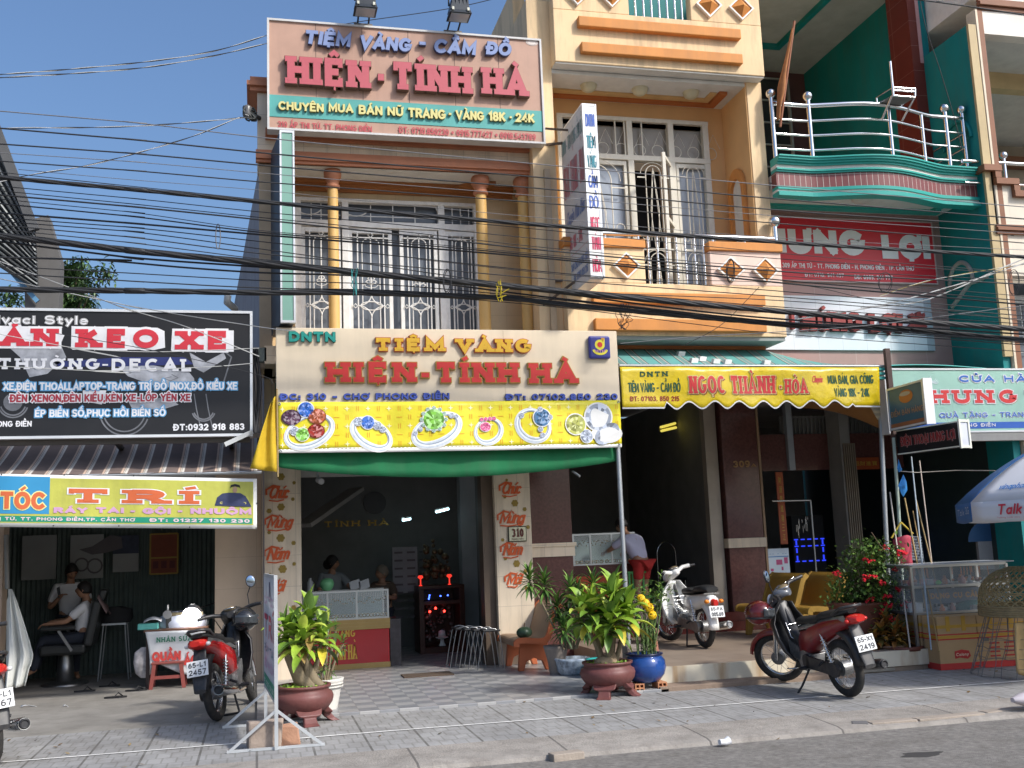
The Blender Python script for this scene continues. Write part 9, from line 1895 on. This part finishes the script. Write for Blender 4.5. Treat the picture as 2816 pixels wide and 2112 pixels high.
# overhead cables
Mcab=mat('black cable sheath',(.022,.023,.026),.6,var=.1);Mcabg=mat('grey cable sheath',(.16,.16,.17),.6);Mcabw=mat('pale cable sheath',(.50,.50,.48),.6)
def cable(label,pts,r,Y,m=Mcab,twist=0,ext=True,name='overhead_cable',group='overhead cables along the street'):
 P_=[A(V0,x,y,Y)for x,y in pts]
 if ext and pts[0][0]<=0:P_=[P_[0]+(P_[0]-P_[1]).normalized()*14]+P_
 if ext and pts[-1][0]>=2212:P_=P_+[P_[-1]+(P_[-1]-P_[-2]).normalized()*14]
 L=bez(P_,10);b=MB()
 if twist:
  b.sm=True;D=26;pts2=[]
  Q=[]
  for i in range(len(L)-1):
   n=max(1,int((L[i+1]-L[i]).length/.05));Q+=[L[i].lerp(L[i+1],j/n)for j in range(n)]
  s=0
  strands=[[]for _ in range(twist)]
  for i,q in enumerate(Q):
   s+=.05
   for k in range(twist):a=s*(9 if twist<4 else 5)+2*math.pi*k/twist;strands[k].append(q+Ve((0,math.cos(a)*r*.62,math.sin(a)*r*.62)))
  for k in range(twist):
   b.mi=1 if(twist==2 and k==1)else 0;b.tube(strands[k],r*.62,5,caps=False)
  return b.build(name,[m,Mcabw]if twist==2 else m,None,label,'cable',group)
 b.tube(L,r,6);return b.build(name,m,None,label,'cable',group)
px=lambda w_,Y=11.2:w_*1.273*Y*1.03/2900/2
CB=[('thin grey cable, topmost of the long street cables',[(0,240),(280,264),(565,297),(900,330),(1210,359),(1697,403),(2212,447)],2.2,11.0,Mcabg),('thin black cable just below the topmost grey one',[(0,277),(280,301),(565,330),(849,356),(1210,387),(1697,431),(2212,473)],3.2,11.05,Mcab),('thin black cable crossing just under the column capitals of the balcony',[(0,311),(280,331),(565,357),(849,381),(1210,411),(1697,455),(2212,490)],3.0,11.1,Mcab),('thin black cable crossing the dark transom above the balcony doors',[(0,348),(280,368),(565,393),(849,414),(1210,442),(1697,484),(2212,525)],2.6,11.15,Mcab),('hair thin wire close above the thick twisted bundle',[(40,366),(280,388),(565,411),(849,440),(1210,474),(1697,515),(2212,540)],1.2,11.2,Mcabg),('thin wire running just below the thick twisted bundle at the left',[(0,372),(120,385),(565,432),(900,470),(1210,500),(1697,548),(2212,590)],1.6,11.22,Mcab),('thin black wire running above the grouped middle cables',[(0,412),(280,440),(565,470),(849,498),(1210,538),(1697,580),(2212,606)],1.8,11.32,Mcab),('medium black cable, upper one of the grouped middle cables',[(0,421),(280,446),(565,475),(849,505),(1210,544),(1697,587),(2212,614)],3.4,11.3,Mcab),('fine wire between the grouped middle cables',[(0,430),(280,458),(565,498),(849,520),(1210,553),(1697,596),(2212,640)],1.6,11.36,Mcab),('medium black cable, second of the grouped middle cables',[(0,440),(280,467),(565,502),(849,524),(1210,557),(1697,606),(2212,650)],2.8,11.4,Mcab),('stout black cable, lowest of the grouped middle cables',[(0,460),(280,482),(565,507),(849,530),(1210,561),(1697,612),(2212,658)],4.0,11.44,Mcab),('thin cable below the grouped cables that dips to the thick bundle',[(0,478),(280,500),(565,538),(849,578),(1088,611),(1400,640),(1697,664),(2212,700)],2.2,11.5,Mcab),('thin wire descending just above the thickest bundle',[(0,495),(280,524),(565,560),(849,590),(1210,628),(1697,650),(2212,690)],2.0,11.26,Mcab),('black cable running along the underside of the thickest bundle',[(0,522),(280,556),(565,577),(849,598),(1210,634),(1424,662),(1697,690),(2212,722)],4.2,11.56,Mcab),('slightly sagging black cable between the two thick bundles',[(0,556),(200,561),(400,578),(565,589),(849,601),(1210,645),(1697,697),(2212,738)],4.0,11.6,Mcab),('thin cable above the lowest thick bundle',[(0,590),(280,607),(565,622),(849,628),(1210,652),(1697,706),(2212,745)],2.6,11.64,Mcab),('thin wire hanging below the lowest thick bundle at the right',[(560,636),(900,640),(1210,664),(1500,700),(1697,722),(2212,760)],1.8,11.7,Mcab),('thin wire crossing the red shop sign diagonally',[(900,560),(1300,600),(1697,612),(1900,650),(2212,694)],1.6,11.68,Mcab),('pale grey line low across the orange lower bands',[(1340,742),(1500,728),(1697,716),(1900,700),(2212,660)],1.8,11.3,Mcabg),('pale wire sloping down over the upper part of the black billboard',[(0,565),(254,660),(400,705),(560,770)],2.0,11.9,Mcabw),('pale wire, second, from the left edge towards the cream sign',[(0,602),(287,662),(560,706),(640,715)],2.0,11.95,Mcabw),('sagging pale wire across the red words of the black billboard',[(0,722),(150,750),(330,760),(560,752)],1.6,11.9,Mcabw),('sagging pale wire across the white words of the black billboard',[(0,791),(205,801),(440,793),(545,785)],1.6,11.85,Mcabw),('thin dark wire slanting across the black billboard',[(120,720),(330,757),(560,810),(590,830)],1.4,11.8,Mcab),('fine wire under the third street cable',[(0,330),(280,349),(565,374),(849,398),(1210,427),(1697,468),(2212,505)],1.5,11.13,Mcabg),('thin black wire just above the medium middle cable',[(0,402),(280,428),(565,458),(849,484),(1210,520),(1697,560),(2212,592)],1.8,11.27,Mcab),('thin black wire between the middle cables and the thickest bundle',[(0,470),(280,491),(565,522),(849,552),(1210,590),(1697,630),(2212,672)],2.2,11.47,Mcab),('thin black wire hugging the top of the thickest bundle',[(0,486),(280,512),(565,548),(849,573),(1210,605),(1697,642),(2212,682)],2.4,11.42,Mcab),('thin black wire below the sagging cable',[(0,575),(280,590),(565,606),(849,616),(1210,648),(1697,701),(2212,741)],2.2,11.62,Mcab),('black cable crossing the upper right corner',[(1950,-5),(2080,12),(2212,32)],4.0,11.0,Mcab),]
for l,p,w_,Y,m in CB:cable(l,p,px(w_),Y,m)
cable('thick twisted black bundle crossing above the balcony doors',[(0,383),(285,409),(565,436),(849,460),(1210,489),(1697,524),(2212,555)],px(8),11.2,Mcab,4)
cable('thickest black bundle crossing the middle of the balcony doors',[(0,509),(285,541),(565,568),(759,587),(1088,617),(1210,628),(1424,649),(1697,673),(1886,688),(2212,711)],px(12),11.5,Mcab,5)
cable('lowest thick black bundle just above the cream sign',[(0,625),(285,628),(565,632),(759,632),(1079,643),(1210,657),(1370,672),(1697,700),(1940,710),(2212,734)],px(11),11.65,Mcab,4)
G2='twisted drop wires'
cable('twisted black and white wire pair, upper of two in the open sky',[(-300,175),(0,161),(285,137),(455,112),(575,77),(620,66)],px(3.2),12.9,Mcab,2,False,group=G2)
cable('twisted black and white wire pair, lower of two in the open sky',[(-300,180),(0,168),(285,149),(455,122),(575,94),(620,84)],px(3.2),12.92,Mcab,2,False,group=G2)
cable('thin wire rising behind the floodlights over the peach sign',[(600,86),(745,52),(1000,13),(1200,-40)],px(2.2),13.6,Mcab,0,False,group=G2)
cable('twisted wire pair, nearly level, ending at the wall bracket left of peach sign',[(-300,280),(0,277),(285,273),(517,255),(530,247)],px(3),12.8,Mcab,2,False,group=G2)
cable('twisted wire pair rising steeply to the wall bracket left of peach sign',[(-200,440),(45,382),(200,355),(400,300),(530,248)],px(3),12.6,Mcab,2,False,group=G2)
cable('twisted yellow and black pair over the foot of the red sign',[(1900,640),(2000,608),(2130,584),(2250,565)],px(2.6),11.9,mat('ochre cable',(.35,.25,.05),.6),2,False,group=G2)
cable('twisted white pair, steep one at the right under the red sign',[(1860,664),(2000,648),(2180,572),(2260,540)],px(3),11.8,Mcabw,2,False,group=G2)
cable('twisted white pair, longer one rising right from the white tiled panel',[(1720,690),(1900,660),(2050,620),(2180,580),(2260,548)],px(3),11.85,Mcabw,2,False,group=G2)
cable('black wire hanging down the teal wall at upper right',[(1985,-10),(2000,60),(2030,150),(2060,250),(2080,330)],px(2.5),12.7,Mcab,0,False,group=G2)
cable('loose thin wire rising diagonally over the orange bands to the coil',[(1480,745),(1560,700),(1640,620)],px(1.6),11.6,Mcab,0,False,group=G2)
def coil(label,cx,cy,rx,ry,Y,turns=2,m=Mcab,w_=2.2):
 b=MB();n=20
 for k in range(turns):b.tube([A(V0,cx+(rx-k*2)*math.cos(2*math.pi*i/n+.2*k),cy+(ry-k*3)*math.sin(2*math.pi*i/n),Y+.02*k)for i in range(n)],px(w_),5,True)
 b.build('cable_coil',m,None,label,'cable coil','cable coils')
coil('slim grey loop of spare wire hanging against the sky',471,511,5,27,11.4,1,mat('grey cable sheath',(.16,.16,.17)))
coil('oval coil of black wire hanging in front of the balcony doors',966,607,9,26,11.4,2)
coil('long loop of black wire hanging by the left orange diamond',1578,585,9,26,11.45,2)
coil('round loop of thin wire under the red sign',1912,610,15,22,11.7,2,w_=1.6)
coil('loop of thin wire at the right edge over the cream house',2190,610,12,28,11.7,2,w_=1.6)
def tie(label,x,y0,y1,m,seed):
 rnd=random.Random(seed);b=MB()
 for k in range(4):b.tube([A(V0,x+rnd.uniform(-4,4)+(4 if k%2 else-4),y0+(y1-y0)*t_/5+rnd.uniform(-2,2),11.3+rnd.uniform(-.05,.05))for t_ in range(6)],px(1.8),5)
 if seed==2:b.tube([A(V0,x,y1-14,11.28),A(V0,x+22,y1-26,11.25)],px(2),5);b.tube([A(V0,x-4,y1-6,11.28),A(V0,x+16,y1-12,11.25)],px(2),5)
 b.build('string_tie',m,None,label,'string')
tie('teal string tied round the two thick cable bundles',766,580,638,mat('teal string',(.03,.25,.25),.7),1)
tie('yellow string tied round the two thick cable bundles',1078,605,650,mat('yellow string',(.55,.42,.02),.7),2)
rnd=random.Random(14);b=MB()
for k in range(9):b.tube(bez([A(V0,1350+rnd.uniform(-12,8)+d*rnd.uniform(-14,14),666+h_,12.1+rnd.uniform(-.05,.05))for d,h_ in((0,-10),(1,10),(1,24),(1,34),(.5,46))],4),px(1.5),4)
b.build('wire_tangle',Mcab,None,'tangle of thin wires sticking up behind the cream sign','wire tangle')
q=A(V3,1325,600,13.05);t=thing('wall_bracket','insulator bracket with knotted wire on the corner left of the peach sign','bracket',q);b=MB();b.tube([q+Ve((.12,.15,0)),q],.03,8)
for k in range(7):b.tube([q+Ve((.08*math.cos(R(a+k*50)),.04*math.sin(R(a*1.7)),.09*math.sin(R(a+k*20))))for a in range(0,300,30)],.012,5)
b.build('wire_knot',mat('dark insulator',(.06,.065,.06),.5),t);b=MB();b.lathe([(.03,-.08),(.06,-.05),(.04,0),(.06,.05),(.03,.08)],q+Ve((-.03,0,.02)),12);b.build('insulator',mat('grey porcelain',(.12,.12,.12),.3),t)
